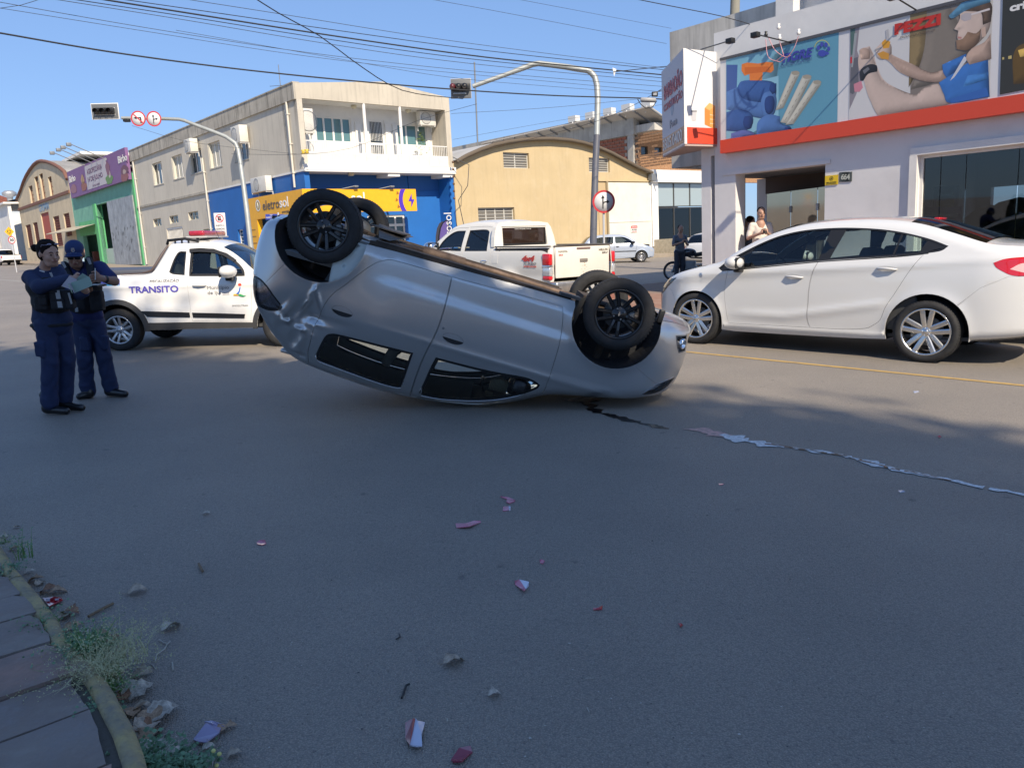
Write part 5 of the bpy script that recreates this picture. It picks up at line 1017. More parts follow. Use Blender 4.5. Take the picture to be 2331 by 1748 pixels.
    pic([(1830,60),(1835,110),(1815,150),(1800,175),(1825,185),(1818,225),(1830,265),(1812,290),(1880,298),(1930,270),(2000,190),(2020,100),(2015,20),(1900,20)],sk2,smooth=True);pic([(1812,240),(1850,232),(1880,190),(1930,200),(1960,170),(1945,250),(1880,300),(1815,293)],(.27,.17,.11),smooth=True);pic([(1822,218),(1845,222),(1842,232),(1822,230)],(.45,.2,.18))
    pic([(1840,20),(1960,-10),(2022,30),(2018,130),(1970,150),(1960,80),(1900,70),(1845,70)],(.14,.09,.06),smooth=True);pic([(1768,95),(1830,35),(1860,5),(1950,-40),(2015,-40),(2015,15),(1880,60),(1790,112)],(.10,.26,.42),smooth=True)
    pic([(1842,92),(1870,78),(1905,82),(1900,118),(1862,128),(1842,118)],(.42,.38,.40));pic([(1900,84),(2010,50),(2012,62),(1902,94)],(.6,.55,.55));pic([(1960,172),(1985,160),(1988,215),(1965,225)],sk)
    txt('PEZZI',[(1447,145),(1722,82),(1720,150),(1448,210)],(.48,.03,.02),.07,.0);txt('PRODUTOS ELÉTRICOS',[(1480,215),(1688,168),(1688,186),(1480,230)],(.10,.08,.08),.0,.3)
    # dark picture at the frame edge
    pic([(2092,-90),(2900,-260),(2900,400),(2070,562)],(.035,.035,.03));pic([(2150,330),(2212,260),(2400,250),(2400,480),(2150,500)],(.12,.07,.015),smooth=True);pic([(2178,300),(2240,280),(2260,330),(2190,340)],(.75,.50,.12),smooth=True);pic([(2120,335),(2140,330),(2140,350),(2120,352)],(.5,.4,.15));pic([(2085,342),(2096,340),(2096,354),(2085,356)],(.5,.4,.15))
    txt('cri',[(2128,30),(2225,5),(2225,55),(2130,72)],(.7,.7,.7),.05)
    # ---- corner sign box
    z=lambda px,py,d:dep(*z4(px,py),d);P1_=z(201,560,15.6);P2_=z(72,700,17.8);P3_=z(414,600,16.15)
    P1_,P2_,P3_=[np.array(p)-UP*p[2]/UP[2] for p in (P1_,P2_,P3_)];FW=Facade(P1_,P3_-P1_);FL=Facade(P2_,P1_-P2_);t1=FW.uv(*z4(197,275))[1];t2=FW.uv(*z4(415,325))[1];b1=FW.uv(*z4(205,850))[1];b2=FW.uv(*z4(413,862))[1];w_=FW.uv(*z4(414,600))[0]
    vt_,vb__=(t1+t2)/2,(b1+b2)/2;l0=FL.uv(*z4(68,468))[1];l1=FL.uv(*z4(80,968))[1]
    print('box',t1,t2,b1,b2,w_,l0,l1,FL.uv(*z4(203,560))[0])
    bx=empty('corner_sign_box',FW.mat,'white projecting sign box on the store corner with red foot band','sign');inv=FW.mat.inverted();q=[inv@V3(p) for p in (P1_,P2_,P3_)]
    plan=[(p.x,p.y) for p in (q[0],q[2])]+[(q[2].x+.3,q[2].y+1.8),(q[1].x,q[1].y)]
    m=MB();m.prism(plan,vb__,vt_,lambda x,y,h:(x,y,h));m.build('box_body',[M('sign_box_white',(.66,.66,.66),.45)],bx);m=MB();m.prism([(a+.0,b+.0) for a,b in plan],vb__-.035,vb__-.002,lambda x,y,h:(x,y,h));m.build('box_underside',[M('underside',(.42,.33,.30),.7)],bx)
    part(bx,'red_band',[(.04,w_-.01,-.012,-.002,vb__+.01,vb__+.33)],M('store_red',(.6,.07,.03),.5));part(bx,'corner_strip',[(-.02,.05,-.016,-.0125,vb__,vt_)],WHITE)
    relL=inv@FL.mat;wl=FL.uv(*z4(203,560))[0]
    lp=MB();lp.box(.03,wl-.03,-.01,-.002,vb__+.02,vt_-.02);o=lp.build('side_print',[M('side_print',(.50,.52,.58),.6)],bx);o.matrix_basis=relL
    lp=MB();lp.box(.03,wl-.03,-.013,-.0105,vb__+.02,vb__+.34);o=lp.build('side_foot',[M('side_foot',(.45,.26,.16),.4)],bx);o.matrix_basis=relL
    for s_,x0,x1,z0,hh,c in (('BARBADÃO',.15,1.0,.22,.38,(.36,.03,.06)),('CONSTRUÇÃO',.12,1.0,-.05,.22,(.36,.05,.08)),('Fone',.42,.75,-.45,.16,(.18,.2,.26))):
        o=letters(s_,x0*wl/1.05,(vb__+vt_)/2+z0,hh,.016,ink(c),bx,(x1-x0)*wl/1.05,.03,.004);o.matrix_basis=relL@o.matrix_basis
    o=letters('3305.0400',.12,vb__+.07,.24,.018,WHITE,bx,wl-.3,.02,.004);o.matrix_basis=relL@o.matrix_basis
    m=MB();m.add([(wl*.5+.16*math.cos(t),-.014,(vb__+vt_)/2-.02+.2*math.sin(t)) for t in np.linspace(0,6,20)],[tuple(range(20))]);o=m.build('round_mark',[ink((.22,.30,.42))],bx);o.matrix_basis=relL
    # plain brick pile and bucket print on the white face (the figure itself is left out)
    W4=lambda x,y:FW.uv(*z4(x,y))
    def fp(pts,c,d=.006,nm='print'):
        qq=[W4(*p) for p in pts];t=geometry.tessellate_polygon([[Vector((a,b,0)) for a,b in qq]]);m=MB();m.add([(a,-d,b) for a,b in qq],[tuple(x) for x in t]);m.build(nm,[ink(c)],bx)
    fp([(322,640),(352,655),(352,752),(322,738)],(.62,.22,.05),.004);fp([(352,622),(383,628),(383,765),(352,752)],(.72,.30,.08),.004);fp([(322,640),(350,610),(383,628),(352,655)],(.75,.38,.14),.0045)
    for y in (680,705,730):fp([(352,y),(383,y+4),(383,y+6),(352,y+3)],(.85,.7,.5),.007)
    fp([(240,660),(275,660),(270,715),(247,715)],(.50,.50,.52),.004);fp([(240,655),(275,655),(275,664),(240,664)],(.25,.25,.27),.007)
    # lamps, boxes and wires on it
    for (x0,y0,x1,y1,nm) in ((300,295,480,240,'floodlight on an arm above the white sign box'),(835,255,628,205,'floodlight on an arm above the pipes picture'),(1575,62,1440,-20,'floodlight arm above the electrician picture at the picture top')):
        a=Vector((*[F.uv(*z4(x0,y0),off)[0]],-off,F.uv(*z4(x0,y0),off)[1]));r=empty('floodlight',F.mat@Matrix.Translation(a),nm,'floodlight');e=F.uv(*z4(x1,y1),off+.9);m=MB();d=Vector((e[0]-a.x,-.9,e[1]-a.z));m.tube([(0,0,0),d],.012,6);m.build('arm',[BLACK],r);m=MB();m.bev(d.x-.07,d.x+.07,d.y-.09,d.y+.03,d.z-.06,d.z+.03,.012);m.build('lamp_head',[BLACK],r)
    # pink cable loops
    for k,pts in enumerate(([(683,235),(700,340),(770,370),(800,345)],[(700,225),(740,300),(800,340),(830,330)],[(878,215),(850,290),(810,345)],[(765,245),(790,330),(740,365)])):
        m=MB();p=[F.uv(*z4(*q_),off+.25) for q_ in pts];pp=smooth_path(p,.05);m.tube([(a,-off-.25,b) for a,b in pp],.007,5);o=m.build('pink_cable',[M('pink_cable',(.6,.30,.33),.6)]);o.matrix_world=F.mat;tag(o,'thin pink cable loop hanging over the pipes picture, %s' % ('longest one','short middle one','rightmost one','smallest one')[k],'cable','pink cable loops')
    for (x,y) in ((685,222),(760,178),(765,240),(878,210)):
        u,v=F.uv(*z4(x,y),off+.1);r=empty('insulator',F.mat@Matrix.Translation((u,-off-.1,v)),{685:'dark wire clamp above the pipes picture',760:'white insulator on the pilaster left edge',765:'small white insulator just above the sign edge',878:'white insulator bracket at the right pilaster foot'}[x],'insulator','insulators above the fascia');m=MB();m.lathe([(0,0),(.03,.01),(.035,.05),(.02,.07),(.03,.1),(0,.11)],10,axis='z');m.build('spool',[WHITE if x != 685 else BLACK],r)
    # small plates on the wall
    r=RQ(F,z5,[(1037,262),(1113,255),(1113,312),(1037,318)]);p=empty('yellow_notice',F.mat@Matrix.Translation((r[0],-.004,r[2])),'small yellow security notice beside the store entrance','sign');part(p,'plate',[(0,r[1]-r[0],-.012,0,0,r[3]-r[2])],M('notice_yellow',(.72,.50,.02),.5));w__,h__=r[1]-r[0],r[3]-r[2]
    letters('ÁREA PROTEGIDA',w__*.1,h__*.22,h__*.12,.013,BLACK,p,w__*.8,.01,.002);letters('MONITORAMENTO',w__*.1,h__*.08,h__*.08,.013,BLACK,p,w__*.8,.0,.002);m=MB();m.lathe([(h__*.16,-.014),(h__*.21,-.014)],16,c=(w__/2,0,h__*.66));m.lathe([(0,-.0145),(h__*.08,-.0145)],10,c=(w__/2,0,h__*.66));m.build('camera_mark',[BLACK],p)
    us=[F.uv(*z5(x,285)) for x in (1120,1136,1152)]
    for k,(u,v) in enumerate(us):
        p=empty('number_tile',F.mat@Matrix.Translation((u,-.004,v-.04)),'dark house number tile on the store wall, %s' % ('leftmost six','middle six','the four')[k],'number tile','house number tiles');part(p,'tile',[(0,.135,-.01,0,0,.17)],M('tile_dark',(.07,.08,.075),.4));letters('664'[k],.035,.035,.10,.011,M('number_pale',(.45,.48,.42),.5),p,.065,.03,.003)
    # pavement in front with red pavers towards the corner
    m=MB();a=PS[:2]-B2*2.9+A2*4.2;b=PS[:2]-B2*2.9-A2*14;c_=PS[:2]+B2*.1-A2*14;d_=PS[:2]+B2*.1+A2*4.2;e_=PS[:2]+B2*9+A2*4.2;m.prism([tuple(x) for x in (a,b,c_,d_)],-.1,.13,lambda x,y,h:(x,y,h));pv=m.build('sidewalk',[M('paver_bed',(.25,.13,.09),.9,col2=(.30,.19,.14),vs=2,bump=.3,bs=20)],kind='structure')
    m=MB();m.prism([tuple(x) for x in (PS[:2]+A2*4.2+B2*.1,PS[:2]+B2*.1-A2*.2,PS[:2]+B2*14-A2*.2,PS[:2]+B2*14+A2*4.2)],-.1,.129,lambda x,y,h:(x,y,h));m.build('sidewalk',[M('side_pavement',(.24,.17,.13),.9,var=.2)],kind='structure')
    pm=MB();pm.box(-.098,.098,-.048,.048,0,.012);pme=pm.mesh('paver',[M('red_paver',(.30,.12,.075),.85,var=.3,vs=3)]);ang=math.atan2(A2[1],A2[0]);n=0
    for i in range(12):
        for j in range(22):
            p=a+(b-a)/np.linalg.norm(b-a)*(.15+.205*i)+B2*(.18+.105*j);o=link('paver',pme,pv);o.location=(p[0],p[1],.130+random.uniform(-.002,.002));o.rotation_euler.z=ang;n+=1
    for k in range(14):m=MB();p=a-A2*1.3*k;m.prism([tuple(x) for x in (p-B2*.14,p-A2*1.28-B2*.14,p-A2*1.28-B2*.005,p-B2*.005)],-.05,.14,lambda x,y,h:(x,y,h));m.build('kerb_stone',[M('kerb_grey',(.36,.33,.28),.9,var=.2)],pv)
    return F,PS
FSR,PSR=store()

# ------------------------------------------------------------------ vehicles
def arc(cx,cz,R,a0,a1,n=26):return [(cx+R*math.cos(math.radians(a0+(a1-a0)*i/n)),cz+R*math.sin(math.radians(a0+(a1-a0)*i/n))) for i in range(n+1)]
def ellipse(cx,cz,rx,rz,rot=0,n=28):
    c,s_=math.cos(rot),math.sin(rot);return np.array([(cx+rx*math.cos(2*PI*k/n)*c-rz*math.sin(2*PI*k/n)*s_,cz+rx*math.cos(2*PI*k/n)*s_+rz*math.sin(2*PI*k/n)*c) for k in range(n)])
def paint(name,col,metal=0.0,rough=.35,scuffs=(),coat=1.0,dust=0.0,flake=0.0,dirtz=None):
    m=M(name,col,rough,metal=metal,coat=coat);n=m.node_tree;p=n.nodes['Principled BSDF'];tc=n.nodes['Texture Coordinate']
    last=None;rl=None
    def mth(op,a,b=None,clamp=False):
        x=n.nodes.new('ShaderNodeMath');x.operation=op;x.use_clamp=clamp
        for i,v in enumerate((a,b)):
            if v is None:continue
            if isinstance(v,(int,float)):x.inputs[i].default_value=v
            else:n.links.new(v,x.inputs[i])
        return x.outputs[0]
    mask=None
    for (cx,cy,cz,r,dens) in scuffs:
        v=n.nodes.new('ShaderNodeVectorMath');v.operation='DISTANCE';v.inputs[1].default_value=(cx,cy,cz);n.links.new(tc.outputs['Object'],v.inputs[0])
        mr=n.nodes.new('ShaderNodeMapRange');mr.inputs[1].default_value=r;mr.inputs[2].default_value=r*.3;mr.inputs[4].default_value=dens;n.links.new(v.outputs['Value'],mr.inputs[0])
        mask=mr.outputs[0] if mask is None else mth('MAXIMUM',mask,mr.outputs[0])
    if mask is not None:
        mp=n.nodes.new('ShaderNodeMapping');mp.inputs['Scale'].default_value=(9,9,30);mp.inputs['Rotation'].default_value=(0,.5,0);n.links.new(tc.outputs['Object'],mp.inputs[0])
        t=n.nodes.new('ShaderNodeTexNoise');t.inputs['Scale'].default_value=1.6;t.inputs['Detail'].default_value=9;t.inputs['Roughness'].default_value=.75;n.links.new(mp.outputs[0],t.inputs['Vector'])
        a=mth('SUBTRACT',t.outputs[0],.56);a=mth('MULTIPLY',a,9.0,True);f=mth('MULTIPLY',a,mask,True)
        x=n.nodes.new('ShaderNodeMix');x.data_type='RGBA';n.links.new(f,x.inputs[0]);x.inputs[6].default_value=(*col,1);x.inputs[7].default_value=(.62,.63,.65,1);last=x.outputs[2]
        rr=mth('MULTIPLY_ADD' if False else 'MULTIPLY',f,.5);rr=mth('ADD',rr,rough);n.links.new(rr,p.inputs['Roughness'])
    if dust:
        t=n.nodes.new('ShaderNodeTexNoise');t.inputs['Scale'].default_value=2.5;t.inputs['Detail'].default_value=6;n.links.new(tc.outputs['Object'],t.inputs['Vector'])
        sx=n.nodes.new('ShaderNodeSeparateXYZ');n.links.new(tc.outputs['Object'],sx.inputs[0])
        mr=n.nodes.new('ShaderNodeMapRange');z0,z1=dirtz or (.25,.8);mr.inputs[1].default_value=z1;mr.inputs[2].default_value=z0;n.links.new(sx.outputs[2],mr.inputs[0])
        f=mth('MULTIPLY',mth('MULTIPLY',t.outputs[0],mr.outputs[0]),dust,True)
        x=n.nodes.new('ShaderNodeMix');x.data_type='RGBA';n.links.new(f,x.inputs[0])
        if last is None:x.inputs[6].default_value=(*col,1)
        else:n.links.new(last,x.inputs[6])
        x.inputs[7].default_value=(.30,.25,.20,1);last=x.outputs[2]
        rr=mth('ADD',mth('MULTIPLY',f,.6),rough);n.links.new(rr,p.inputs['Roughness'])
    if last is not None:n.links.new(last,p.inputs['Base Color'])
    return m

def between(path,a,b):
    """indices of the points of a path nearest a and b"""
    return int(np.argmin(np.linalg.norm(path-np.array(a),axis=1))),int(np.argmin(np.linalg.norm(path-np.array(b),axis=1)))

def build_silver():
    X=Vector((.9513,0.003,-.308)).normalized();Z=Vector((-.308,-.001,-.9513)).normalized();Y=Z.cross(X).normalized();Z=X.cross(Y)
    O=Vector((-1.565,6.761+.835,1.661))
    root=empty('overturned_car',Matrix(((X.x,Y.x,Z.x,O.x),(X.y,Y.y,Z.y,O.y),(X.z,Y.z,Z.z,O.z),(0,0,0,1))),
                 'silver hatchback lying upside down on its roof with dented rear quarter','car')
    PA=paint('silver_paint',(.54,.545,.55),metal=.8,rough=.30,coat=.8,
               scuffs=[(-.12,.75,.80,.16,.9),(.05,.75,.72,.13,.7),(.02,.7,1.0,.14,.8),(.28,.75,.76,.22,.7),(.12,.65,1.15,.2,.8),(.35,.6,1.25,.25,.4),(1.05,.6,1.25,.25,.7),(1.3,.6,1.22,.3,.5),(-.1,.75,.52,.12,.4)])
    top=[(3.045,-.05),(3.16,-.06),(3.275,-.055),(3.361,-.04),(3.39,-.012),(3.372,.046),(3.392,.145),(3.402,.222),(3.398,.328),(3.373,.443),(3.328,.535),(3.236,.60),(3.138,.64),(2.982,.69),(2.823,.735),(2.61,.785),(2.396,.835),(2.24,.885),
           (2.136,.946),(2.028,1.013),(1.918,1.075),(1.796,1.134),(1.66,1.19),(1.458,1.237),(1.264,1.27),(1.055,1.295),(.871,1.308),(.67,1.312),(.467,1.302),(.262,1.286),(.071,1.262),(-.03,1.232),(-.105,1.195),
           (-.186,1.115),(-.285,1.02),(-.372,.92),(-.44,.83),(-.495,.72),(-.53,.6),(-.557,.45),(-.562,.30),(-.55,.18),(-.51,.10),(-.44,.06),(-.385,.05)]
    ra=arc(0,.08,.392,184,-6);fa=arc(2.64,.08,.395,186,-12)
    bottom=ra+[(.632,.03),(1.1,.022),(1.7,.008),(2.235,-.0)]+fa
    def extra(x,z):
        y=0*x
        # long swage just above the sill, and the crease that dies out behind the front arch
        y+=.016/(1+np.exp(-(z-.30-.02*(x-1.2))/.014))*(1/(1+np.exp(-(x-.62)/.05)))*(1/(1+np.exp((x-2.3)/.05)))-.004
        y+=.010*np.exp(-((z-.70)/.03)**2)*(1/(1+np.exp(-(x-.9)/.2)))
        def blob(cx,cz,sx,sz,a,r=0.0):
            c,s_=math.cos(r),math.sin(r);u=(x-cx)*c+(z-cz)*s_;v=-(x-cx)*s_+(z-cz)*c;return a*np.exp(-(u/sx)**2-(v/sz)**2)
        y+=blob(-.02,.78,.20,.14,-.065)+blob(-.16,.80,.04,.12,.045,.5)+blob(.02,.66,.018,.16,.042,.35)+blob(.10,.60,.018,.12,.034,-.5)
        y+=blob(-.07,.90,.15,.015,.034,.25)+blob(-.12,.86,.10,.012,-.02,.6)+blob(.03,.92,.016,.07,.022,-.3)+blob(.10,.78,.07,.03,-.03)+blob(-.05,1.03,.04,.10,-.025,.2)+blob(.02,1.04,.03,.09,.02,.3)+blob(.28,.78,.14,.03,-.014)
        y+=blob(.02,1.16,.09,.02,-.02,.2)+blob(-.04,1.12,.05,.03,.018)+blob(.12,.84,.10,.018,.012,-.1)
        return y
    c=Car(root,top,bottom,.87,.74,.34,edge_r=.09,front=(2.85,.55,.30),rear=(-.22,.36,.17),arches=((0,.08,.392),(2.64,.08,.395)),extra=extra,paint=PA,crown=lambda x,z:.035,flare=.018,step=.035)
    rd=smooth_path([(1.154,.100),(1.163,.254),(1.165,.447),(1.152,.61),(1.11,.808),(1.084,1.004),(1.066,1.262),(.871,1.277),(.67,1.281),(.467,1.271),(.262,1.254),(.112,1.232),
                      (.096,1.107),(.104,1.024),(.113,.875),(.128,.805),(.147,.734),(.161,.665),(.191,.579),(.235,.502),(.303,.418),(.388,.304),(.484,.187),(.58,.121),(.675,.102)],.03,True,60)
    fd=smooth_path([(1.160,.098),(2.145,.070),(2.174,.161),(2.195,.265),(2.21,.384),(2.214,.484),(2.214,.624),(2.212,.764),(2.20,.862),(2.12,.915),(2.028,.978),(1.918,1.040),(1.796,1.100),(1.66,1.155),(1.458,1.203),(1.264,1.237),(1.072,1.262),
                      (1.090,1.004),(1.116,.808),(1.158,.61),(1.171,.447),(1.169,.254)],.03,True,60)
    rw=smooth_path([(.276,.876),(.364,.861),(.7,.845),(1.011,.831),(.997,.976),(.98,1.16),(.955,1.205),(.795,1.214),(.527,1.20),(.312,1.182),(.205,1.17),(.168,1.138),(.18,1.068),(.208,.967),(.232,.906)],.03,True,60)
    fw=smooth_path([(1.21,.812),(1.556,.80),(1.763,.785),(2.005,.758),(2.101,.766),(2.158,.79),(2.15,.826),(2.085,.885),(1.975,.962),(1.829,1.044),(1.648,1.115),(1.45,1.172),(1.326,1.2),(1.162,1.215),(1.142,1.192),(1.161,1.09),(1.184,.934)],.03,True,60)
    hd=smooth_path([(3.042,.625),(3.099,.56),(3.15,.504),(3.247,.447),(3.335,.40),(3.338,.425),(3.29,.503),(3.255,.54),(3.199,.583),(3.108,.618)],.02,True,50)
    tl=smooth_path([(-.495,.595),(-.437,.59),(-.352,.629),(-.272,.696),(-.191,.77),(-.211,.795),(-.295,.82),(-.385,.814),(-.435,.80),(-.478,.706)],.02,True,50)
    fog=smooth_path([(3.201,.044),(3.32,.018),(3.352,.16),(3.285,.184),(3.243,.128)],.02,True,40)
    T=c.top
    # bumpers
    i1=c.idx(3.328,.535);seam=[(3.12,.487),(3.0,.435),(2.905,.392)]
    fb_=np.vstack([T[:i1+1],np.array([(3.25,.52)]+seam),np.array([p for p in fa if p[0]>2.91])])
    j0=c.idx(-.53,.6);rb_=np.vstack([T[j0:],np.array([p for p in ra if p[0]<-.24]),np.array([(-.235,.40),(-.367,.606),(-.44,.585)])])
    body_holes=[inset(rd,-.0015),inset(fd,-.0015),fb_,rb_,hd,tl]
    c.side_panel('body',c.outline,body_holes)
    c.side_panel('front_bumper',inset(fb_,.002),[fog,hd],joined=False);c.side_panel('rear_bumper',inset(rb_,.002),[tl],joined=False)
    h1=ellipse(.33,.651,.094,.044,.05);h2=ellipse(1.313,.608,.094,.044,.05)
    for sd in (1,-1):
        for nm,loop,win,hh,kx in (('rear_door',rd,rw,h1,.33),('front_door',fd,fw,h2,1.313)):
            d=c.side_panel(nm,inset(loop,.0025),[win,hh],sides=(sd,),joined=False,label='dented silver rear door' if nm=='rear_door' and sd>0 else None)[0]
            mb=MB();nr=[];panel(mb,hh,[],c.y,sd,.03,0,0,nr,-.022);finish(mb,nr,'handle_recess',[M('handle_dark',(.02,.022,.026),.5)],d)
            mb=MB();nr=[];half=np.array([p for p in ellipse(hh[:,0].mean(),hh[:,1].mean(),.092,.042,.05,40) if p[1]<hh[:,1].mean()+.006]);panel(mb,half,[],c.y,sd,.02,.012,0,nr,.002);finish(mb,nr,'door_handle',[PA],d)
            if nm=='front_door':
                k=MB();k.lathe([(.0,.004),(.008,.004),(.011,.001),(.011,-.01)],16,c=(1.206,0,.541));o=k.build('keyhole',[GREYMET],d);o.location.y=sd*float(c.y(np.array([[1.206,.541]]))[0]);o.scale.y=sd
            mb=MB();nr=[];panel(mb,win,[inset(win,.022)],c.y,sd,.05,.01,0,nr,-.004,grid=False);finish(mb,nr,'window_seal',[BLACK],d)
            mb=MB();nr=[];panel(mb,inset(win,.018),[],c.y,sd,.06,0,0,nr,-.010);finish(mb,nr,'window_glass',[glass('clear_side_glass',(.93,.98,.96),1.0)],d)
            # bright lower lip of the frame
            e=np.array([p for p in win if p[1]>np.interp(p[0],[win[:,0].min(),win[:,0].max()],[1.09,1.09] if nm=='rear_door' else [1.12,.87])])
            e=e[np.argsort(e[:,0])];yy=c.y(e);t=MB();t.tube([(p[0],sd*(y+.001),p[1]+.005) for p,y in zip(e,yy)],.0035,6);t.build('frame_edge',[CHROME],d)
    # trim line across below windows (rubber)
    # lamps
    for sd in (1,-1):
        mb=MB();nr=[];panel(mb,hd,[],c.y,sd,.02,.0,0,nr,-.03);finish(mb,nr,'headlight_bowl',[CHROME],root)
        mb=MB();nr=[];panel(mb,hd,[],c.y,sd,.02,.006,0,nr,.001);h_=finish(mb,nr,'headlight',[GLASS_CLEAR],root)
        mb=MB();nr=[];panel(mb,hd,[inset(hd,.008)],c.y,sd,.02,.01,0,nr,.002,grid=False);finish(mb,nr,'lamp_rim',[CHROME],h_)
        mb=MB();nr=[];panel(mb,tl,[],c.y,sd,.02,.0,0,nr,-.02);tb=finish(mb,nr,'tail_light',[M('tail_bowl',(.34,.32,.36),.15,metal=.9,var=.5,vs=14)],root)
        mb=MB();nr=[];panel(mb,tl,[],c.y,sd,.02,.006,0,nr,.002);finish(mb,nr,'lens',[GLASS_CLEAR],tb)
        mb=MB();nr=[];panel(mb,inset(tl,-.012),[inset(tl,.002)],c.y,sd,.02,.01,0,nr,.001,grid=False);finish(mb,nr,'lamp_rim',[BLACK],tb)
        mb=MB();nr=[];panel(mb,fog,[],c.y,sd,.02,.0,0,nr,-.05);fg=finish(mb,nr,'fog_lamp_housing',[M('grey_plastic',(.10,.105,.115),.5)],root)
        mb=MB();nr=[];panel(mb,inset(fog,-.004),[inset(fog,.006)],c.y,sd,.02,.05,0,nr,.002,grid=False);finish(mb,nr,'fog_lamp_rim',[MATS['grey_plastic']],fg)
        l=MB();l.lathe([(.046,.03),(.050,-.02),(.046,-.03),(.040,-.028),(.036,.0),(.0,.012)],24);o=l.build('fog_lamp',[CHROME],fg);yy=float(c.y(np.array([[3.29,.1]]))[0])
        o.matrix_basis=Matrix.Translation((3.285,sd*(yy-.02),.10))@Matrix.Rotation(-sd*.95 if sd>0 else PI+.95,4,'Z')@Matrix.Rotation(PI if sd>0 else PI,4,'Z')
    def hood_i(a,b):return c.idx(*a),c.idx(*b)
    for nm,a,b,m_,cr in (('bumper_bar',(3.045,-.05),(3.328,.535),PA,1.6),('bonnet',(3.328,.535),(2.24,.885),PA,1),('windscreen',(2.24,.885),(1.60,1.205),glass('clear_side_glass',(.93,.98,.96),1.0),1.4),('roof',(1.60,1.205),(-.105,1.195),PA,1),
                             ('rear_window',(-.105,1.195),(-.44,.83),glass('clear_side_glass',(.93,.98,.96),1.0),1),('tailgate',(-.44,.83),(-.53,.6),PA,1),('rear_bumper_bar',(-.53,.6),(-.385,.05),PA,1.6)):
        i,j=hood_i(a,b);c.strip(nm,i,j,m_,crown=cr)
    i,j=hood_i((1.60,1.205),(-.08,1.2));c.strip('headlining',i,j,M('lining_pale',(.88,.90,.88),.9),lift=-.025,ins=.03)
    # spoiler lip
    s_=MB();s_.bev(-.17,-.06,-.58,.58,1.175,1.21,.012);s_.build('roof_spoiler',[PA],root)
    # inner walls so the far side is not bare paint
    tr=inset(c.outline,.03)
    c.side_panel('cabin_trim',np.array([(.12,.05),(2.22,.05),(2.22,.80),(2.10,.88),(1.6,1.14),(1.1,1.22),(.5,1.24),(.15,1.18)]),[rw,fw],mat=M('pillar_trim',(.50,.56,.55),.85),dy=-.055,thick=.0)
    # interior
    cab=empty('cabin',parent=root)
    f=MB();f.box(.1,2.3,-.72,.72,.03,.06);f.box(-.45,.1,-.62,.62,.30,.34);f.build('cabin_floor',[M('cabin_carpet',(.34,.35,.35),.9)],cab)
    for yy in (.37,-.37):seat(cab,1.25,yy,.03,M('seat_grey',(.16,.17,.17),.85),1,.5,h=.58)
    seat(cab,.42,0,.03,M('seat_grey',(.16,.17,.17),.85),1,1.2,hr=False,h=.52)
    d=MB();d.bev(1.95,2.3,-.70,.70,.48,.80,.06);d.bev(1.88,2.0,.2,.6,.62,.82,.04);d.build('dashboard',[M('dash_grey',(.12,.125,.13),.6)],cab)
    steering(cab,1.78,.37,.70,BLACK)
    ml=MB();ml.bev(1.66,1.69,-.10,.12,1.02,1.09,.01);ml.tube([(1.68,0,1.08),(1.72,0,1.16)],.008);ml.build('interior_mirror',[BLACK],cab)
    gp=MB();gp.bev(1.9,2.12,.40,.62,.86,1.0,.05);gp.build('airbag_bag',[M('dark_bag',(.03,.035,.05),.4)],cab)
    # left-over bright book and cloth lying on the roof lining
    bk=MB();
    for k in range(12):bk.box(1.74+k*.014,1.747+k*.014,.45,.60,.92-.03*math.sin(k/4),1.0)
    bk.build('louvre_vent',[M('pale_plastic',(.55,.56,.42),.5)],cab)
    cl=MB();cl.bev(1.72,1.80,.44,.56,1.05,1.075,.01);cl.build('paper_scrap',[M('paper',(.7,.7,.6),.8)],cab)
    mr=MB();mr.bev(1.98,2.12,.80,.93,.80,.92,.045)
    # the folded door mirror under the bonnet edge
    # side mirrors
    for sd in (1,-1):
        q=MB();q.bev(-.05,.07,0,.17,0,.12,.045);q.bev(-.02,.05,-.05,.05,.0,.05,.02);o=q.build('door_mirror',[BLACK],root);o.location=(1.98,.70 if sd>0 else -.88,.80)
    # arches, underside
    c.arch_liner(ra,M('arch_liner',(.012,.013,.016),.7,bump=.5,bs=20),.50);c.arch_liner(fa,MATS['arch_liner'],.50)
    u=MB()
    u.box(.40,2.22,-.80,.80,.0,.035);u.box(-.52,-.35,-.55,.55,.05,.12);u.box(3.05,3.3,-.55,.55,-.045,-.01)
    u.box(2.24,3.05,-.36,.36,.02,.4);u.box(-.4,.4,-.36,.36,.12,.36);u.box(.45,2.2,.72,.78,-.015,-.0);u.box(.45,2.2,-.78,-.72,-.015,-.0);u.build('floor_pan',[UNDER],root)
    u=MB();u.tube([(2.3,.12,.0),(1.5,.12,-.01),(.7,.15,-.01),(.42,.2,.04),(.1,.35,.10),(-.35,.45,.10),(-.5,.45,.06)],.028,10);u.tube([(1.2,.12,.0),(.8,.13,.0)],.06,12);u.build('exhaust_pipe',[M('rusty_pipe',(.16,.11,.08),.7,metal=.5,var=.4,vs=10)],root)
    u=MB();u.tube([(0.02,-.70,.0),(.05,-.5,.05),(.05,.5,.05),(.02,.70,.0)],.035,10)
    for sd in (1,-1):
        u.tube([(.02,sd*.55,0),(.42,sd*.5,.06)],.03,8);u.tube([(.10,sd*.50,.0),(.10,sd*.50,.35)],.05,12);u.tube([(.0,sd*.62,-.02),(-.08,sd*.55,.4)],.022,8)
    for sd in (1,-1):
        for k in range(6):u.tube([(.10+.05*math.cos(a),sd*.50+.05*math.sin(a),.02+.05*k+.05*a/6.3) for a in np.linspace(0,6.28,12)],.009,6,caps=False)
    u.build('rear_axle',[UNDER],root)
    u=MB()
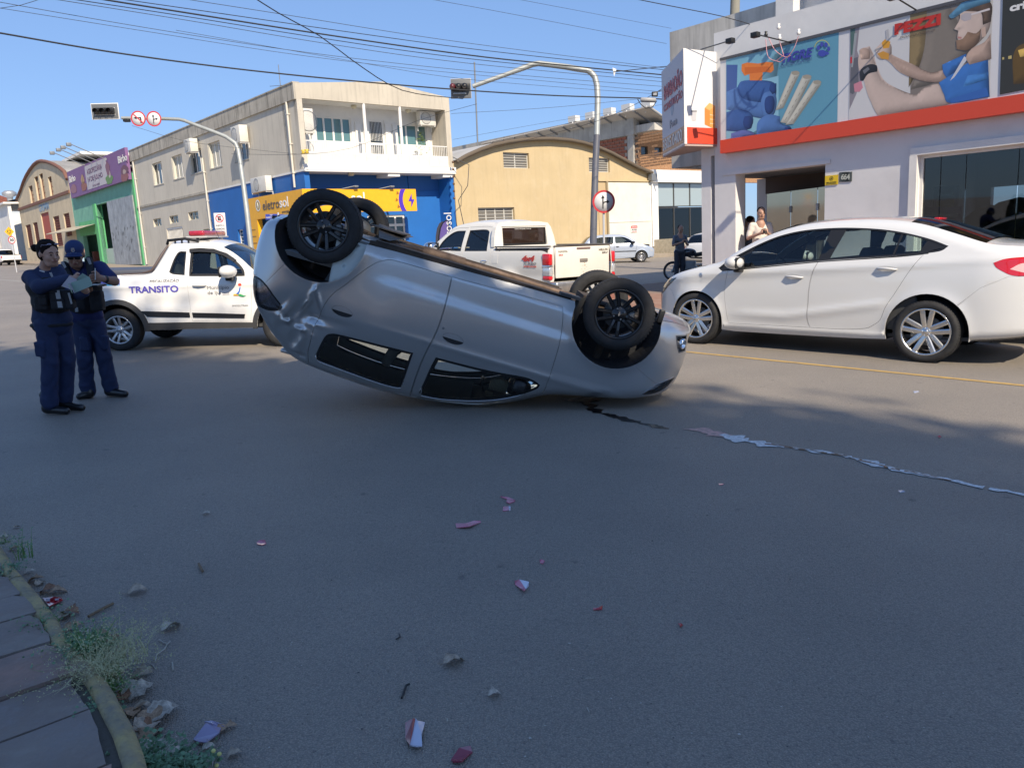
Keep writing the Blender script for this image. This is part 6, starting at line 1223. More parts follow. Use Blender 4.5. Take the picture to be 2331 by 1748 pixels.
    for sd in (1,-1):
        u.tube([(2.62,sd*.70,0),(2.62,sd*.30,.0)],.022,8);u.tube([(2.62,sd*.66,-.05),(2.45,sd*.35,-.02),(2.8,sd*.35,-.02),(2.62,sd*.66,-.05)],.022,8);u.tube([(2.62,sd*.62,0),(2.60,sd*.55,.45)],.035,10)
        u.tube([(2.72,sd*.64,0),(2.75,sd*.3,0)],.012,8)
    u.box(2.35,2.75,-.35,.35,-.05,.02);u.build('front_suspension',[UNDER],root)
    # torn heat shield standing up by the rear wheel, hanging liner at the front one
    u=MB();u.add([(.40,.35,-.02),(.50,.35,-.30+.28),(.25,-.4,-.12),(.62,-.4,-.09),(.28,-.4,.02),(.40,.35,.04)],[(0,1,3,2),(0,2,4,5)],0,False);u.box(.24,.56,-.60,-.05,-.10,-.088);u.build('heat_shield',[M('brown_shield',(.10,.085,.07),.6,metal=.4,var=.4,vs=8)],root)
    u=MB();u.add([(2.24,.78,-.03),(2.34,.74,-.06),(2.30,.72,.22),(2.24,.80,.02)],[(0,1,2),(0,2,3)],0,False);u.box(2.10,2.28,.60,.83,-.04,-.015);u.build('torn_liner',[TRIM],root)
    u=MB();u.bev(3.00,3.05,.64,.70,-.14,-.02,.01);u.build('tow_bracket',[BLACK],root)
    # wheels
    RIMB=M('black_alloy',(.010,.010,.012),.28,metal=.3,coat=.6)
    for sd in (1,-1):
        wheel(root,(0,sd*.755,0),.312,.212,.205,sd,RIMB,5,True,.024,True,badge=True,rot0=1.72,hub=.062)
        wheel(root,(2.64,sd*.755,0),.312,.212,.205,sd,RIMB,5,True,.024,True,badge=True,rot0=1.55,tilt=.03*sd,hub=.062)
    return root,c

def root_at(name,O,X,label,cat,group=None):
    X=Vector(X).normalized();Z=Vector((0,0,1));Y=Z.cross(X)
    return empty(name,Matrix(((X.x,Y.x,Z.x,O[0]),(X.y,Y.y,Z.y,O[1]),(X.z,Y.z,Z.z,O[2]),(0,0,0,1))),label,cat,group)
def P1(c,x,z):return float(c.y(np.array([[x,z]]))[0])
def lens(c,name,loop,mat,sides=(1,-1),dy=.003,back=None,step=.03,rim=None):
    for sd in sides:
        mb=MB();nr=[];panel(mb,np.array(loop),[],c.y,sd,step,.012,0,nr,dy);o=finish(mb,nr,name,[mat],c.root)
        if back:mb=MB();nr=[];panel(mb,np.array(loop),[],c.y,sd,step,0,0,nr,dy-.03);finish(mb,nr,'lamp_bowl',[back],o)
def door_handle(c,door,x,z,sd,mat,L=.11,rot=0.0):
    y=P1(c,x,z);h=MB();h.tube([(-L,0,0),(-L*.8,sd*.022,0),(0,sd*.034,.004),(L*.8,sd*.022,0),(L,0,0)],[.008,.014,.017,.014,.008],10)
    o=h.build('door_handle',[mat],door);o.location=(x,sd*y,z);o.rotation_euler.y=rot
def mirror(c,x,z,mat,sides=(1,-1),s=1.0):
    for sd in sides:
        y=P1(c,x,z);r=MB();r.ball((0,sd*.15*s,.06*s),(.105*s,.125*s,.075*s),16);o=r.build('door_mirror',[mat],c.root);o.location=(x,sd*y,z)
        b=MB();b.bev(-.05*s,.03*s,min(0,sd*.12*s),max(0,sd*.12*s),-.05*s,.02*s,.02);b.bev(-.075*s,-.06*s,sd*.15*s-.1*s,sd*.15*s+.1*s,0,.12*s,.006);b.build('mirror_base',[BLACK],o)

def build_sedan():
    root=root_at('white_sedan',(4.737+.68*.955,8.73+.733*.955,0),(-.733,.68,0),'white four-door sedan with two-tone alloy wheels stopped beside the yellow line','car')
    PA=paint('white_paint',(.64,.64,.63),rough=.22,coat=1.0,dust=.25,dirtz=(.2,.55))
    top=[(3.40,.25),(3.58,.235),(3.72,.27),(3.785,.36),(3.80,.473),(3.785,.56),(3.765,.65),(3.70,.77),(3.60,.84),(3.48,.905),(3.31,.968),(3.10,1.02),(2.895,1.065),(2.70,1.115),(2.607,1.16),(2.381,1.312),(2.137,1.437),(1.901,1.523),(1.649,1.58),(1.338,1.612),(1.019,1.622),(.713,1.614),(.418,1.582),
           (.179,1.53),(-.13,1.43),(-.451,1.325),(-.66,1.30),(-.88,1.285),(-.93,1.265),(-1.0,1.16),(-1.04,1.0),(-1.07,.8),(-1.08,.6),(-1.05,.45),(-.95,.36),(-.60,.30),(-.40,.275)]
    rc,fc=(.055,.345),(2.972,.335);ra=arc(*rc,.437,191,-14);fa=arc(*fc,.402,196,-12)
    bottom=ra+[(.9,.222),(1.7,.212),(2.4,.208)]+fa
    def extra(x,z):
        y=.009*np.exp(-((z-(.98+.062*(2.4-x)))/.045)**2)*(x<2.9)*(x>-.9)      # shoulder line
        y-=.022/(1+np.exp((z-(.93+.062*(2.4-x)))/.025))*0.6
        zc=.50+.17*np.clip((1.4-x)/1.0,-.3,1);y+=.016*np.exp(-((z-zc)/.06)**2)*(1/(1+np.exp((x-2.3)/.12)))*(1/(1+np.exp(-(x-.52)/.05)))
        y+=.012*np.exp(-((z-.27)/.04)**2)*((x>.5) & (x<2.55))
        return y
    c=Car(root,top,bottom,.975,1.10,.42,edge_r=.10,front=(3.0,.8,.42),rear=(-.35,.7,.20),arches=((*rc,.437),(*fc,.402)),extra=extra,paint=PA,tuck=.3,zl=.3,crown=lambda x,z:.045,flare=.014,step=.04)
    dlo=smooth_path([(2.642,1.045),(2.504,1.154),(2.306,1.265),(2.114,1.364),(1.88,1.455),(1.585,1.513),(1.173,1.533),(.761,1.513),(.447,1.468),(.144,1.392),(-.086,1.306),(-.046,1.266),(.06,1.236),(.467,1.196),(1.324,1.138),(2.237,1.048),(2.5,1.018),(2.602,1.014)],.04,True,60)
    fd=smooth_path([(2.50,1.012),(2.23,1.036),(1.325,1.127),(1.386,.966),(1.411,.792),(1.414,.639),(1.416,.418),(1.378,.321),(2.0,.318),(2.479,.316),(2.516,.502),(2.541,.691),(2.533,.855)],.04,True,60)
    rd=smooth_path([(1.318,1.128),(.467,1.184),(.15,1.215),(.275,1.023),(.394,.8),(.498,.612),(.548,.465),(.623,.398),(.722,.350),(1.0,.325),(1.37,.321),(1.408,.418),(1.406,.64),(1.403,.792),(1.378,.966)],.04,True,60)
    hl=smooth_path([(3.30,.905),(3.42,.885),(3.55,.84),(3.66,.765),(3.71,.67),(3.66,.665),(3.56,.73),(3.42,.82)],.03,True,50)
    tl=smooth_path([(-.548,1.126),(-.65,1.168),(-.82,1.186),(-.95,1.18),(-.99,1.0),(-.842,.99),(-.728,.995),(-.645,1.034),(-.576,1.08)],.03,True,50)
    T=c.top;i1=c.idx(3.70,.77);fb_=np.vstack([T[:i1-2],np.array([(3.60,.70),(3.50,.76),(3.40,.72),(3.34,.62),(3.30,.57)]),np.array([p for p in fa if p[0]>3.31])])
    j0=c.idx(-1.0,1.1);rb_=np.vstack([T[j0:],np.array([p for p in ra if p[0]<-.24]),np.array([(-.245,.66),(-.45,.86),(-.70,.985),(-.9,.99)])])
    c.side_panel('body',c.outline,[inset(fd,-.0018),inset(rd,-.0018),dlo,hl,tl,fb_,rb_])
    c.side_panel('front_bumper',inset(fb_,.002),[hl],joined=False);c.side_panel('rear_bumper',inset(rb_,.002),[tl],joined=False)
    for sd in (1,-1):
        for nm,lp,hx,hz in (('front_door',fd,1.597,.945),('rear_door',rd,.511,1.055)):
            d=c.side_panel(nm,inset(lp,.0022),[],sides=(sd,),joined=False)[0];door_handle(c,d,hx,hz,sd,CHROME if False else PA,.11,-.06)
            h=ellipse(hx,hz,.115,.03,.06);mb=MB();nr=[];panel(mb,h,[],c.y,sd,.03,0,0,nr,.0015,rim=False);finish(mb,nr,'handle_cup',[M('white_paint_shaded',(.45,.45,.45),.4)],d)  # flat disc in greyer white: shade of the handle hollow put into colour
        gl=MB();nr=[];panel(gl,inset(dlo,.012),[],c.y,sd,.06,0,0,nr,-.014);g=finish(gl,nr,'side_glass',[GLASS_CAR],root)
        mb=MB();nr=[];panel(mb,dlo,[inset(dlo,.020)],c.y,sd,.05,.012,0,nr,-.003,grid=False);finish(mb,nr,'window_seal',[BLACK],g)
        for q in ([(1.33,1.13),(1.20,1.145),(1.07,1.53),(1.26,1.53)],[(2.62,1.03),(2.30,1.045),(2.19,1.31),(2.5,1.15)],[(.485,1.19),(.465,1.19),(.41,1.47),(.435,1.47)],[(.21,1.225),(-.08,1.30),(.13,1.39)]):
            mb=MB();nr=[];panel(mb,np.array(q,float),[],c.y,sd,.1,.01,0,nr,-.006,grid=False);finish(mb,nr,'window_pillar',[BLACK],g)
        ch=MB();bl=np.array([(x,np.interp(x,[.1,.467,1.324,2.237,2.58],[1.228,1.19,1.132,1.042,1.01])) for x in np.linspace(.1,2.58,30)]);yy=c.y(bl);ch.tube([(p[0],sd*(y+.002),p[1]) for p,y in zip(bl,yy)],.005,6);ch.build('belt_moulding',[BLACK],g)
    lens(c,'headlight',hl,GLASS_CLEAR,back=CHROME);lens(c,'tail_light',tl,REDLENS)
    for sd in (1,-1):
        mb=MB();nr=[];panel(mb,smooth_path([(-.70,1.06),(-.80,1.12),(-.95,1.11),(-.97,1.03),(-.85,1.02)],.03,True),[],c.y,sd,.05,.004,0,nr,.004);finish(mb,nr,'reversing_lens',[M('pink_lens',(.75,.45,.42),.2,coat=1)],root)
    for nm,a,b,m_,cr in (('bumper_bar',(3.40,.25),(3.70,.77),PA,1.8),('bonnet',(3.70,.77),(2.607,1.16),PA,1),('windscreen',(2.607,1.16),(1.85,1.54),GLASS_CAR,1.4),('roof',(1.85,1.54),(.38,1.574),PA,1),
                             ('rear_window',(.38,1.574),(-.42,1.335),GLASS_TINT,1.5),('boot_lid',(-.42,1.335),(-1.04,1.0),PA,1),('rear_bumper_bar',(-1.04,1.0),(-.40,.275),PA,1.5)):
        c.strip(nm,c.idx(*a),c.idx(*b),m_,crown=cr)
    c.strip('headlining',c.idx(1.85,1.54),c.idx(.38,1.574),LIGHTTRIM,lift=-.04,ins=.05)
    br=MB();br.bev(.20,.26,-.16,.16,1.60,1.625,.008);br.build('brake_light',[REDLENS],root)
    g=MB();g.bev(3.80,3.84,-.45,.45,.42,.66,.02);g.bev(3.79,3.83,-.5,.5,.28,.38,.01);g.build('grille',[BLACK],root)
    mirror(c,2.33,1.055,CHROME if False else PA,s=1.15)
    cab=empty('cabin',parent=root);f=MB();f.box(-.4,2.6,-.85,.85,.26,.30);f.box(-.5,.0,-.7,.7,.9,1.18);f.build('cabin_floor',[TRIM],cab)
    c.side_panel('door_trim',np.array([(.1,.35),(2.5,.35),(2.5,.98),(.3,1.15)]),[],mat=TRIM,dy=-.07,thick=0)
    for yy in (.42,-.42):seat(cab,1.30,yy,.34,SEATM,1,.54,h=.70)
    seat(cab,.42,0,.36,SEATM,1,1.4,hr=False,h=.66)
    for yy in (.45,-.45):hr=MB();hr.bev(.04,.15,yy-.15,yy+.15,1.16,1.36,.05);hr.build('headrest',[SEATM],cab)
    d=MB();d.bev(2.15,2.62,-.84,.84,.75,1.10,.08);d.build('dashboard',[TRIM],cab);steering(cab,1.98,.42,1.0,BLACK)
    m_=MB();m_.bev(1.78,1.81,-.13,.13,1.36,1.44,.015);m_.tube([(1.81,0,1.42),(1.88,0,1.5)],.01);m_.build('interior_mirror',[BLACK],cab)
    AL=MATS.get('arch_liner') or M('arch_liner',(.012,.013,.016),.7,bump=.5,bs=20)
    c.arch_liner(ra,AL,.45);c.arch_liner(fa,AL,.45)
    u=MB();u.box(-.9,3.5,-.6,.6,.24,.30);u.box(.5,2.55,-.86,.86,.225,.25);u.build('floor_pan',[BLACK],root)
    AR=M('machined_alloy',(.70,.69,.67),.25,metal=1);DK=M('alloy_dark',(.03,.03,.033),.4)
    for sd in (1,-1):
        for cc in (rc,fc):
            w_=wheel(root,(cc[0],sd*.86,.352),.352,.262,.23,sd,AR,5,True,.036,True,rot0=.3,hub=.05,taper=1.1,tilt=0)
    return root,c

def build_patrol():
    root=root_at('patrol_pickup',(-5.878,11.564+.86,0),(1,.002,0),'white traffic patrol pickup with red roof light bar and blue door lettering','pickup truck')
    PA=paint('patrol_white',(.80,.79,.76),rough=.28,coat=1.0,dust=.3,dirtz=(.3,.7))
    top=[(2.93,.30),(3.15,.29),(3.27,.36),(3.30,.48),(3.30,.62),(3.26,.76),(3.12,.86),(2.8,.965),(2.4,1.04),(2.14,1.105),(1.90,1.30),(1.72,1.425),(1.50,1.52),(1.3,1.555),(1.124,1.562),(.93,1.56),(.82,1.54),(.74,1.40),(.66,1.25),(.60,1.16),(.50,1.125),(.3,1.118),
           (-.2,1.108),(-.80,1.10),(-.88,1.09),(-.92,.95),(-.93,.75),(-.93,.55),(-.88,.44),(-.6,.40),(-.34,.38)]
    rc,fc=(.055,.31),(2.50,.31);ra=arc(*rc,.385,168,0,24);fa=arc(*fc,.385,180,-3,24)
    bottom=ra+[(.46,.30),(1.2,.295),(2.1,.29)]+fa
    c=Car(root,top,bottom,.845,1.06,.34,edge_r=.08,front=(2.6,.7,.30),rear=(-.6,.33,.06),arches=((*rc,.385),(*fc,.385)),paint=PA,flare=.02,crown=lambda x,z:.035,step=.05,
            extra=lambda x,z:.010*np.exp(-((z-.93)/.03)**2)*(x<2.6)-.012*np.exp(-((z-.70)/.09)**2)*((x>.5)))
    fd=smooth_path([(1.135,1.475),(1.13,1.083),(1.145,.485),(1.167,.417),(1.6,.40),(2.02,.388),(2.055,.7),(2.062,1.06),(1.97,1.175),(1.86,1.275),(1.69,1.40),(1.5,1.463),(1.3,1.478)],.04,True,60)
    qw=smooth_path([(.862,1.144),(.921,1.333),(.985,1.432),(1.095,1.434),(1.095,1.09),(.917,1.110)],.04,True,60)
    dw=smooth_path([(1.168,1.440),(1.32,1.44),(1.5,1.422),(1.66,1.37),(1.84,1.27),(1.955,1.15),(1.975,1.065),(1.168,1.083)],.04,True,60)
    hl=smooth_path([(2.85,.86),(3.05,.82),(3.18,.72),(3.20,.62),(3.05,.66),(2.9,.74)],.03,True,50);tl=smooth_path([(-.90,1.05),(-.74,1.05),(-.72,.9),(-.76,.72),(-.90,.72)],.03,True,60)
    c.side_panel('body',c.outline,[inset(fd,-.0018),qw,hl,tl])
    BK=M('cladding_plastic',(.045,.045,.045),.65)
    for sd in (1,-1):
        d=c.side_panel('door',inset(fd,.002),[dw],sides=(sd,),joined=False)[0];door_handle(c,d,1.31,.94,sd,PA,.10)
        for w_,par,nm in ((dw,d,'window_glass'),(qw,root,'quarter_glass')):
            mb=MB();nr=[];panel(mb,inset(w_,.01),[],c.y,sd,.06,0,0,nr,-.012);g=finish(mb,nr,nm,[GLASS_CAR],par)
            if par is root:mb=MB();nr=[];panel(mb,w_,[inset(w_,.02)],c.y,sd,.05,.01,0,nr,-.004,grid=False);finish(mb,nr,'window_seal',[BLACK],g)
        mb=MB();nr=[];panel(mb,inset(dw,-.008),[inset(dw,.026)],c.y,sd,.05,.01,0,nr,.003,grid=False);finish(mb,nr,'window_seal',[BLACK],d)
        vz=MB();nr=[];panel(vz,np.array([(1.14,1.47),(1.3,1.478),(1.5,1.46),(1.69,1.395),(1.85,1.29),(1.80,1.27),(1.66,1.36),(1.5,1.41),(1.3,1.425),(1.15,1.42)]),[],c.y,sd,.06,.02,0,nr,.022,grid=False);finish(vz,nr,'rain_visor',[BLACK],d)
    lens(c,'headlight',hl,GLASS_CLEAR,back=CHROME);lens(c,'tail_light',tl,REDLENS)
    for sd in (1,-1):        # cladding: arches, sill, door strips
        for nm,ctr,a in (('wheel_arch_trim',rc,(172,-4)),('wheel_arch_trim',fc,(184,-6))):
            o=np.array(arc(*ctr,.455,a[0],a[1],24)+arc(*ctr,.386,a[1],a[0],24));mb=MB();nr=[];panel(mb,o,[],c.y,sd,.05,.03,0,nr,.018);finish(mb,nr,nm,[BK],root)
        mb=MB();nr=[];panel(mb,np.array([(.44,.41),(.60,.405),(1.2,.40),(2.0,.375),(2.1,.37),(2.12,.30),(1.3,.298),(.46,.303)]),[],c.y,sd,.08,.03,0,nr,.012);finish(mb,nr,'sill_trim',[BK],root)
        for q in ([(.41,.585),(.8,.565),(1.125,.545),(1.128,.475),(.8,.485),(.50,.50)],[(1.165,.542),(1.6,.52),(1.945,.50),(1.93,.44),(1.6,.452),(1.172,.472)]):
            mb=MB();nr=[];panel(mb,np.array(q),[],c.y,sd,.08,.02,0,nr,.012,grid=False);finish(mb,nr,'side_moulding',[BLACK],root)
    for nm,a,b,m_,cr in (('bumper_bar',(2.93,.30),(3.28,.70),BK,2),('bonnet',(3.26,.76),(2.14,1.105),PA,1),('windscreen',(2.14,1.105),(1.60,1.485),GLASS_BLUE,1.6),('roof',(1.60,1.485),(.82,1.54),PA,1.6),('cab_rear_glass',(.82,1.54),(.60,1.16),GLASS_TINT,.3),
                             ('tailgate',(-.88,1.09),(-.93,.55),PA,.5),('rear_bumper_bar',(-.93,.55),(-.34,.38),BK,1.5)):
        c.strip(nm,c.idx(*a),c.idx(*b),m_,crown=cr)
    t=MB();t.bev(-.86,.62,-.72,.72,1.11,1.19,.03);t.build('bed_cover',[M('grey_vinyl',(.07,.075,.095),.5)],root)
    for sd in (1,-1):
        t=MB();y=P1(c,.6,1.14)
        p=[(.15,1.125),(.45,1.135),(.60,1.17),(.66,1.25),(.74,1.40),(.815,1.53)]
        t.tube([(a,sd*(P1(c,a+.03,b-.03)+.004),b) for a,b in p],[.010,.012,.018,.022,.022,.014],8);t.build('sail_trim',[M('brown_plastic',(.09,.065,.06),.5)],root)
        t=MB();t.tube([(.76,sd*.50,1.55),(.80,sd*.56,1.60),(1.05,sd*.55,1.62),(1.25,sd*.54,1.58)],.022,8)
        for k in range(3):t.tube([(.9+.1*k,sd*.55,1.56),(.9+.1*k,sd*.55,1.61)],.015,6)
        t.build('roof_rail',[BLACK],root)
    mirror(c,1.80,1.06,PA,s=1.25)
    # light bar
    b=MB();b.bev(1.06,1.30,-.44,.50,1.655,1.735,.03);lb=b.build('light_bar',[M('red_beacon',(.42,.02,.04),.2,coat=1,var=.3,vs=12)],root)
    b=MB();b.bev(1.02,1.34,-.44,.50,1.63,1.654,.01)
    b.build('light_bar_base',[M('beacon_base',(.5,.48,.46),.4)],lb);b=MB()
    for yy in (-.4,.4):b.tube([(1.18,yy,1.55),(1.18,yy,1.64)],.02,8);b.tube([(1.0,yy,1.56),(1.36,yy,1.56)],.02,8)
    b.build('light_bar_mount',[BLACK],lb)
    a=MB();a.tube([(1.42,-.1,1.56),(1.30,-.1,1.90)],.004,5);a.build('aerial',[BLACK],root)
    ins=empty('cabin',parent=root);f=MB();f.box(.75,2.3,-.75,.75,.30,.34);f.bev(1.85,2.2,-.74,.74,.7,1.06,.08);f.build('cabin_floor',[TRIM],ins)
    for yy in (.37,-.37):seat(ins,1.28,yy,.38,SEATM,1,.5,h=.64)
    steering(ins,1.75,.37,.98,BLACK)
    AL=MATS['arch_liner'];c.arch_liner(ra,AL,.4);c.arch_liner(fa,AL,.4)
    u=MB();u.box(-.8,3.1,-.5,.5,.26,.36);u.box(.46,2.1,-.76,.76,.30,.32);u.build('floor_pan',[BLACK],root)
    AR=M('silver_alloy',(.55,.55,.56),.3,metal=.9)
    for sd in (1,-1):
        for cc in (rc,fc):wheel(root,(cc[0],sd*.755,.312),.312,.205,.21,sd,AR,5,True,.028,True,rot0=.5)
    # lettering on the camera side (local -y)
    IND=M('indigo_ink',(.10,.08,.42),.4);GRY=M('grey_ink',(.16,.16,.17),.5)
    def L(txt,x,z,h,w_,m_,bold=.0,shear=0):letters(txt,x,z,h,P1(c,x+w_/2,z+h/2)+.004,m_,root,w_,bold,.002,shear=shear)
    L('FISCALIZAÇÃO',.577,.985,.062,.436,GRY,.012,.25);L('TRANSITO',.27,.85,.10,.728,IND,.03)
    L('Município',1.421,.862,.062,.32,GRY,.0);L('de Ijuí',1.421,.79,.062,.20,GRY,.0);L('SMODUTRAN',1.765,.615,.024,.235,GRY)
    L('Prefeitura Municipal',1.64,.815,.012,.1,GRY);L('Secretaria de Obras',1.64,.795,.012,.1,GRY)
    # emblem: red dot, blue stem, green and yellow sweeps
    yo=-(P1(c,1.9,.85)+.006)
    def flat(poly,col,nm='emblem'):
        m_=M('ink_'+'_'.join('%02d' % int(v*99) for v in col),col,.4);mb=MB();n=len(poly);mb.add([(a,yo,b) for a,b in poly],[tuple(t) for t in geometry.tessellate_polygon([[Vector((a,b,0)) for a,b in poly]])],0,False);return mb.build(nm,[m_],root)
    flat([tuple(p) for p in ellipse(1.905,.935,.026,.022)],(.65,.08,.05));flat([(1.90,.90),(1.915,.90),(1.90,.84),(1.87,.79),(1.83,.79),(1.88,.84)],(.03,.15,.55))
    flat([(1.80,.80),(1.86,.80),(1.88,.775),(1.80,.775)],(.75,.42,.05));flat([(1.86,.79),(1.90,.80),(1.95,.775),(1.99,.775),(1.94,.755),(1.89,.765)],(.05,.35,.12))
    yo=-(P1(c,.0,.98)+.004)
    flat([(-.55,1.07),(.147,1.07),(.14,.98),(-.1,1.0),(-.55,.97)],(.10,.12,.5),'stripe');flat([(-.55,.965),(-.1,.995),(.14,.975),(.137,.92),(-.1,.94),(-.55,.90)],(.05,.35,.62),'stripe');flat([(-.55,.895),(-.1,.935),(.137,.915),(.134,.895),(-.55,.88)],(.05,.5,.6),'stripe')
    return root,c

def build_hilux():
    P=dep(1250,620,14.0);A2=np.array([AD[0],AD[1]]);A2 /= np.linalg.norm(A2);rgt=np.array([-A2[1],A2[0]])*-1   # rgt: vehicle's right
    if rgt[0]<0:rgt=-rgt
    O=np.array([P[0],P[1]])+A2*1.18+rgt*.885
    root=root_at('white_pickup',(O[0],O[1],0),(A2[0],A2[1],0),'dusty cream-white crew-cab pickup with 4x4 sticker on its bed side','pickup truck')
    PA=paint('cream_white_paint',(.72,.695,.63),rough=.35,coat=.7,dust=.6,dirtz=(.4,1.4))
    zz=.06
    top=[(3.55,.42),(3.82,.42),(3.93,.52),(3.95,.75),(3.93,1.0),(3.80,1.10),(3.4,1.17),(2.75,1.24),(2.62,1.27),(2.35,1.50),(2.1,1.67),(1.95,1.755),(1.7,1.80),(1.3,1.825),(.9,1.82),(.62,1.79),(.53,1.72),(.47,1.55),(.40,1.36),(.35,1.315),
           (.2,1.315),(-.5,1.315),(-1.12,1.32),(-1.17,1.30),(-1.18,1.1),(-1.18,.85),(-1.17,.70),(-1.05,.66),(-.48,.62)]
    rc,fc=(0,.40),(3.08,.40);ra=arc(*rc,.47,152,8,24);fa=arc(*fc,.47,172,5,24)
    bottom=ra+[(.6,.46),(1.5,.45),(2.5,.45)]+fa
    c=Car(root,top,bottom,.885,1.22,.30,edge_r=.07,front=(3.1,.85,.30),rear=(-.9,.3,.03),arches=((*rc,.47),(*fc,.47)),paint=PA,flare=.05,crown=lambda x,z:.03,step=.055,
            extra=lambda x,z:-.015*np.exp(-((z-.8)/.1)**2))
    d1=smooth_path([(2.45,1.24),(2.43,.8),(2.40,.52),(1.45,.50),(1.40,.8),(1.40,1.24),(1.42,1.72),(1.8,1.715),(2.05,1.64),(2.28,1.48)],.05,True,60)
    d2=smooth_path([(1.385,1.24),(1.385,.8),(1.43,.50),(.78,.50),(.60,.70),(.50,.85),(.50,1.24),(.58,1.60),(.72,1.72),(1.40,1.725)],.05,True,60)
    w1=smooth_path([(2.30,1.27),(1.46,1.25),(1.49,1.66),(1.8,1.655),(2.0,1.585),(2.18,1.45)],.05,True,60);w2=smooth_path([(1.34,1.25),(.62,1.25),(.68,1.52),(.79,1.66),(1.36,1.665)],.05,True,60)
    tl=smooth_path([(-1.165,1.21),(-1.02,1.21),(-.98,1.12),(-.99,.88),(-1.04,.74),(-1.165,.72)],.04,True,60)
    hl=smooth_path([(3.45,1.08),(3.75,1.02),(3.84,.92),(3.84,.78),(3.6,.80)],.04,True,60)
    c.side_panel('body',c.outline,[inset(d1,-.002),inset(d2,-.002),hl])
    for sd in (1,-1):
        for nm,lp,wn,hx in (('front_door',d1,w1,1.58),('rear_door',d2,w2,.68)):
            d=c.side_panel(nm,inset(lp,.003),[wn],sides=(sd,),joined=False)[0];door_handle(c,d,hx,1.06,sd,CHROME,.09)
            mb=MB();nr=[];panel(mb,inset(wn,.01),[],c.y,sd,.08,0,0,nr,-.012);finish(mb,nr,'window_glass',[GLASS_CAR],d)
            mb=MB();nr=[];panel(mb,wn,[inset(wn,.022)],c.y,sd,.06,.01,0,nr,-.003,grid=False);finish(mb,nr,'window_seal',[BLACK],d)
    lens(c,'headlight',hl,GLASS_CLEAR,back=CHROME)
    for nm,a,b,m_,cr in (('bumper_bar',(3.55,.42),(3.93,1.0),PA,2),('bonnet',(3.93,1.0),(2.62,1.27),PA,1),('windscreen',(2.62,1.27),(1.98,1.74),GLASS_CAR,1.6),('roof',(1.98,1.74),(.60,1.78),PA,1.5)):
        c.strip(nm,c.idx(*a),c.idx(*b),m_,crown=cr)
    # cab back with its window, bed walls, tailgate
    g=MB();g.bev(.46,.50,-.61,.61,1.36,1.71,.02);o=g.build('rear_window',[M('dark_rear_glass',(.03,.018,.014),.06,spec=.9)],root)
    cb=MB();cb.bev(.36,.50,-.80,.80,.9,1.345,.03);X3=lambda a,b,h:(h+(b-1.33)*.12,a,b)
    for e in (-1,1):cb.prism([(e*.60,1.33),(e*.835,1.33),(e*.80,1.52),(e*.735,1.70),(e*.66,1.78),(e*.58,1.70)],.40,.50,X3)
    cb.prism([(-.66,1.78),(-.58,1.69),(.58,1.69),(.66,1.78),(.4,1.81),(-.4,1.81)],.40,.52,X3);cb.build('cab_back',[PA],root)
    fr=MB()
    for a in ((-.62,-.57,1.36,1.71),(.57,.62,1.36,1.71),(-.60,.60,1.345,1.385),(-.60,.60,1.685,1.72)):fr.bev(.445,.462,a[0],a[1],a[2],a[3],.01)
    fr.build('window_seal',[BLACK],o)
    letters_back=[]
    bd=MB();bd.box(-1.1,.36,-.82,.82,.80,.84);bd.box(-1.1,.36,-.84,-.80,.8,1.30);bd.box(-1.1,.36,.80,.84,.8,1.30);bd.build('load_bed',[M('bed_lining',(.06,.055,.05),.8)],root)
    rl=MB();rl.bev(-1.15,.36,.80,.86,1.315,1.345,.01);rl.bev(-1.15,.36,-.86,-.80,1.315,1.345,.01);rl.build('bed_rail',[M('rail_grey',(.13,.12,.11),.6)],root)
    tg=MB();tg.bev(-1.185,-1.13,-.715,.715,.755,1.315,.02);tg=tg.build('tailgate',[PA],root)
    x=MB();x.bev(-1.185,-1.12,-.72,.72,1.312,1.338,.01);x.build('tailgate_cap',[M('cap_brown',(.06,.045,.035),.5)],tg)
    x=MB();x.bev(-1.205,-1.18,-.10,.10,1.03,1.09,.012);x.build('tailgate_handle',[M('grey_handle',(.20,.18,.16),.5)],tg)
    x=MB();x.bev(-1.20,-1.18,-.18,.18,1.262,1.297,.008);x.build('brake_light',[M('faded_lens',(.22,.15,.13),.4)],tg)
    # tailgate lettering: seen from behind, text runs from the vehicle's left (+y) to its right
    BR=M('badge_bronze',(.20,.17,.13),.4,metal=.5);RED=M('red_sticker',(.5,.05,.04),.5)
    def back(txt,y,z,h,w_,m_,xo=-1.187,bold=0,par=None):
        me=text_mesh(txt,h,.004,bold,w_);me.materials.append(m_);o=bpy.data.objects.new('lettering',me);COL.objects.link(o);o.parent=par or tg
        o.matrix_basis=Matrix(((0,0,-1,xo),(-1,0,0,y),(0,1,0,z),(0,0,0,1)))
    back('TOYOTA',.66,1.215,.03,.24,BR,bold=.02);back('HILUX',-.42,1.215,.04,.25,BR,bold=.02);back('SRV',-.51,1.16,.035,.16,BR,bold=.02);back('D4-D',.64,1.155,.03,.10,RED,bold=.02)
    back('www.revenda.com.br',.25,1.655,.02,.45,WHITE,.455,0,o)
    st=MB();
    rnd=random.Random(4)
    for k in range(16):
        y,z=rnd.gauss(-.03,.04),.94+rnd.gauss(0,.06);st.add([(-1.1865,y+rnd.uniform(-.02,.02),z+rnd.uniform(-.02,.02)) for _ in range(3)],[(0,1,2)])
    st.build('worn_sticker',[M('worn_sticker',(.32,.24,.10),.8)],tg)
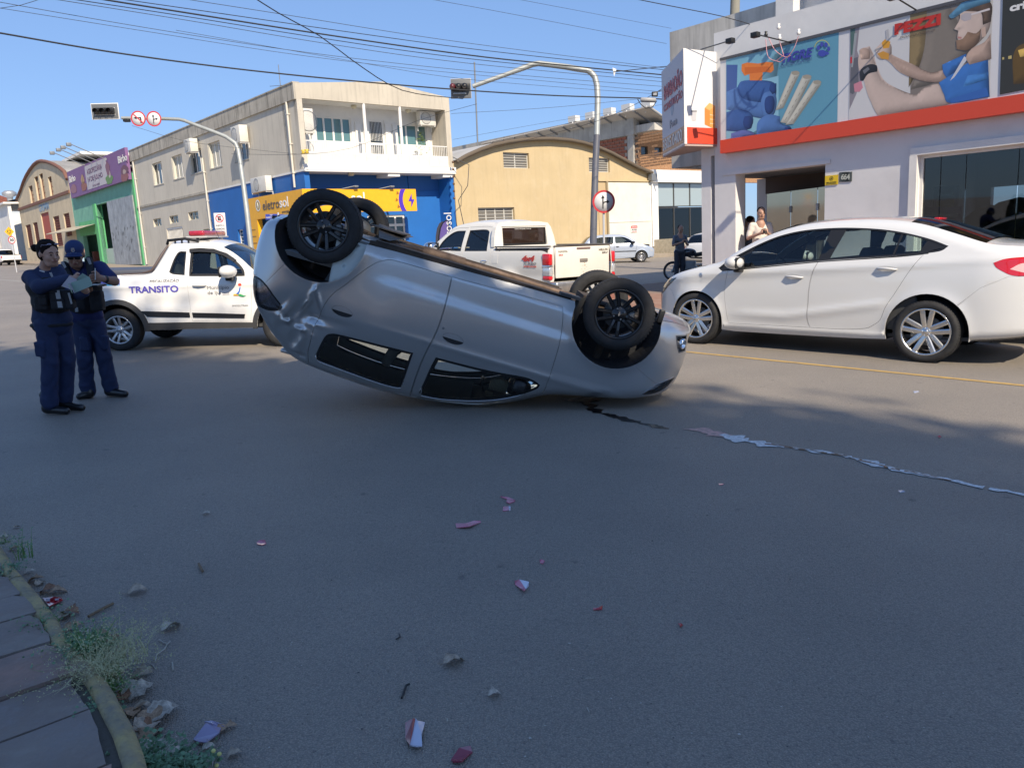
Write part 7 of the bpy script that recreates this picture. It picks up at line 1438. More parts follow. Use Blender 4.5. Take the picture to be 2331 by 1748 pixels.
    for sd in (1,-1):
        t=MB();t.bev(-1.19,-.985,sd*.885-.09 if sd>0 else -.885,sd*.885 if sd>0 else -.885+.09,.99+.0,1.20,.03);a=t.build('tail_light',[REDLENS],root)
        t=MB();t.bev(-1.192,-1.0,sd*.882-.085 if sd>0 else -.882,sd*.882 if sd>0 else -.882+.085,.80,.96,.02);t.build('reversing_lens',[WHITELENS],a)
        t=MB();t.bev(-1.188,-.995,sd*.884-.088 if sd>0 else -.884,sd*.884 if sd>0 else -.884+.088,.73,.80,.02);t.build('lower_lens',[REDLENS],a)
        t=MB();t.bev(-1.186,-.99,sd*.884-.088 if sd>0 else -.884,sd*.884 if sd>0 else -.884+.088,.955,.995,.01);t.build('lens_bar',[CHROME],a)
    b=MB();b.bev(-1.36,-1.10,-.88,.88,.50,.70,.04);b.build('rear_bumper',[M('dull_chrome',(.58,.56,.52),.32,metal=.9,var=.25,vs=6)],root)
    b=MB();b.bev(-1.375,-1.355,-.2,.2,.52,.65,.005);b.build('number_plate',[M('plate_grey',(.4,.4,.4),.5)],root)
    for sd in (1,-1):mirror_done=None
    mirror(c,2.22,1.27,CHROME,s=1.35)
    # 4x4 sticker on the bed side (left side, +y): text runs towards the rear
    def sidet(txt,x,z,h,w_,m_,bold=.03,shear=.3):
        me=text_mesh(txt,h,.003,bold,w_,shear);me.materials.append(m_);o=bpy.data.objects.new('sticker',me);COL.objects.link(o);o.parent=root
        o.matrix_basis=Matrix(((-1,0,0,x),(0,0,1,P1(c,x-w_/2,z)+.006),(0,1,0,z),(0,0,0,1)))
    sidet('4x4',-.44,1.06,.11,.36,RED,.05);sidet('TURBO',-.50,1.0,.045,.34,M('grey_sticker',(.2,.2,.22),.5),.02);sidet('INTERCOOLER',-.50,.955,.03,.34,RED,.02)
    fl=MB();nr=[];panel(fl,np.array([(.26,1.02),(.42,1.02),(.42,1.18),(.26,1.18)]),[],c.y,1,.1,.005,0,nr,.004,grid=False);finish(fl,nr,'fuel_flap',[PA],root)
    ins=empty('cabin',parent=root)
    for yy in (.4,-.4):seat(ins,1.75,yy,.62,SEATM,1,.5,h=.6)
    for yy in (.4,-.4):seat(ins,1.12,yy,.66,SEATM,1,.5,h=.48)
    dd=MB();dd.bev(2.2,2.7,-.78,.78,.95,1.25,.08);dd.box(.5,2.6,-.8,.8,.5,.54);dd.build('dashboard',[TRIM],ins);steering(ins,2.1,.4,1.2,BLACK)
    c.arch_liner(ra,MATS['arch_liner'],.4);c.arch_liner(fa,MATS['arch_liner'],.4)
    u=MB();u.box(-1.1,3.6,-.45,.45,.42,.56);u.build('chassis',[BLACK],root)
    for sd in (1,-1):
        for cc in (rc,fc):wheel(root,(cc[0],sd*.78,.39),.39,.22,.26,sd,MATS['silver_alloy'],6,False,.05,False,rot0=.3)
    return root,c
def small_hatch(O,X,label,col,name='parked_hatchback',group=None,scale=1.0):
    root=root_at(name,O,X,label,'car',group)
    PA=paint('paint_'+name,col,metal=.3,rough=.35,coat=.8)
    top=[(2.95,.24),(3.12,.25),(3.18,.4),(3.18,.6),(3.05,.74),(2.6,.88),(2.30,.96),(1.9,1.24),(1.6,1.38),(1.2,1.43),(.6,1.42),(0,1.36),(-.25,1.26),(-.45,1.05),(-.58,.92),(-.62,.6),(-.58,.35),(-.38,.27)]
    rc,fc=(0,.29),(2.44,.29);ra=arc(*rc,.34,180,-6,16);fa=arc(*fc,.34,184,-6,16)
    c=Car(root,top,ra+[(1.2,.22)]+fa,.82,.92,.42,edge_r=.08,front=(2.5,.7,.3),rear=(-.2,.4,.15),arches=((*rc,.34),(*fc,.34)),paint=PA,step=.07,crown=lambda x,z:.035)
    w1=smooth_path([(2.12,.98),(1.08,.98),(1.10,1.32),(1.5,1.31),(1.8,1.2)],.06,True,60);w2=smooth_path([(1.0,.98),(.25,.98),(-.05,1.08),(.1,1.26),(.5,1.32),(1.02,1.325)],.06,True,60)
    d1=smooth_path([(2.2,.96),(2.16,.6),(2.1,.3),(1.08,.28),(1.04,.6),(1.04,.955)],.06,True,60);d2=smooth_path([(1.02,.955),(1.02,.6),(1.06,.28),(.5,.30),(.36,.5),(.1,.8),(.02,.955)],.06,True,60)
    c.side_panel('body',c.outline,[w1,w2,inset(d1,-.004),inset(d2,-.004)])
    for sd in (1,-1):
        for d_,hx in ((d1,1.2),(d2,.25)):dd=c.side_panel('door',inset(d_,.003),[],sides=(sd,),joined=False)[0];door_handle(c,dd,hx,.82,sd,BLACK,.08)
        for w_ in (w1,w2):mb=MB();nr=[];panel(mb,w_,[],c.y,sd,.1,0,0,nr,-.012);finish(mb,nr,'window_glass',[GLASS_TINT],root)
        mb=MB();nr=[];panel(mb,np.array([(2.15,.56),(.4,.56),(.4,.60),(2.15,.60)]),[],c.y,sd,.2,.01,0,nr,.012,grid=False);finish(mb,nr,'side_moulding',[BLACK],root)
    for nm,a,b,m_ in (('bumper_bar',(2.95,.24),(3.1,.70),PA),('bonnet',(3.1,.70),(2.30,.96),PA),('windscreen',(2.30,.96),(1.6,1.38),GLASS_TINT),('roof',(1.6,1.38),(-.1,1.33),PA),('rear_window',(-.1,1.33),(-.52,.98),GLASS_TINT),('tailgate',(-.52,.98),(-.38,.27),PA)):
        c.strip(nm,c.idx(*a),c.idx(*b),m_,n=8)
    mirror(c,1.98,.95,BLACK)
    lens(c,'tail_light',smooth_path([(-.56,.9),(-.40,.9),(-.38,.7),(-.56,.68)],.05,True,60),REDLENS);lens(c,'headlight',smooth_path([(2.9,.72),(3.08,.66),(3.08,.52),(2.9,.56)],.05,True,60),WHITELENS)
    c.arch_liner(ra,MATS['arch_liner'],.4);c.arch_liner(fa,MATS['arch_liner'],.4)
    u=MB();u.box(-.4,2.9,-.6,.6,.2,.9);u.build('floor_pan',[BLACK],root)
    for sd in (1,-1):
        for cc in (rc,fc):wheel(root,(cc[0],sd*.73,.29),.29,.19,.18,sd,MATS['silver_alloy'],10,False,.02,False)
    return root
def far_pickup(O,X,label):
    root=root_at('small_pickup',O,X,label,'pickup truck');PA=MATS['patrol_white']
    top=[(2.95,.24),(3.12,.25),(3.18,.4),(3.18,.6),(3.05,.74),(2.6,.88),(2.30,.96),(1.9,1.24),(1.6,1.38),(1.2,1.43),(.95,1.41),(.8,1.3),(.6,1.0),(.4,.96),(-.8,.95),(-.88,.9),(-.9,.6),(-.88,.42),(-.38,.3)]
    rc,fc=(0,.30),(2.6,.30);ra=arc(*rc,.36,175,-4,16);fa=arc(*fc,.36,184,-6,16)
    c=Car(root,top,ra+[(1.2,.26)]+fa,.83,.94,.36,edge_r=.07,front=(2.5,.7,.3),rear=(-.6,.4,.05),arches=((*rc,.36),(*fc,.36)),paint=PA,step=.08,crown=lambda x,z:.03)
    w1=smooth_path([(2.12,1.0),(1.0,.99),(1.02,1.32),(1.5,1.31),(1.8,1.2)],.06,True,60)
    c.side_panel('body',c.outline,[w1])
    for sd in (1,-1):mb=MB();nr=[];panel(mb,w1,[],c.y,sd,.1,0,0,nr,-.012);finish(mb,nr,'window_glass',[GLASS_TINT],root)
    for nm,a,b,m_ in (('bumper_bar',(2.95,.24),(3.1,.70),PA),('bonnet',(3.1,.70),(2.30,.96),PA),('windscreen',(2.30,.96),(1.6,1.38),GLASS_TINT),('roof',(1.6,1.38),(.86,1.36),PA),('rear_window',(.86,1.36),(.55,.98),GLASS_TINT),('tailgate',(-.86,.93),(-.89,.50),PA),('rear_bumper_bar',(-.89,.50),(-.38,.3),BLACK)):
        c.strip(nm,c.idx(*a),c.idx(*b),m_,n=8)
    t=MB();t.box(-.85,.6,-.74,.74,.90,.97);t.build('bed_cover',[BLACK],root);mirror(c,1.98,.95,PA)
    t=MB();t.box(-.915,-.90,-.20,.20,.60,.68);t.build('number_plate',[GREYMET],root)
    lens(c,'tail_light',smooth_path([(-.88,.88),(-.74,.88),(-.74,.66),(-.88,.62)],.05,True,60),REDLENS)
    c.arch_liner(ra,MATS['arch_liner'],.4);c.arch_liner(fa,MATS['arch_liner'],.4)
    u=MB();u.box(-.7,2.9,-.6,.6,.25,.9);u.build('floor_pan',[BLACK],root)
    for sd in (1,-1):
        for cc in (rc,fc):wheel(root,(cc[0],sd*.73,.30),.30,.19,.18,sd,MATS['silver_alloy'],10,False,.02,False)
    return root

build_silver();build_sedan();build_patrol();build_hilux()
P=gnd(1465,597);small_hatch((P[0]-2.6,P[1]+.6,0),(1,.05,0),'small silver hatchback parked in front of the white gate',(.42,.47,.55))
P=gnd(52,604);far_pickup((P[0]-2.2,P[1]+1.6,0),(-.75,.66,0),'small white pickup parked far down the side street at left')

# ------------------------------------------------------------------ trees behind the viewpoint that shade the near road
LEAF=M('tree_leaf',(.075,.11,.035),.6,var=.35,vs=1.5);_n=LEAF.node_tree;_t=_n.nodes.new('ShaderNodeBsdfTranslucent');_t.inputs[0].default_value=(.16,.20,.06,1);_m=_n.nodes.new('ShaderNodeMixShader');_m.inputs[0].default_value=.45;_n.links.new(_n.nodes['Principled BSDF'].outputs[0],_m.inputs[1]);_n.links.new(_t.outputs[0],_m.inputs[2]);_n.links.new(_m.outputs[0],_n.nodes['Material Output'].inputs[0]);BARK=M('bark',(.10,.075,.055),.9,var=.3,vs=6,bump=.6,bs=18)
def shade_tree(base,centre,R,n,label,seed,leaf=.19):
    rn=np.random.RandomState(seed);root=empty('street_tree',Matrix.Translation((base[0],base[1],0)),label,'tree','shade trees along the near pavement')
    c=np.array(centre)-np.array([base[0],base[1],0]);m=MB();top=c+[0,0,-.3*R];m.tube([(0,0,-.1),(.05,.03,1.2),tuple(top*.55+np.array([.1,0,0])),tuple(top)],[.24,.19,.15,.11],12)
    for k in range(7):
        a=k*2.4;e=c+np.array([math.cos(a)*R*.75,math.sin(a)*R*.75,rn.uniform(-.1,.6)*R]);s_=top*rn.uniform(.7,1);m.tube([tuple(s_),tuple((s_+e)/2+[0,0,.25]),tuple(e)],[.09,.06,.02],7)
    m.build('trunk',[BARK],root)
    cl=rn.normal(size=(60,3));cl /= np.linalg.norm(cl,axis=1)[:,None];cl*=(rn.uniform(.2,.95,60)[:,None])*R;cl[:,2]*=.85
    i=rn.randint(0,60,n);P=c+cl[i]+rn.normal(size=(n,3))*R*.13;d=rn.normal(size=(n,3));d /= np.linalg.norm(d,axis=1)[:,None];e=np.cross(d,rn.normal(size=(n,3)));e /= np.linalg.norm(e,axis=1)[:,None];s_=rn.uniform(.7,1.3,n)[:,None]*leaf
    V=np.stack([P-d*s_*.6,P+e*s_*.32,P+d*s_*.6,P-e*s_*.32],1).reshape(-1,3);Fc=np.arange(n*4).reshape(n,4);link('crown',np_mesh('crown',V,Fc,[LEAF],False),root)
for k,(b,c_,R,n) in enumerate((((-3.6,-10.7),(-2.64,-9.93,16.6),3.6,22000),((0.5,-11.3),(1.46,-10.53,16.6),3.7,24000),((3.8,-12.5),(4.76,-11.73,16.6),3.7,24000),((7.0,-14.4),(7.76,-14.13,16.6),3.7,24000),((10.4,-18.0),(11.36,-16.43,16.6),3.7,22000),((14.2,-19.1),(15.16,-17.53,16.6),3.6,12000),((-7.8,-10.1),(-6.84,-9.33,16.6),3.5,12000))):
    shade_tree(b,c_,R,n,'leafy street tree behind the viewpoint, %s counted from the right' % ['fifth','fourth','third','second but one','second','first','sixth'][k],20+k,.25)
hb=empty('unseen_house',Matrix.Translation((-16,-24,0)),'plain low house behind the near pavement','building');part(hb,'front_wall',[(-10,34,-3,0,0,4.2)],M('house_ochre',(.45,.36,.25),.85,var=.1));part(hb,'roof',[(-10.5,34.5,-4,.6,4.2,4.4)],M('house_roof',(.25,.12,.08),.8))  # unseen house, added to stop sunlight slipping in under the tree crowns

# ------------------------------------------------------------------ signals, signs, poles
def plate_frame(P,w_=None):return Facade(P,(1,0,0),up=(0,0,1))
SW=M('sign_face_white',(.66,.66,.66),.5);SR=M('sign_ring_red',(.50,.035,.045),.45);SBK=M('sign_symbol_black',(.02,.02,.022),.5);SGY=M('sign_back_grey',(.20,.21,.22),.5)
def disc_sign(root,x,z,R,y,kind):
    """round plate in front of the local x-z plane"""
    m=MB();m.lathe([(0,y+.012),(R,y+.012),(R,y),(0,y)],36,c=(x,0,z));o=m.build('plate',[SW],root)
    m=MB();m.lathe([(R*.84,y-.001),(R*.84,y-.005),(R*1.005,y-.005),(R*1.005,y+.002)],36,c=(x,0,z),smooth=False);m.build('ring',[SR],o)
    def sym(poly,mat=SBK,d=.004):mb=MB();mb.prism([(x+a*R,z+b*R) for a,b in poly],y-d,y-.0005,lambda a,b,h:(a,h,b));mb.build('symbol',[mat],o)
    if kind=='ahead_right':
        sym([(-.13,-.62),(-.02,-.62),(-.02,-.25),(.04,-.12),(.16,-.08),(.28,-.07),(.28,-.20),(.52,-.01),(.28,.17),(.28,.04),(.14,.03),(-.02,-.02),(-.02,.28),(.09,.28),(-.075,.60),(-.24,.28),(-.13,.28)])
    if kind=='no_left':
        sym([(.42,-.60),(.24,-.60),(.24,.02),(-.22,.02),(-.22,-.12),(-.60,.10),(-.22,.32),(-.22,.18),(.42,.18)]);sym([(-.62,.52),(-.52,.62),(.62,-.52),(.52,-.62)],SR,.006)
    return o
def signal_left():
    D=29.0;pts=[(571,600),(571,561),(562,480),(553,411),(547,370),(542,341),(536,327),(515,312),(488,301),(461,291),(435,281),(420,275),(407,272),(350,270),(277,269)]
    P=[V3(dep(x,y,D)) for x,y in pts];g=P[0].copy();base=Vector((P[1].x+.25,P[1].y,0));root=empty('traffic_signal',Matrix.Translation(base),'traffic signal on a long curved arm over the side street, with two round signs','traffic light');inv=root.matrix_world.inverted()
    m=MB();m.tube([inv@p for p in [base]+P[1:]],[.10,.10,.095,.09,.085,.08,.08,.075,.07,.07,.065,.065,.06,.06,.055],10);m.build('pole',[M('pole_paint',(.36,.38,.37),.5,metal=.3,var=.15,vs=3)],root)
    c=inv@V3(dep(239,254,D-.2));w_,h_=1.02,.58;hd=MB();hd.bev(c.x-w_/2,c.x+w_/2,c.y,c.y+.03,c.z-h_/2,c.z+h_/2,.06);a=hd.build('backplate_edge',[SW],root);hd=MB();hd.bev(c.x-w_/2+.03,c.x+w_/2-.03,c.y-.012,c.y+.0,c.z-h_/2+.03,c.z+h_/2-.03,.03);hd.build('backplate',[M('backplate_grey',(.13,.135,.14),.5)],root)
    hd=MB();hd.bev(c.x-.37,c.x+.37,c.y-.12,c.y-.02,c.z-.115,c.z+.115,.02);hh=hd.build('signal_head',[BLACK],root)
    for k in (-1,0,1):
        x=c.x+k*.245;l=MB();l.lathe([(0,c.y-.125),(.085,c.y-.13),(.09,c.y-.12)],20,c=(x,0,c.z));l.build('lens',[M('dark_lens',(.05,.04,.035),.25)],hh)
        v=MB();n=14;vs=[]
        for i in range(n+1):t=math.radians(-20+220*i/n);vs+=[(x+.10*math.cos(t),c.y-.12,c.z+.10*math.sin(t)),(x+.10*math.cos(t),c.y-.27,c.z-.02+.10*math.sin(t))]
        v.add(vs,[(2*i,2*i+2,2*i+3,2*i+1) for i in range(n)]);v.build('visor',[BLACK],hh)
    wf=MB();wf.box(c.x-.38,c.x+.38,c.y-.016,c.y-.0125,c.z+.10,c.z+.125);wf.box(c.x-.38,c.x+.38,c.y-.016,c.y-.0125,c.z-.13,c.z-.105);wf.build('white_rail',[SW],root,kind='stuff')
    for (px,py,kd) in ((314.6,270.5,'no_left'),(350.4,271,'ahead_right')):q=inv@V3(dep(px,py,D-.25));disc_sign(root,q.x,q.z,.272,q.y,kd)
    q=inv@V3(dep(289,275,D));m=MB();m.bev(q.x-.12,q.x+.1,q.y-.08,q.y+.1,q.z-.05,q.z+.04,.02);m.build('cable_clamp',[BLACK],root)
signal_left()
def signal_right():
    D=31.0;pts=[(1245,1390),(1252,1100),(1262,800),(1272,600),(1275,480),(1278,330),(1273,240),(1258,180),(1230,145),(1200,130),(1120,118),(1050,105),(950,92),(850,80),(808,86),(740,112),(640,150),(500,200),(370,246)]
    P=[V3(dep(*z3(x,y),D)) for x,y in pts];base=Vector((P[0].x-.02,P[0].y,0));root=empty('traffic_signal',Matrix.Translation(base),'traffic signal hanging on the tall grey gooseneck pole beside the store','traffic light');inv=root.matrix_world.inverted();Q=[inv@p for p in [base]+P]
    k=4;m=MB();m.tube(Q[:k+1],[.145,.14,.135,.13,.125],14);m.build('pole_foot',[M('pole_dark_paint',(.10,.105,.13),.5,var=.1)],root);m=MB();m.tube(Q[k:],[.118]*6+[.115]*3+[.11]*4+[.09]*3+[.07]*2,12);m.build('pole',[MATS['pole_paint']],root)
    c=inv@V3(dep(*z3(285,262),D));w_,h_=.82,.76;hd=MB();hd.bev(c.x-w_/2,c.x+w_/2,c.y,c.y+.03,c.z-h_/2,c.z+h_/2,.05);hd.build('backplate_edge',[M('plate_edge_grey',(.4,.4,.42),.5)],root);hd=MB();hd.bev(c.x-w_/2+.02,c.x+w_/2-.02,c.y-.012,c.y,c.z-h_/2+.02,c.z+h_/2-.02,.03);hd.build('backplate',[MATS['backplate_grey']],root)
    hd=MB();hd.bev(c.x-.40,c.x+.36,c.y-.22,c.y-.02,c.z-.08,c.z+.16,.03);hh=hd.build('signal_head',[BLACK],root)
    for k in (-1,0,1):
        x=c.x+k*.24-.06;l=MB();l.ball((x-.02,c.y-.28,c.z+.03),(.12,.14,.13),16);l.build('visor',[BLACK if k>-1 else M('red_visor',(.10,.015,.02),.4)],hh);l=MB();l.lathe([(0,0),(.07,0)],14,c=(x-.03,c.y-.40,c.z+.0));l.build('lens',[M('dark_lens',(.05,.04,.035),.25)],hh)
    b=MB();b.box(c.x-.30,c.x+.2,c.y-.1,c.y-.02,c.z-.22,c.z-.17);b.build('bracket',[STEEL],root)
signal_right()
def round_sign():
    D=22.0;c=dep(*z3(1320,1083),D);R=.315;base=Vector((c[0]+.02,c[1],0));root=empty('round_sign',Matrix.Translation(base),'round white sign with red ring, arrows ahead and right, on a thin white post','traffic sign');disc_sign(root,-.02,c[2],R,-.06,'ahead_right')
    m=MB();m.tube([(0,0,0),(-.02,0,c[2]+.1)],.032,10);m.build('post',[M('post_white',(.5,.51,.54),.5)],root)
round_sign()
def no_parking():
    D=26.0;a=dep(*z1(1790,1052),D);b=dep(*z1(1893,1228),D);root=empty('no_parking_sign',Matrix.Translation((float(a[0]+b[0])/2,float(a[1]),0)),'tall white no-parking sign with a crossed E above printed lines','traffic sign');w_=float(b[0]-a[0])/2*.97;zt,zb=a[2],b[2]-.1
    m=MB();m.bev(-w_,w_,-.01,.01,zb,zt,.03);o=m.build('plate',[SW],root);R=w_*.72;cz=zt-w_*.95;m=MB();m.lathe([(R*.8,-.012),(R,-.012)],28,c=(0,0,cz));m.build('ring',[SR],o)
    letters('E',-R*.42,cz-R*.5,R,.012,SBK,o,R*.8,.05,.003);m=MB();m.prism([(-R*.65,cz+R*.55),(-R*.55,cz+R*.65),(R*.65,cz-R*.55),(R*.55,cz-R*.65)],-.02,-.016,lambda x,z,h:(x,h,z));m.build('bar',[SR],o)
    for k,s_ in enumerate(('SUJEITO A','GUINCHO','SEG A SEX','8h às 18h','SÁBADO','8h às 12h')):letters(s_,-w_*.75,cz-R-.13-.105*k,.06,.012,SBK,o,w_*1.5,.01,.003)
    m=MB();m.tube([(0,.04,0),(0,.04,zt-.05)],.03,8);m.build('post',[STEEL],root)
no_parking()
def street_names():
    zz=lambda x,y:(560+x/5.53,420+y/5.53);D=24.0;c=dep(*zz(408,405),D);root=empty('street_name_sign',Matrix.Translation((float(c[0]),float(c[1]),0)),'two small blue street name plates on a white post','street sign');BLP=M('name_plate_blue',(.04,.06,.32),.4)
    k=D/1776/5.53*1.0
    m=MB();m.tube([(0,0,0),(0,0,float(c[2])+.12)],.025,8);m.build('post',[MATS['post_white']],root)
    a=dep(*zz(246,376),D);b=dep(*zz(396,441),D);part(root,'name_plate',[(float(a[0]-c[0]),-.03,-.01,.01,float(b[2]),float(a[2]))],BLP);letters('RUA BENTO GONÇALVES',float(a[0]-c[0])+.02,float(b[2])+.04,.045,.012,SW,root,.34,.02,.002);letters('RUA',float(a[0]-c[0])+.14,float(b[2])+.12,.03,.012,SW,root,.08,.02,.002)
    a=dep(*zz(418,378),D);b=dep(*zz(486,438),D);part(root,'name_plate',[(.03,float(b[0]-c[0]),.0,.02,float(b[2]),float(a[2]))],BLP);letters('14 DE JULHO',.05,float(b[2])+.05,.04,.004,SW,root,float(b[0]-c[0])-.08,.02,.002)
street_names()
def flag_banner():
    D=27.0;root=None;pts=[(1275,1480),(135,1470),(130,1400),(133,1330),(143,1275),(160,1240),(185,1222),(198,1225),(212,1330),(214,1480)]
    c=dep(*z3(170,1470),D);root=empty('feather_flag',Matrix.Translation((float(c[0]),float(c[1]),0)),'purple feather flag lettered etrosol in front of the blue wall','flag');P=[dep(*z3(*p),D) for p in pts[1:]];poly=[(float(p[0]-c[0]),float(p[2])) for p in P];poly[0]=(poly[0][0],.6);poly[-1]=(poly[-1][0],.6)
    m=MB();m.prism(poly,-.008,.008,lambda x,z,h:(x,h,z));m.build('flag_cloth',[M('flag_purple',(.095,.065,.26),.6)],root);m=MB();m.tube([(poly[0][0]-.02,0,0)]+[(a-.02,0,b+.01) for a,b in poly[:-1]],.022,6);m.build('flag_pole',[BLACK],root)
    m=MB();m.prism([(a-.14,b) for a,b in poly[1:6]]+[(poly[4][0]-.02,poly[4][1]),(poly[1][0]-.0,poly[1][1])],.03,.04,lambda x,z,h:(x,h,z));m.build('flag_edge',[M('flag_dark',(.03,.03,.05),.6)],root)
    o=letters('eletrosol',0,0,.26,.012,SW,root,1.35,.0,.003);o.matrix_basis=Matrix.Translation((.27,-.012,1.0))@Matrix(((0,-1,0,0),(0,0,-1,0),(1,0,0,0),(0,0,0,1)))
flag_banner()
def left_signs():
    D=50.0;c=dep(*z1(90,1208),D);e=dep(*z1(103,1278),D);root=empty('roundabout_sign',Matrix.Translation((float(e[0]),float(e[1]),0)),'yellow diamond warning sign above a round 30 sign at far left','traffic sign');m=MB();m.tube([(0,0,0),(float(c[0]-e[0]),0,float(c[2]))],.03,6);m.build('post',[MATS['post_white']],root)
    x,z=float(c[0]-e[0]),float(c[2]);R=.31;m=MB();m.prism([(x-R,z),(x,z-R),(x+R,z),(x,z+R)],-.05,-.04,lambda a,b,h:(a,h,b));m.build('diamond_plate',[M('warning_yellow',(.75,.42,.02),.5)],root);m=MB()
    for k in range(3):a=k*2.09;m.tube([(x+R*.33*math.cos(a+t),-.06,z+R*.33*math.sin(a+t)) for t in np.linspace(0,1.4,6)],.022,5)
    m.build('arrow_ring',[SBK],root);z=float(e[2]);m=MB();m.lathe([(0,-.05),(.24,-.05)],24,c=(0,0,z));m.build('round_plate',[SW],root);m=MB();m.lathe([(.19,-.055),(.24,-.055)],24,c=(0,0,z));m.build('ring',[SR],root);letters('30',-.13,z-.09,.18,.055,SBK,root,.26,.03,.003)
left_signs()

# ------------------------------------------------------------------ overhead cables
CAB=M('cable_black',(.02,.02,.022),.6);CAB2=M('cable_grey',(.05,.055,.06),.6)
def cable(pts,d0,d1,r,label,mat=None,sc=1/.949):
    n=len(pts);xs=[p[0] for p in pts];P=[];pp=smooth_path([(x*sc,y*sc) for x,y in pts],40,sharp=179)
    for (x,y) in pp:f=(x/sc-xs[0])/(xs[-1]-xs[0]);P.append(V3(dep(x,y,d0+(d1-d0)*f)))
    m=MB();m.tube(P,r*.82,6,smooth=True);return m.build('overhead_cable',[mat or CAB],None,label,'cable','overhead cables')
cable([(-60,62),(0,72),(240,113),(500,148),(760,175),(1000,195),(1200,207),(1400,213),(1450,216)],15,24,.022,'thickest low overhead cable sagging from left edge to the store sign')
cable([(150,-12),(400,28),(700,75),(1000,118),(1200,140),(1440,163)],17,26,.024,'thick upper cable of the bundle ending at the sign box')
cable([(200,-10),(450,26),(740,68),(1050,110),(1440,152)],17.5,26,.012,'thin cable just above the thick upper one of the bundle')
cable([(110,-8),(400,36),(700,84),(1000,126),(1440,170)],16.5,25.5,.012,'thin cable just under the thick upper one of the bundle')
cable([(60,-10),(400,44),(700,94),(1000,136),(1440,178)],16,25,.009,'second thin cable under the thick upper bundle',CAB2)
cable([(330,-12),(600,30),(900,78),(1150,112),(1440,148)],18,27,.009,'third cable counted up from the thick upper one',CAB2)
cable([(-20,2),(300,58),(620,108),(900,142),(1180,168),(1440,188)],16,25,.008,'thin cable from the top left corner ending below the bundle',CAB2)
cable([(-20,15),(300,66),(620,116),(900,150),(1180,176),(1440,200)],16,25,.007,'thin faint cable just over the thickest low cable',CAB2)
cable([(380,66),(700,122),(960,166),(1200,188),(1440,205)],18,25,.006,'very thin cable crossing the sky above the grey parapet',CAB2)
cable([(540,-10),(600,28),(690,78),(760,130),(840,183),(900,203),(1000,214)],14,20,.013,'steep cable dropping from top edge to the signal head')
cable([(880,-10),(1100,30),(1440,95)],20,26,.007,'thin cable leaving the top edge right of the steep one',CAB2)
cable([(1080,-8),(1250,24),(1450,62)],20,26,.006,'thin cable high in the sky toward the old wall',CAB2)
cable([(1330,-10),(1440,12),(1560,36),(1640,60),(1670,76),(1690,95)],14,15.6,.009,'cable coming down to the clamp above the pipes picture')
cable([(-10,20),(45,12),(100,-6)],14,14,.006,'short bit of cable crossing the top left corner',CAB2)
cable([(975,246),(1200,232),(1440,208)],24,24,.006,'thin cable over the brick building toward the store sign',CAB2)
cable([(978,302),(1200,262),(1440,225)],26,26,.005,'faintest cable right of the balcony over the arched roof',CAB2)
cable([(1040,327),(1150,300),(1290,262),(1380,222),(1440,186)],34,22,.009,'dark cable rising from the warehouse wall past the pole')
cable([(500,333),(640,334),(760,320),(900,262),(1030,225)],30,24,.007,'thin cable drooping in front of the balcony',CAB2)
cable([(285,272),(400,305),(560,325),(640,333)],27,29,.007,'thin cable from the left signal arm to the grey wall',CAB2)
cable([(1325,156),(1380,150),(1450,143)],20,20,.012,'short thick cable between the small clamp and the store sign')
def devices():
    a=V3(dep(*z3(1645,345),22));r=empty('cable_closure',Matrix.Translation(a),'grey cylindrical cable closure hanging near the store sign','cable closure');m=MB();m.tube([(-.22,0,.01),(-.19,0,.01),(.19,0,-.01),(.22,0,-.01)],[.03,.065,.065,.03],12);m.build('cylinder',[M('closure_grey',(.33,.33,.33),.5)],r);m=MB();m.tube([(-.3,0,.03),(-.22,0,-.1),(-.07,0,-.22),(.12,0,-.2),(.24,0,-.03)],.012,6);m.build('slack_loop',[CAB],r)
    a=V3(dep(*z3(1692,303),21));r=empty('security_light',Matrix.Translation(a),'small black security light beside the store sign edge','light');m=MB();m.bev(-.08,.08,-.05,.05,-.06,.06,.015);m.build('lamp_head',[BLACK],r);m=MB();m.bev(-.05,.045,-.056,-.05,-.04,.02,.004);m.build('lens',[WHITELENS],r);m=MB();m.tube([(0,.02,.04),(.25,.05,.12)],.01,6);m.build('arm',[BLACK],r)
    a=V3(dep(*z3(1397,140),20));r=empty('cable_clamp',Matrix.Translation(a),'small white anchor clamp on the cable right of the gooseneck','clamp');m=MB();m.add([(-.04,0,.1),(.06,0,.06),(.0,0,-.12),(-.02,.03,.0)],[(0,1,2),(0,2,3),(1,2,3),(0,1,3)]);m.build('clamp_body',[WHITE],r)
    a=V3(dep(*z4(502,40),27));po=empty('utility_pole',Matrix.Translation((a.x,a.y,0)),'concrete utility pole whose tip shows above the old wall','utility pole');m=MB();m.tube([(0,0,0),(0,0,a.z+1.6)],[.24,.15],10);m.build('pole',[M('pole_concrete',(.25,.24,.20),.9)],po);m=MB();m.box(-1.1,1.1,-.06,.06,a.z+1.0,a.z+1.12);m.build('cross_arm',[GREYMET],po)
    # insulators and slack wire on the warehouse corner
    a=V3(dep(*z3(232,940),39));r=empty('wall_insulators',Matrix.Translation(a),'row of brown insulators on the seam between blue shop and warehouse','insulator');m=MB()
    for k in range(6):m.lathe([(0,.9-.35*k),(.055,.92-.35*k),(.055,1.0-.35*k),(0,1.02-.35*k)],8,axis='z')
    m.build('spool',[M('brown_glaze',(.12,.06,.03),.4)],r,kind='stuff');m=MB();m.tube([(.0,0,1.2),(.8,-.1,.8),(.7,-.1,-.2),(.2,0,-.9),(.5,0,-2.5),(1.5,.5,-6.0)],.02,5);m.build('slack_wire',[CAB2],r)
devices()
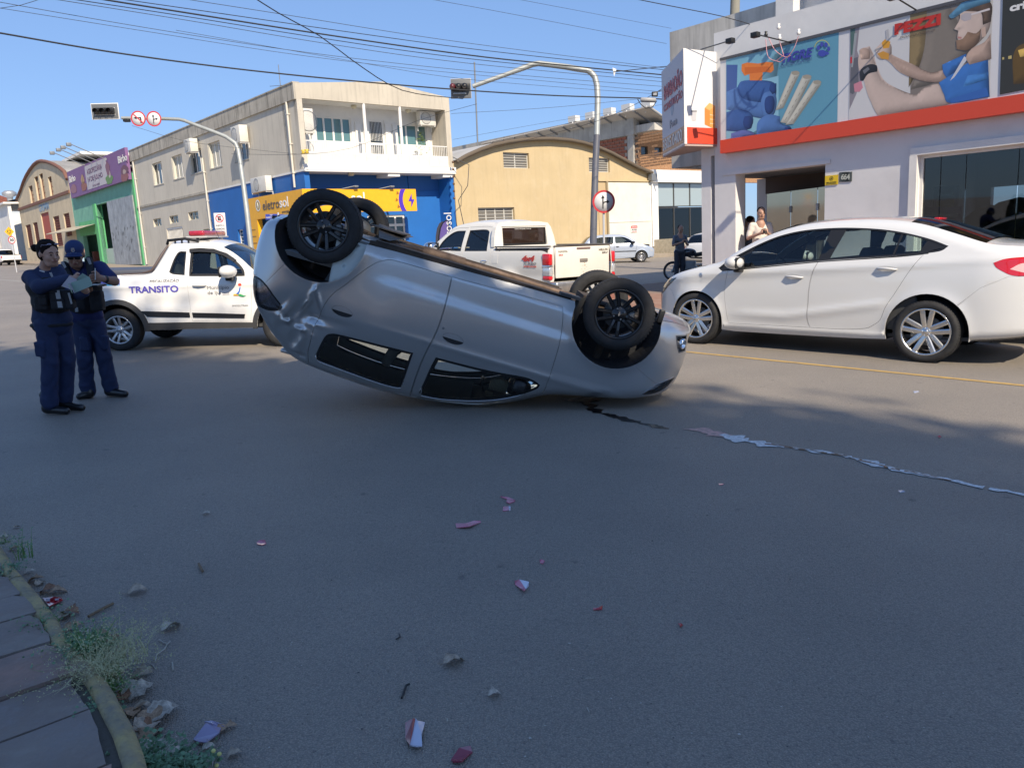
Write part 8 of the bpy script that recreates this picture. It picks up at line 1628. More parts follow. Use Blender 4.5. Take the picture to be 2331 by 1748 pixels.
for (q,lb) in ((((848,672),(878,668)),0),):
    for k,p in enumerate(q):u,v=FA.uv(*z2(*p));r=empty('yellow_insulator',FA.mat@Matrix.Translation((u,-.1,v)),('left' if k==0 else 'right')+' one of two yellow insulators at the balcony corner','insulator','yellow insulators');m=MB();m.lathe([(0,-.1),(.1,-.08),(.06,0),(.1,.08),(0,.1)],10,axis='z');m.build('spool',[M('insulator_yellow',(.6,.42,.05),.5)],r)

# ------------------------------------------------------------------ people
NAVY=M('navy_cloth',(.014,.026,.080),.8,var=.25,vs=6,bump=.35,bs=45);NAVY2=M('navy_polo',(.012,.020,.105),.8,var=.2,vs=6,bump=.3,bs=45);VEST=M('vest_black',(.008,.009,.013),.75,var=.3,vs=14,bump=.5,bs=60)
BOOT=M('boot_leather',(.010,.010,.012),.3,coat=.3,bump=.2,bs=40);HAIR=M('dark_hair',(.012,.006,.005),.85,spec=.2,var=.3,vs=30,bump=.6,bs=90);CAPM=M('cap_navy',(.012,.030,.11),.75,bump=.2,bs=70);REFL=M('reflective_grey',(.30,.32,.34),.45)
LIPS=M('lips',(.30,.09,.08),.5);EYEW=M('eye_white',(.55,.53,.5),.3)
def fold(a,f=1.0,seed=0):
    def g(X,Y,Z):
        w_=2.2*np.sin(7*X+5*Z+seed)+1.5*np.sin(11*Y-6*Z+seed);r1=1-2*np.abs(np.sin(20*f*Z+14*X+w_));r2=1-2*np.abs(np.sin(17*X*f-9*Z+13*Y+w_*1.3+1))
        return (a*.8*r1*np.sin(9*X+8*Z+seed*2)+a*.9*r2*np.cos(12*Z+5*Y+seed)).astype(np.float32)
    return g
def sdf_part(sd,name,mat,parent,noise=None):V,Fc=sd.mesh(noise);return link(name,np_mesh(name,V,Fc,[mat]),parent)
def rotz(a):c,s_=math.cos(a),math.sin(a);return np.array([[c,-s_,0],[s_,c,0],[0,0,1]])
def head_sdf(S,c,s=1.0,yaw=0.0,pitch=0.0,male=True):
    """head centred at c, facing -y when yaw = 0; yaw turns towards +x for positive"""
    Rz=rotz(yaw);cp,sp=math.cos(pitch),math.sin(pitch);Rx=np.array([[1,0,0],[0,cp,-sp],[0,sp,cp]]);R_=Rz@Rx;c=np.array(c,float)
    def W(p):return c+R_@(np.array(p)*s)
    S.ell(c+R_@np.array([0,.012,.035])*s,np.array([.076,.094,.088])*s,.02,rot=R_);S.ell(W((0,-.028,-.035)),np.array([.060,.062,.082])*s,.03,rot=R_)
    S.cap(W((-.03,-.045,-.090)),W((.03,-.045,-.090)),.026*s,.026*s,.02);S.cap(W((0,-.085,.010)),W((0,-.110,-.028)),.009*s,.0145*s,.012);S.cap(W((-.04,-.078,.022)),W((.04,-.078,.022)),.010*s,.010*s,.014)
    for e in (-1,1):S.ell(W((e*.030,-.092,.004)),np.array([.015,.012,.010])*s,.012,sub=True,rot=R_);S.ell(W((e*.030,-.080,.003)),np.array([.014,.010,.009])*s,.006,rot=R_);S.ell(W((e*.078,.006,-.004)),np.array([.010,.020,.032])*s,.006,rot=R_);S.ell(W((e*.042,-.066,-.030)),np.array([.02,.016,.02])*s,.02,rot=R_)
    S.cap(W((-.018,-.090,-.056)),W((.018,-.090,-.056)),.0075*s,.0075*s,.008)
    return W,R_
def hand_sdf(S,wrist,palm,fdir,thumb,s=1.0,curl=.35,normal=None):
    """palm with four unequal bent fingers and a thumb leaving its side"""
    w_=np.array(wrist,float);p=np.array(palm,float);f=np.array(fdir,float);f /= np.linalg.norm(f);t=np.array(thumb,float);t-=f*(t@f);t /= np.linalg.norm(t);n=np.cross(f,t) if normal is None else np.array(normal,float);n /= np.linalg.norm(n)
    S.cap(w_,p,.026*s,.028*s,.015);S.cap(p-t*.022*s,p+t*.022*s,.022*s,.022*s,.012);L=[.060,.074,.070,.055]
    for k in range(4):
        b=p+t*(.030-.020*k)*s+f*.025*s;L_=L[k]*s;d1=f*math.cos(curl)+n*math.sin(curl);m_=b+d1*L_*.5;d2=f*math.cos(curl*2.6)+n*math.sin(curl*2.6);e=m_+d2*L_*.5;S.cap(b,m_,.0095*s,.0085*s,.004);S.cap(m_,e,.0085*s,.007*s,.004)
    b=p+t*.028*s-f*.01*s;m_=b+(t*.8+f*.5)*.032*s;e=m_+(f*.9+n*.3)*.028*s;S.cap(b,m_,.012*s,.010*s,.008);S.cap(m_,e,.010*s,.008*s,.005)
def eyes(parent,W,R_,s=1.0,brow=True,hair=HAIR):
    m=MB()
    for e in (-1,1):m.ball(tuple(W((e*.030,-.0865,.001))),.0085*s,10)
    o=m.build('eyes',[M('eye_dark',(.02,.015,.012),.3)],parent);m=MB()
    for e in (-1,1):m.tube([tuple(W((e*.014,-.090,.021))),tuple(W((e*.030,-.0905,.026))),tuple(W((e*.046,-.082,.020)))],[.003*s,.004*s,.002*s],6)
    m.build('eyebrows',[hair],parent);m=MB();m.tube([tuple(W((-.020,-.0935,-.055))),tuple(W((0,-.098,-.054))),tuple(W((.020,-.0935,-.055)))],[.002*s,.0045*s,.002*s],6);m.build('lips',[LIPS],parent)
def zp(x,y):return (x/3.3515,500+y/3.3515)
def zq(x,y):return (30+x/7.9,530+y/7.9)

def officers():
    # ---------------- woman
    g0=gnd(140,940);F=Facade((g0[0],g0[1],0),(1,0,0),up=(0,0,1));
    def J(x,y,d=0.0,z=zp):u,v=F.uv(*z(x,y),-d);return np.array([u,d,v])
    root=empty('person',Matrix.Translation(V3((g0[0],g0[1],0))),'woman officer in dark navy uniform and vest, hair in a bun, holding papers','person','officers in navy uniform')
    yaw=1.05;hc=J(372,262,-.03);S=Sdf(.008);W,R_=head_sdf(S,hc,.97,yaw,.12)
    S.cap(J(352,320,0),J(335,400,.02),.045,.050,.03);sh_n,sh_f=J(228,440,-.06),J(440,405,.12)
    S.cap(J(340,450,.02),J(345,560,.02),.085,.11,.04);S.cap(J(345,560,.02),J(400,740,.02),.11,.12,.05);el_n,wr_n=J(300,515,-.20),J(540,450,-.27)
    S.cap(sh_n,el_n,.04,.035,.02);S.cap(el_n,wr_n,.035,.024,.02);hand_sdf(S,wr_n,wr_n+np.array([.05,-.01,-.005]),(1,-.1,-.25),(.2,0,1),1.0,.5)
    el_f,wr_f=J(520,590,.02),J(655,545,-.24);S.cap(sh_f,el_f,.04,.035,.02);S.cap(el_f,wr_f,.035,.024,.02);hand_sdf(S,wr_f,J(645,522,-.30),(-.75,-.1,.45),(.3,0,1),1.05,.6,normal=(0,-.6,.5))
    hips=[(J(345,800,-.04),J(385,1080,-.07),J(385,1430,-.05)),(J(462,800,.08),J(512,1070,.09),J(498,1390,.13))]
    for a,b,c in hips:S.cap(a,b,.075,.05,.03);S.cap(b,c,.05,.035,.03)
    body=sdf_part(S,'body',SKIN,root)
    eyes(root,W,R_,.97)
    H=Sdf(.009);H.ell(hc+R_@np.array([0,.024,.045]),(.086,.098,.090),.01,rot=R_);H.ell(hc+R_@np.array([0,.045,-.005]),(.075,.060,.075),.02,rot=R_);H.ell(hc+R_@np.array([0,-.112,-.045]),(.100,.088,.118),.015,sub=True,rot=R_);H.ell(J(264,216,.02),(.032,.032,.036),.012);H.cap(J(280,222,.02),J(315,232,.01),.020,.034,.03);
    sdf_part(H,'hair',HAIR,root,fold(.0016,3,2));gl=MB();gl.tube([tuple(W((-.075,-.02,.085))),tuple(W((-.083,.0,.02)))],.003,6);gl.tube([tuple(W((-.05,-.075,.09))),tuple(W((-.078,-.02,.085)))],.003,6);gl.ball(tuple(W((-.035,-.075,.096))),(.022,.014,.010),10);gl.ball(tuple(W((.03,-.078,.098))),(.022,.014,.010),10);gl.build('sunglasses',[M('glasses_frame',(.25,.22,.28),.25,metal=.5)],root)
    T=Sdf(.010);T.ell(J(345,500,.03),(.172,.135,.15),.05);T.ell(J(385,640,.03),(.158,.128,.17),.05);T.ell(J(398,755,.03),(.178,.138,.11),.05);T.cap(J(245,440,-.05),J(440,425,.10),.060,.058,.04);T.cap(J(330,395,.02),J(335,430,.02),.060,.085,.03)
    T.cap(sh_n,el_n,.066,.060,.03);T.cap(el_n,J(520,452,-.265),.060,.040,.03);T.cap(sh_f,el_f,.072,.060,.04);T.cap(el_f,J(645,560,-.22),.058,.040,.03);T.box(J(398,832,.03),(.35,.35,.045),.005,.01,sub=True);T.ell(J(352,330,-.01),(.055,.055,.06),.02,sub=True)
    sdf_part(T,'jacket',NAVY,root,fold(.0035,1,1))
    Pn=Sdf(.010);Pn.ell(J(400,800,.03),(.175,.135,.11),.05)
    for a,b,c in hips:Pn.cap(a,b,.092,.076,.012);Pn.cap(b,c+np.array([0,0,.06]),.078,.068,.012)
    Pn.box(hips[0][1]+np.array([-.035,-.06,.12]),(.05,.03,.07),.01,.012)
    for a,b,c in hips:Pn.cap(c+np.array([0,0,.075]),c+np.array([0,0,.03]),.078,.070,.02)
    sdf_part(Pn,'trousers',NAVY,root,fold(.0045,.8,3))
    for (hx,hy,tx,ty,d) in ((362,1462,508,1482,-.03),(470,1392,622,1418,.11)):
        B_=Sdf(.008);a=J(hx,hy,d);b=J(tx,ty,d-.05);a[2]=.05;b[2]=.036;B_.cap(a,b,.045,.034,.03,sq=(1,1,.95));B_.cap(a+[.01,0,.02],a+[.0,0,.14],.046,.050,.03);B_.box((0,0,-.5) ,(3,3,.5),.001,.002,sub=True);sdf_part(B_,'boot',BOOT,root)
    Vv=Sdf(.010);Vv.ell(J(356,510,.01),(.178,.150,.13),.03);Vv.ell(J(392,620,.01),(.172,.150,.16),.03);Vv.box(J(380,715,0)-np.array([0,0,.07]),(.4,.4,.06),.005,.01,sub=True);Vv.box(J(340,455,0)+np.array([0,0,.09]),(.4,.4,.07),.005,.01,sub=True);Vv.box(J(480,610,-.16),(.10,.04,.085),.015,.012);Vv.box(J(320,640,-.15),(.06,.03,.06),.015,.012);sdf_part(Vv,'vest',VEST,root,fold(.002,1.5,5))
    def ribbon(name,pts,d,m_,par=root,z=zp,th=.004):q=[J(x,y,d if isinstance(d,(int,float)) else dd,z) for (x,y),dd in zip(pts,[d]*len(pts) if isinstance(d,(int,float)) else d)];mb=MB();n=len(q);mb.add([tuple(p) for p in q]+[tuple(p+np.array([0,th,0])) for p in q],[tuple(range(n)),tuple(range(n,2*n))[::-1]]+[(i,(i+1) % n,n+(i+1) % n,n+i) for i in range(n)]);return mb.build(name,[m_],par)
    ribbon('reflective_strip',[(418,540),(452,540),(478,672),(443,672)],-.215,REFL);ribbon('reflective_strip',[(515,560),(530,558),(552,640),(540,645)],-.212,REFL);ribbon('reflective_strip',[(375,405),(392,402),(405,435),(392,440)],-.17,REFL);ribbon('shoulder_badge',[(302,384),(340,394),(338,404),(300,392)],-.13,M('badge_white',(.5,.5,.52),.5))
    bl=MB();bl.tube([tuple(J(395,800,.03)+np.array([.172*math.cos(t),.132*math.sin(t),0])) for t in np.linspace(0,2*PI,25)],.018,6,caps=False);bl.build('belt',[VEST],root)
    for (px,py) in ((470,640),(420,575),(330,610)):q=J(px,py,-.19);mb=MB();mb.bev(q[0]-.035,q[0]+.035,q[1]-.02,q[1]+.03,q[2]-.05,q[2]+.03,.01);mb.bev(q[0]-.038,q[0]+.038,q[1]-.028,q[1]+.03,q[2]+.02,q[2]+.045,.008);mb.build('pouch',[VEST],root)
    # things in the hands
    def sheet(name,label,cat,quads,d,m_,th=.006,rot=None):
        c0=np.mean([J(*p,d) for p in quads[0]],axis=0);r=empty(name,Matrix.Translation(V3(c0)+root.matrix_world.translation),label,cat)
        for k,(pts,dd,mm) in enumerate([(quads[0],d,m_)]+quads[1:]):
            q=[J(*p,dd)-c0+np.array([0,(-.05 if i in (1,2) else .0),0]) for i,p in enumerate(pts)];mb=MB();n=len(q);mb.add([tuple(p) for p in q]+[tuple(p+np.array([0,th,0])) for p in q],[tuple(range(n)),tuple(range(n,2*n))[::-1]]+[(i,(i+1) % n,n+(i+1) % n,n+i) for i in range(n)]);mb.build(['sheet','page','fold'][k % 3],[mm],r)
    PPR=M('paper_lilac',(.50,.50,.60),.7);GRN_=M('booklet_green',(.27,.40,.36),.6);GRL=M('booklet_pale',(.45,.55,.38),.6)
    sheet('paper_form','folded white form held under the green booklet','paper',[[(468,508),(552,430),(612,455),(560,540)],([(555,545),(590,560),(620,535),(600,500)],-.33,PPR)],-.34,PPR,.002)
    sheet('green_booklet','open green booklet with pale edge held by the woman officer','booklet',[[(540,482),(700,432),(730,500),(570,560)],([(524,492),(542,484),(572,556),(552,562)],-.372,GRL),([(580,455),(650,408),(705,440),(620,470)],-.36,GRN_)],-.37,GRN_,.006)
    # ---------------- man
    g1=gnd(226,905);F=Facade((g1[0],g1[1],0),(1,0,0),up=(0,0,1));root2=empty('person',Matrix.Translation(V3((g1[0],g1[1],0))),'man officer in navy cap and polo with black vest, writing','person','officers in navy uniform');root2.scale=(.95,.95,1);globals()['_J']=J
    yaw=.35;hc=J(572,268,-.10);S=Sdf(.008);W,R_=head_sdf(S,hc,1.03,yaw,.38)
    S.cap(J(565,330,-.03),J(578,410,.02),.055,.060,.03);S.cap(J(585,460,.02),J(620,600,.02),.10,.12,.05);S.cap(J(620,600,.02),J(655,760,.02),.11,.11,.05)
    sh_r,el_r,wr_r=J(770,385,.0),J(885,470,-.10),J(795,452,-.24);S.cap(sh_r,el_r,.048,.042,.02);S.cap(el_r,wr_r,.044,.030,.02);hand_sdf(S,wr_r,J(752,442,-.27),(-1,-.1,-.05),(0,-.3,1),1.15,.7,normal=(0,-1,-.3))
    sh_l,el_l,wr_l=J(462,405,.0),J(455,575,-.02),J(640,540,-.26);S.cap(sh_l,el_l,.048,.042,.02);S.cap(el_l,wr_l,.042,.03,.02);hand_sdf(S,wr_l,wr_l+np.array([.05,-.01,.02]),(1,-.1,.2),(0,.2,1),1.1,.6)
    hips=[(J(612,780,0),J(645,1060,-.05),J(668,1320,.0)),(J(728,780,.04),J(800,1050,.02),J(845,1290,.06))]
    for a,b,c in hips:S.cap(a,b,.08,.055,.03);S.cap(b,c,.055,.038,.03)
    sdf_part(S,'body',M('skin_tanned',(.34,.18,.12),.55),root2);eyes(root2,W,R_,1.03)
    H=Sdf(.009);H.ell(hc+R_@np.array([0,.030,.000]),(.084,.085,.075),.01,rot=R_);H.ell(hc+R_@np.array([0,-.085,-.03]),(.1,.085,.12),.01,sub=True,rot=R_);sdf_part(H,'hair',HAIR,root2)
    Cp=Sdf(.008);Cp.ell(hc+R_@np.array([0,.010,.062]),(.090,.104,.082),.01,rot=R_);Cp.box(hc+R_@np.array([0,0,-.03]),(.2,.2,.055),.002,.004,sub=True,rot=R_);Cp.cap(hc+R_@np.array([-.035,-.115,.030]),hc+R_@np.array([.035,-.115,.030]),.055,.055,.02,sq=(1,1,.16));Cp.cap(hc+R_@np.array([-.03,-.085,.036]),hc+R_@np.array([.03,-.085,.036]),.05,.05,.02,sq=(1,1,.25));sdf_part(Cp,'cap',CAPM,root2)
    q=hc+R_@np.array([0,-.088,.085]);e=MB();e.add([tuple(q+R_@np.array(p)) for p in ((-.018,-.004,-.01),(.0,-.008,-.022),(.018,-.004,-.01),(.014,.004,.02),(-.014,.004,.02))],[(0,1,2,3,4)]);e.build('cap_badge',[M('badge_mixed',(.18,.28,.45),.5,col2=(.5,.3,.08),vs=60)],root2)
    e=MB();e.add([tuple(q+R_@np.array(p)) for p in ((-.03,-.012,-.034),(.03,-.012,-.034),(.03,-.010,-.027),(-.03,-.010,-.027))],[(0,1,2,3)]);e.build('cap_lettering',[REFL],root2)
    sg=MB();sg.bev(-.060,-.006,-.004,.004,-.014,.014,.004);sg.bev(.006,.060,-.004,.004,-.014,.014,.004);sg.tube([(-.01,0,.006),(.01,0,.006)],.002,5);o=sg.build('sunglasses',[BLACK],root2);Rm=Matrix([list(r) for r in R_]).to_4x4();o.matrix_basis=Matrix.Translation(V3(hc+R_@np.array([0,-.103,.006])))@Rm
    T=Sdf(.010);T.ell(J(615,455,.03),(.205,.135,.175),.06);T.ell(J(640,620,.02),(.185,.140,.19),.06);T.ell(J(650,735,.02),(.185,.135,.10),.05);T.cap(J(475,400,.02),J(770,380,.02),.075,.075,.05);T.cap(J(575,375,.01),J(585,410,.01),.075,.10,.03);T.cap(sh_r,sh_r+(el_r-sh_r)*.72,.078,.070,.04);T.cap(sh_l,el_l,.075,.062,.04);T.ell(J(582,350,-.08),(.055,.075,.065),.02,sub=True);T.box(J(650,850,.02),(.4,.4,.055),.005,.01,sub=True)
    sdf_part(T,'polo_shirt',NAVY2,root2,fold(.0035,1,7))
    Pn=Sdf(.010);Pn.ell(J(665,775,.02),(.165,.125,.11),.05)
    for a,b,c in hips:Pn.cap(a,b,.096,.078,.012);Pn.cap(b,c+np.array([0,0,.05]),.076,.070,.012)
    for a,b,c in hips:Pn.cap(c+np.array([0,0,.07]),c+np.array([0.01,0,.02]),.082,.078,.02);Pn.box(b+np.array([.05,-.05,.16]),(.05,.03,.07),.01,.012)
    sdf_part(Pn,'trousers',NAVY,root2,fold(.006,.8,9))
    for (hx,hy,tx,ty,d) in ((682,1340,600,1362,-.02),(838,1318,965,1330,.06)):
        B_=Sdf(.008);a=J(hx,hy,d);b=J(tx,ty,d-.07);a[2]=.05;b[2]=.036;B_.cap(a,b,.046,.036,.03);B_.cap(a+[.0,0,.02],a+[.0,0,.12],.047,.050,.03);ax=(b-a);ax[2]=0;ax /= np.linalg.norm(ax);Rb=np.array([[ax[0],-ax[1],0],[ax[1],ax[0],0],[0,0,1]]);B_.box((0,0,-.5),(3,3,.5),.001,.002,sub=True);sdf_part(B_,'boot',BOOT,root2)
    Vv=Sdf(.010);Vv.ell(J(620,520,-.01),(.205,.165,.15),.03);Vv.ell(J(650,630,-.01),(.195,.165,.14),.03);Vv.cap(J(487,345,-.06),J(530,440,-.13),.036,.036,.02);Vv.cap(J(680,310,-.06),J(700,430,-.13),.038,.036,.02);Vv.box(J(650,730,0)-np.array([0,0,.07]),(.4,.4,.06),.005,.01,sub=True);Vv.box(J(620,420,0)+np.array([0,.1,.12]),(.4,.14,.07),.005,.01,sub=True)
    Vv.box(J(745,620,-.14),(.065,.045,.10),.015,.012);Vv.box(J(600,640,-.15),(.075,.035,.07),.015,.012);Vv.box(J(620,480,-.165),(.10,.02,.06),.01,.01);sdf_part(Vv,'vest',VEST,root2,fold(.002,1.5,5))
    ribbon('reflective_strip',[(452,325),(474,316),(500,362),(485,372)],-.13,REFL,root2);ribbon('reflective_strip',[(655,292),(683,290),(702,338),(685,344)],-.115,REFL,root2);ribbon('reflective_strip',[(565,670),(590,670),(592,704),(568,706)],-.20,REFL,root2)
    wt=MB();a=wr_r-(wr_r-el_r)*.18;ax=(wr_r-el_r)/np.linalg.norm(wr_r-el_r);wt.tube([tuple(a-ax*.014),tuple(a+ax*.014)],.037,14);wt.build('watch_strap',[BLACK],root2);wt=MB();c=a+np.array([.0,-.036,.012]);wt.bev(c[0]-.018,c[0]+.018,c[1]-.006,c[1]+.004,c[2]-.022,c[2]+.022,.004);wt.build('watch',[STEEL],root2)
    pn=empty('pen',Matrix.Translation(V3(J(722,420,-.32))+root2.matrix_world.translation),'white pen held upright in the man officer hand','pen');m=MB();m.tube([(0,0,-.05),(.012,0,.06)],.004,6);m.build('barrel',[WHITE],pn)
    pd=empty('clipboard',Matrix.Translation(V3(J(735,488,-.27))+root2.matrix_world.translation),'dark clipboard with white sheet held level by the man officer','clipboard');m=MB();m.bev(-.13,.06,-.10,.08,-.03,-.012,.004);m.build('board',[BLACK],pd);m=MB();m.bev(-.12,.05,-.09,.07,-.0115,-.006,.002);m.build('sheet',[WHITE],pd)
officers()

def bystander(name_label,P,heading,Hh,top,bottom,skin=None,phone=True,sleeve=.5,vox=.017,cat='person',group=None,shoes=None,lookdown=.35,arms='phone',hair=HAIR):
    s=Hh/1.75;root=empty('person',Matrix.Translation(V3(P))@Matrix.Rotation(heading,4,'Z')@Matrix.Scale(s,4),name_label,'person',group);sk=skin or SKIN;S=Sdf(vox*.75);W,R_=head_sdf(S,(0,-.02,1.62),1.0,0,lookdown)
    S.cap((0,.01,1.52),(0,.02,1.42),.05,.06,.03);S.cap((0,.02,1.40),(0,.02,1.0),.10,.11,.05);aj=[]
    for e in (-1,1):
        shd=np.array([e*.175,.02,1.38]);el=np.array([e*.25,-.02,1.13]);wr=np.array([e*.07,-.27,1.22]) if arms=='phone' else np.array([e*.27,-.06,.88]);aj.append((shd,el,wr));S.cap(shd,el,.042,.038,.02);S.cap(el,wr,.038,.026,.02);hand_sdf(S,wr,wr+np.array([-e*.03,-.03,.02]) if arms=='phone' else wr+np.array([0,0,-.06]),(-e*.8,-.4,.3) if arms=='phone' else (0,-.1,-1),(0,-.2,1) if arms=='phone' else (0,-1,0),1.1,.5)
        S.cap((e*.09,.02,.92),(e*.10,0,.50),.075,.05,.03);S.cap((e*.10,0,.50),(e*.11,.02,.09),.05,.035,.03)
    sdf_part(S,'body',sk,root);H=Sdf(vox*.75);H.ell((0,.012,1.672),(.083,.098,.080),.01);H.ell(np.array([0,-.10,1.61]),(.1,.085,.09),.02,sub=True);sdf_part(H,'hair',hair,root);eyes(root,W,R_)
    T=Sdf(vox);T.ell((0,.02,1.27),(.165,.11,.16),.05);T.ell((0,.01,1.08),(.155,.12,.17),.05);T.ell((0,.01,.97),(.155,.12,.09),.04);T.cap((-.15,.02,1.385),(.15,.02,1.385),.058,.058,.04)
    for (a,b,c) in aj:T.cap(a,a+(b-a)*min(1,sleeve*1.6),.060,.056,.03)
    T.ell((0,-.02,1.475),(.062,.066,.05),.02,sub=True);T.box((0,0,.86),(.4,.4,.04),.01,.01,sub=True);sdf_part(T,'shirt',top,root,fold(.004,1,Hh*7))
    Pn=Sdf(vox);Pn.ell((0,.02,.93),(.165,.12,.10),.04)
    for e in (-1,1):Pn.cap((e*.09,.02,.88),(e*.10,0,.50),.10,.082,.05);Pn.cap((e*.10,0,.50),(e*.11,.02,.10),.080,.068,.03)
    sdf_part(Pn,'trousers',bottom,root,fold(.005,.8,4))
    for e in (-1,1):B_=Sdf(vox*.7);B_.cap((e*.11,.03,.05),(e*.13,-.15,.036),.045,.036,.03);B_.box((0,0,-.5),(3,3,.5),.001,.002,sub=True);sdf_part(B_,'shoe',shoes or BLACK,root)
    if phone:ph=empty('mobile_phone',root.matrix_world@Matrix.Translation((0,-.335,1.265)),'dark phone held by the '+phone,'phone');m=MB();m.bev(-.036,.036,-.006,.006,-.07,.07,.004);o=m.build('phone_body',[BLACK],ph);o.rotation_euler.x=-.9
    return root
TEE=M('tee_grey_blue',(.13,.15,.19),.85,bump=.2,bs=40);DTR=M('trousers_charcoal',(.035,.04,.055),.85);TEW=M('tee_cream',(.62,.56,.50),.85);TEB=M('tee_light_blue',(.22,.38,.55),.85);DEN=M('denim_blue',(.12,.22,.40),.85)
Pg=gnd(1547,640);bystander('man in grey-blue t-shirt looking at his phone by the motorcycle',(Pg[0],Pg[1],0),.25,1.72,TEE,DTR,phone='man in the grey t-shirt')
P=dep(1733,470,16.0);bystander('man in cream t-shirt holding a phone in the store entrance',(P[0],P[1],.225),-.05,1.76,TEW,DTR,phone='man in the cream t-shirt',lookdown=.05)
P=dep(1708,500,16.9);bystander('man in grey shirt half hidden behind the man in the cream t-shirt',(P[0],P[1],.225),1.9,1.60,TEE,DTR,phone=None,arms='down')
P=dep(1694,505,17.4);bystander('man in light blue shirt furthest back in the store entrance',(P[0],P[1],.225),2.1,1.56,TEB,DEN,phone=None,arms='down',hair=M('grey_hair',(.2,.18,.17),.6))
P=gnd(207,606.5);bystander('distant person in grey shirt and pale shorts at the feed store door',(P[0],P[1]-1.2,.16),.3,1.72,M('tee_taupe',(.3,.26,.24),.85),M('shorts_pale_blue',(.35,.48,.62),.85),phone=None,arms='down',vox=.03)

def motorcycle(P,yaw,label):
    r=empty('motorcycle',Matrix.Translation(V3(P))@Matrix.Rotation(yaw,4,'Z'),label,'motorcycle')
    for x in (-.62,.66):
        w_=MB();w_.lathe([(.24,-.045),(.29,-.05),(.305,0),(.29,.05),(.24,.045)],28,c=(x,0,.305));o=w_.build('tyre',[TYRE],r);w_=MB();w_.lathe([(.245,-.02),(.225,0),(.245,.02)],24,c=(x,0,.305));w_.lathe([(0,-.05),(.05,-.05),(.05,.05),(0,.05)],12,c=(x,0,.305))
        for k in range(12):a=k*PI/6;w_.tube([(x,0,.305),(x+.235*math.cos(a),0,.305+.235*math.sin(a))],.004,4)
        w_.build('rim',[STEEL],o)
    m=MB();m.tube([(.66,.08,.305),(.50,.08,.80),(.45,.08,.95)],.022,8);m.tube([(.66,-.08,.305),(.50,-.08,.80),(.45,-.08,.95)],.022,8);m.build('front_fork',[STEEL],r)
    m=MB();m.tube([(.42,0,.85),(.1,0,.72),(-.3,0,.70),(-.6,0,.66)],.025,8);m.tube([(.42,0,.85),(.25,0,.35),(-.2,0,.30),(-.3,0,.68)],.022,8);m.tube([(-.2,.06,.32),(-.62,.06,.305)],.02,6);m.build('frame',[BLACK],r)
    s_=Sdf(.02);s_.ell((.18,0,.88),(.24,.13,.12),.04);s_.cap((.3,0,.85),(.05,0,.84),.10,.09,.03);sdf_part(s_,'fuel_tank',M('tank_black',(.015,.018,.03),.2,coat=1),r)
    s_=Sdf(.02);s_.cap((-.05,0,.80),(-.60,0,.88),.08,.085,.03,sq=(1,1.4,.8));sdf_part(s_,'saddle',DARK,r);m=MB();m.bev(-.05,.28,-.12,.12,.30,.62,.04);m.lathe([(0,-.2),(.1,-.19),(.1,.19),(0,.2)],14,c=(.0,0,.36));m.build('engine',[GREYMET],r)
    m=MB();m.tube([(.42,-.36,1.02),(.46,-.2,1.04),(.46,.2,1.04),(.42,.36,1.02)],.014,6);m.tube([(.44,.26,1.04),(.46,.30,1.2)],.006,5);m.ball((.46,.31,1.22),(.02,.06,.04),8);m.ball((.46,-.31,1.22),(.02,.06,.04),8);m.build('handlebar',[BLACK],r);m=MB();m.ball((.56,0,.90),(.08,.1,.09),12);m.build('headlight',[WHITELENS],r)
    m=MB();m.tube([(.15,-.14,.35),(-.2,-.17,.25),(-.75,-.17,.42)],[.025,.03,.045],8);m.build('exhaust',[CHROME],r);m=MB();m.bev(-.85,-.5,-.06,.06,.66,.74,.02);m.build('rear_fender',[BLACK],r);m=MB();m.bev(-.88,-.84,-.05,.05,.70,.78,.01);m.build('tail_light',[REDLENS],r)
P=gnd(1578,645);motorcycle((P[0]+.3,P[1]+1.2,0),2.75,'black motorcycle parked behind the man in the grey-blue t-shirt')
P=gnd(1592,618);small_hatch((P[0]+1.2,P[1]+4.0,0),(.55,.83,0),'white hatchback parked behind the motorcycle, partly hidden by the corner pier',(.72,.71,.68),name='white_hatchback')

# ------------------------------------------------------------------ spill, broken plastic, leaves, weeds
def k1(x,y):return (x/2.774,1150+y/2.774)
def k2(x,y):return (1240+x/2.0275,860+y/2.0275)
def k3(x,y):return (850+x/2.484,1080+y/2.484)
FLU=M('dark_fluid',(.006,.006,.008),.18,spec=.6);PK=M('pink_scrape',(.75,.42,.36),.8,col2=(.34,.25,.22),vs=30);PALE=M('pale_scrape',(.85,.85,.84),.75,col2=(.42,.42,.41),vs=40)
def ribbon_g(name,pts,mat,z,label,cat,seed,z_=k2,rag=.35,kind=None,holes=0.0):
    rn=random.Random(seed);P=[np.array([*gnd(*z_(x,y))[:2],w_]) for x,y,w_ in pts];Q=[]
    for a,b in zip(P[:-1],P[1:]):
        k=max(2,int(np.linalg.norm((b-a)[:2])/.025))
        for i in range(k):Q.append(a+(b-a)*i/k)
    Q.append(P[-1]);m=MB();vs=[];L=R_=0
    for i,q in enumerate(Q):
        t=(Q[min(i+1,len(Q)-1)]-Q[max(i-1,0)])[:2];t /= np.linalg.norm(t);n=np.array([-t[1],t[0]]);L=.6*L+.4*rn.gauss(0,rag*1.8);R_=.6*R_+.4*rn.gauss(0,rag*1.8);vs+=[(*(q[:2]+n*q[2]/2*max(.15,1+L)),z),(*(q[:2]-n*q[2]/2*max(.15,1+R_)),z)]
    m.add(vs,[(2*i,2*i+1,2*i+3,2*i+2) for i in range(len(Q)-1) if rn.random()>=holes]);return m.build(name,[mat],None,label,cat,kind=kind)
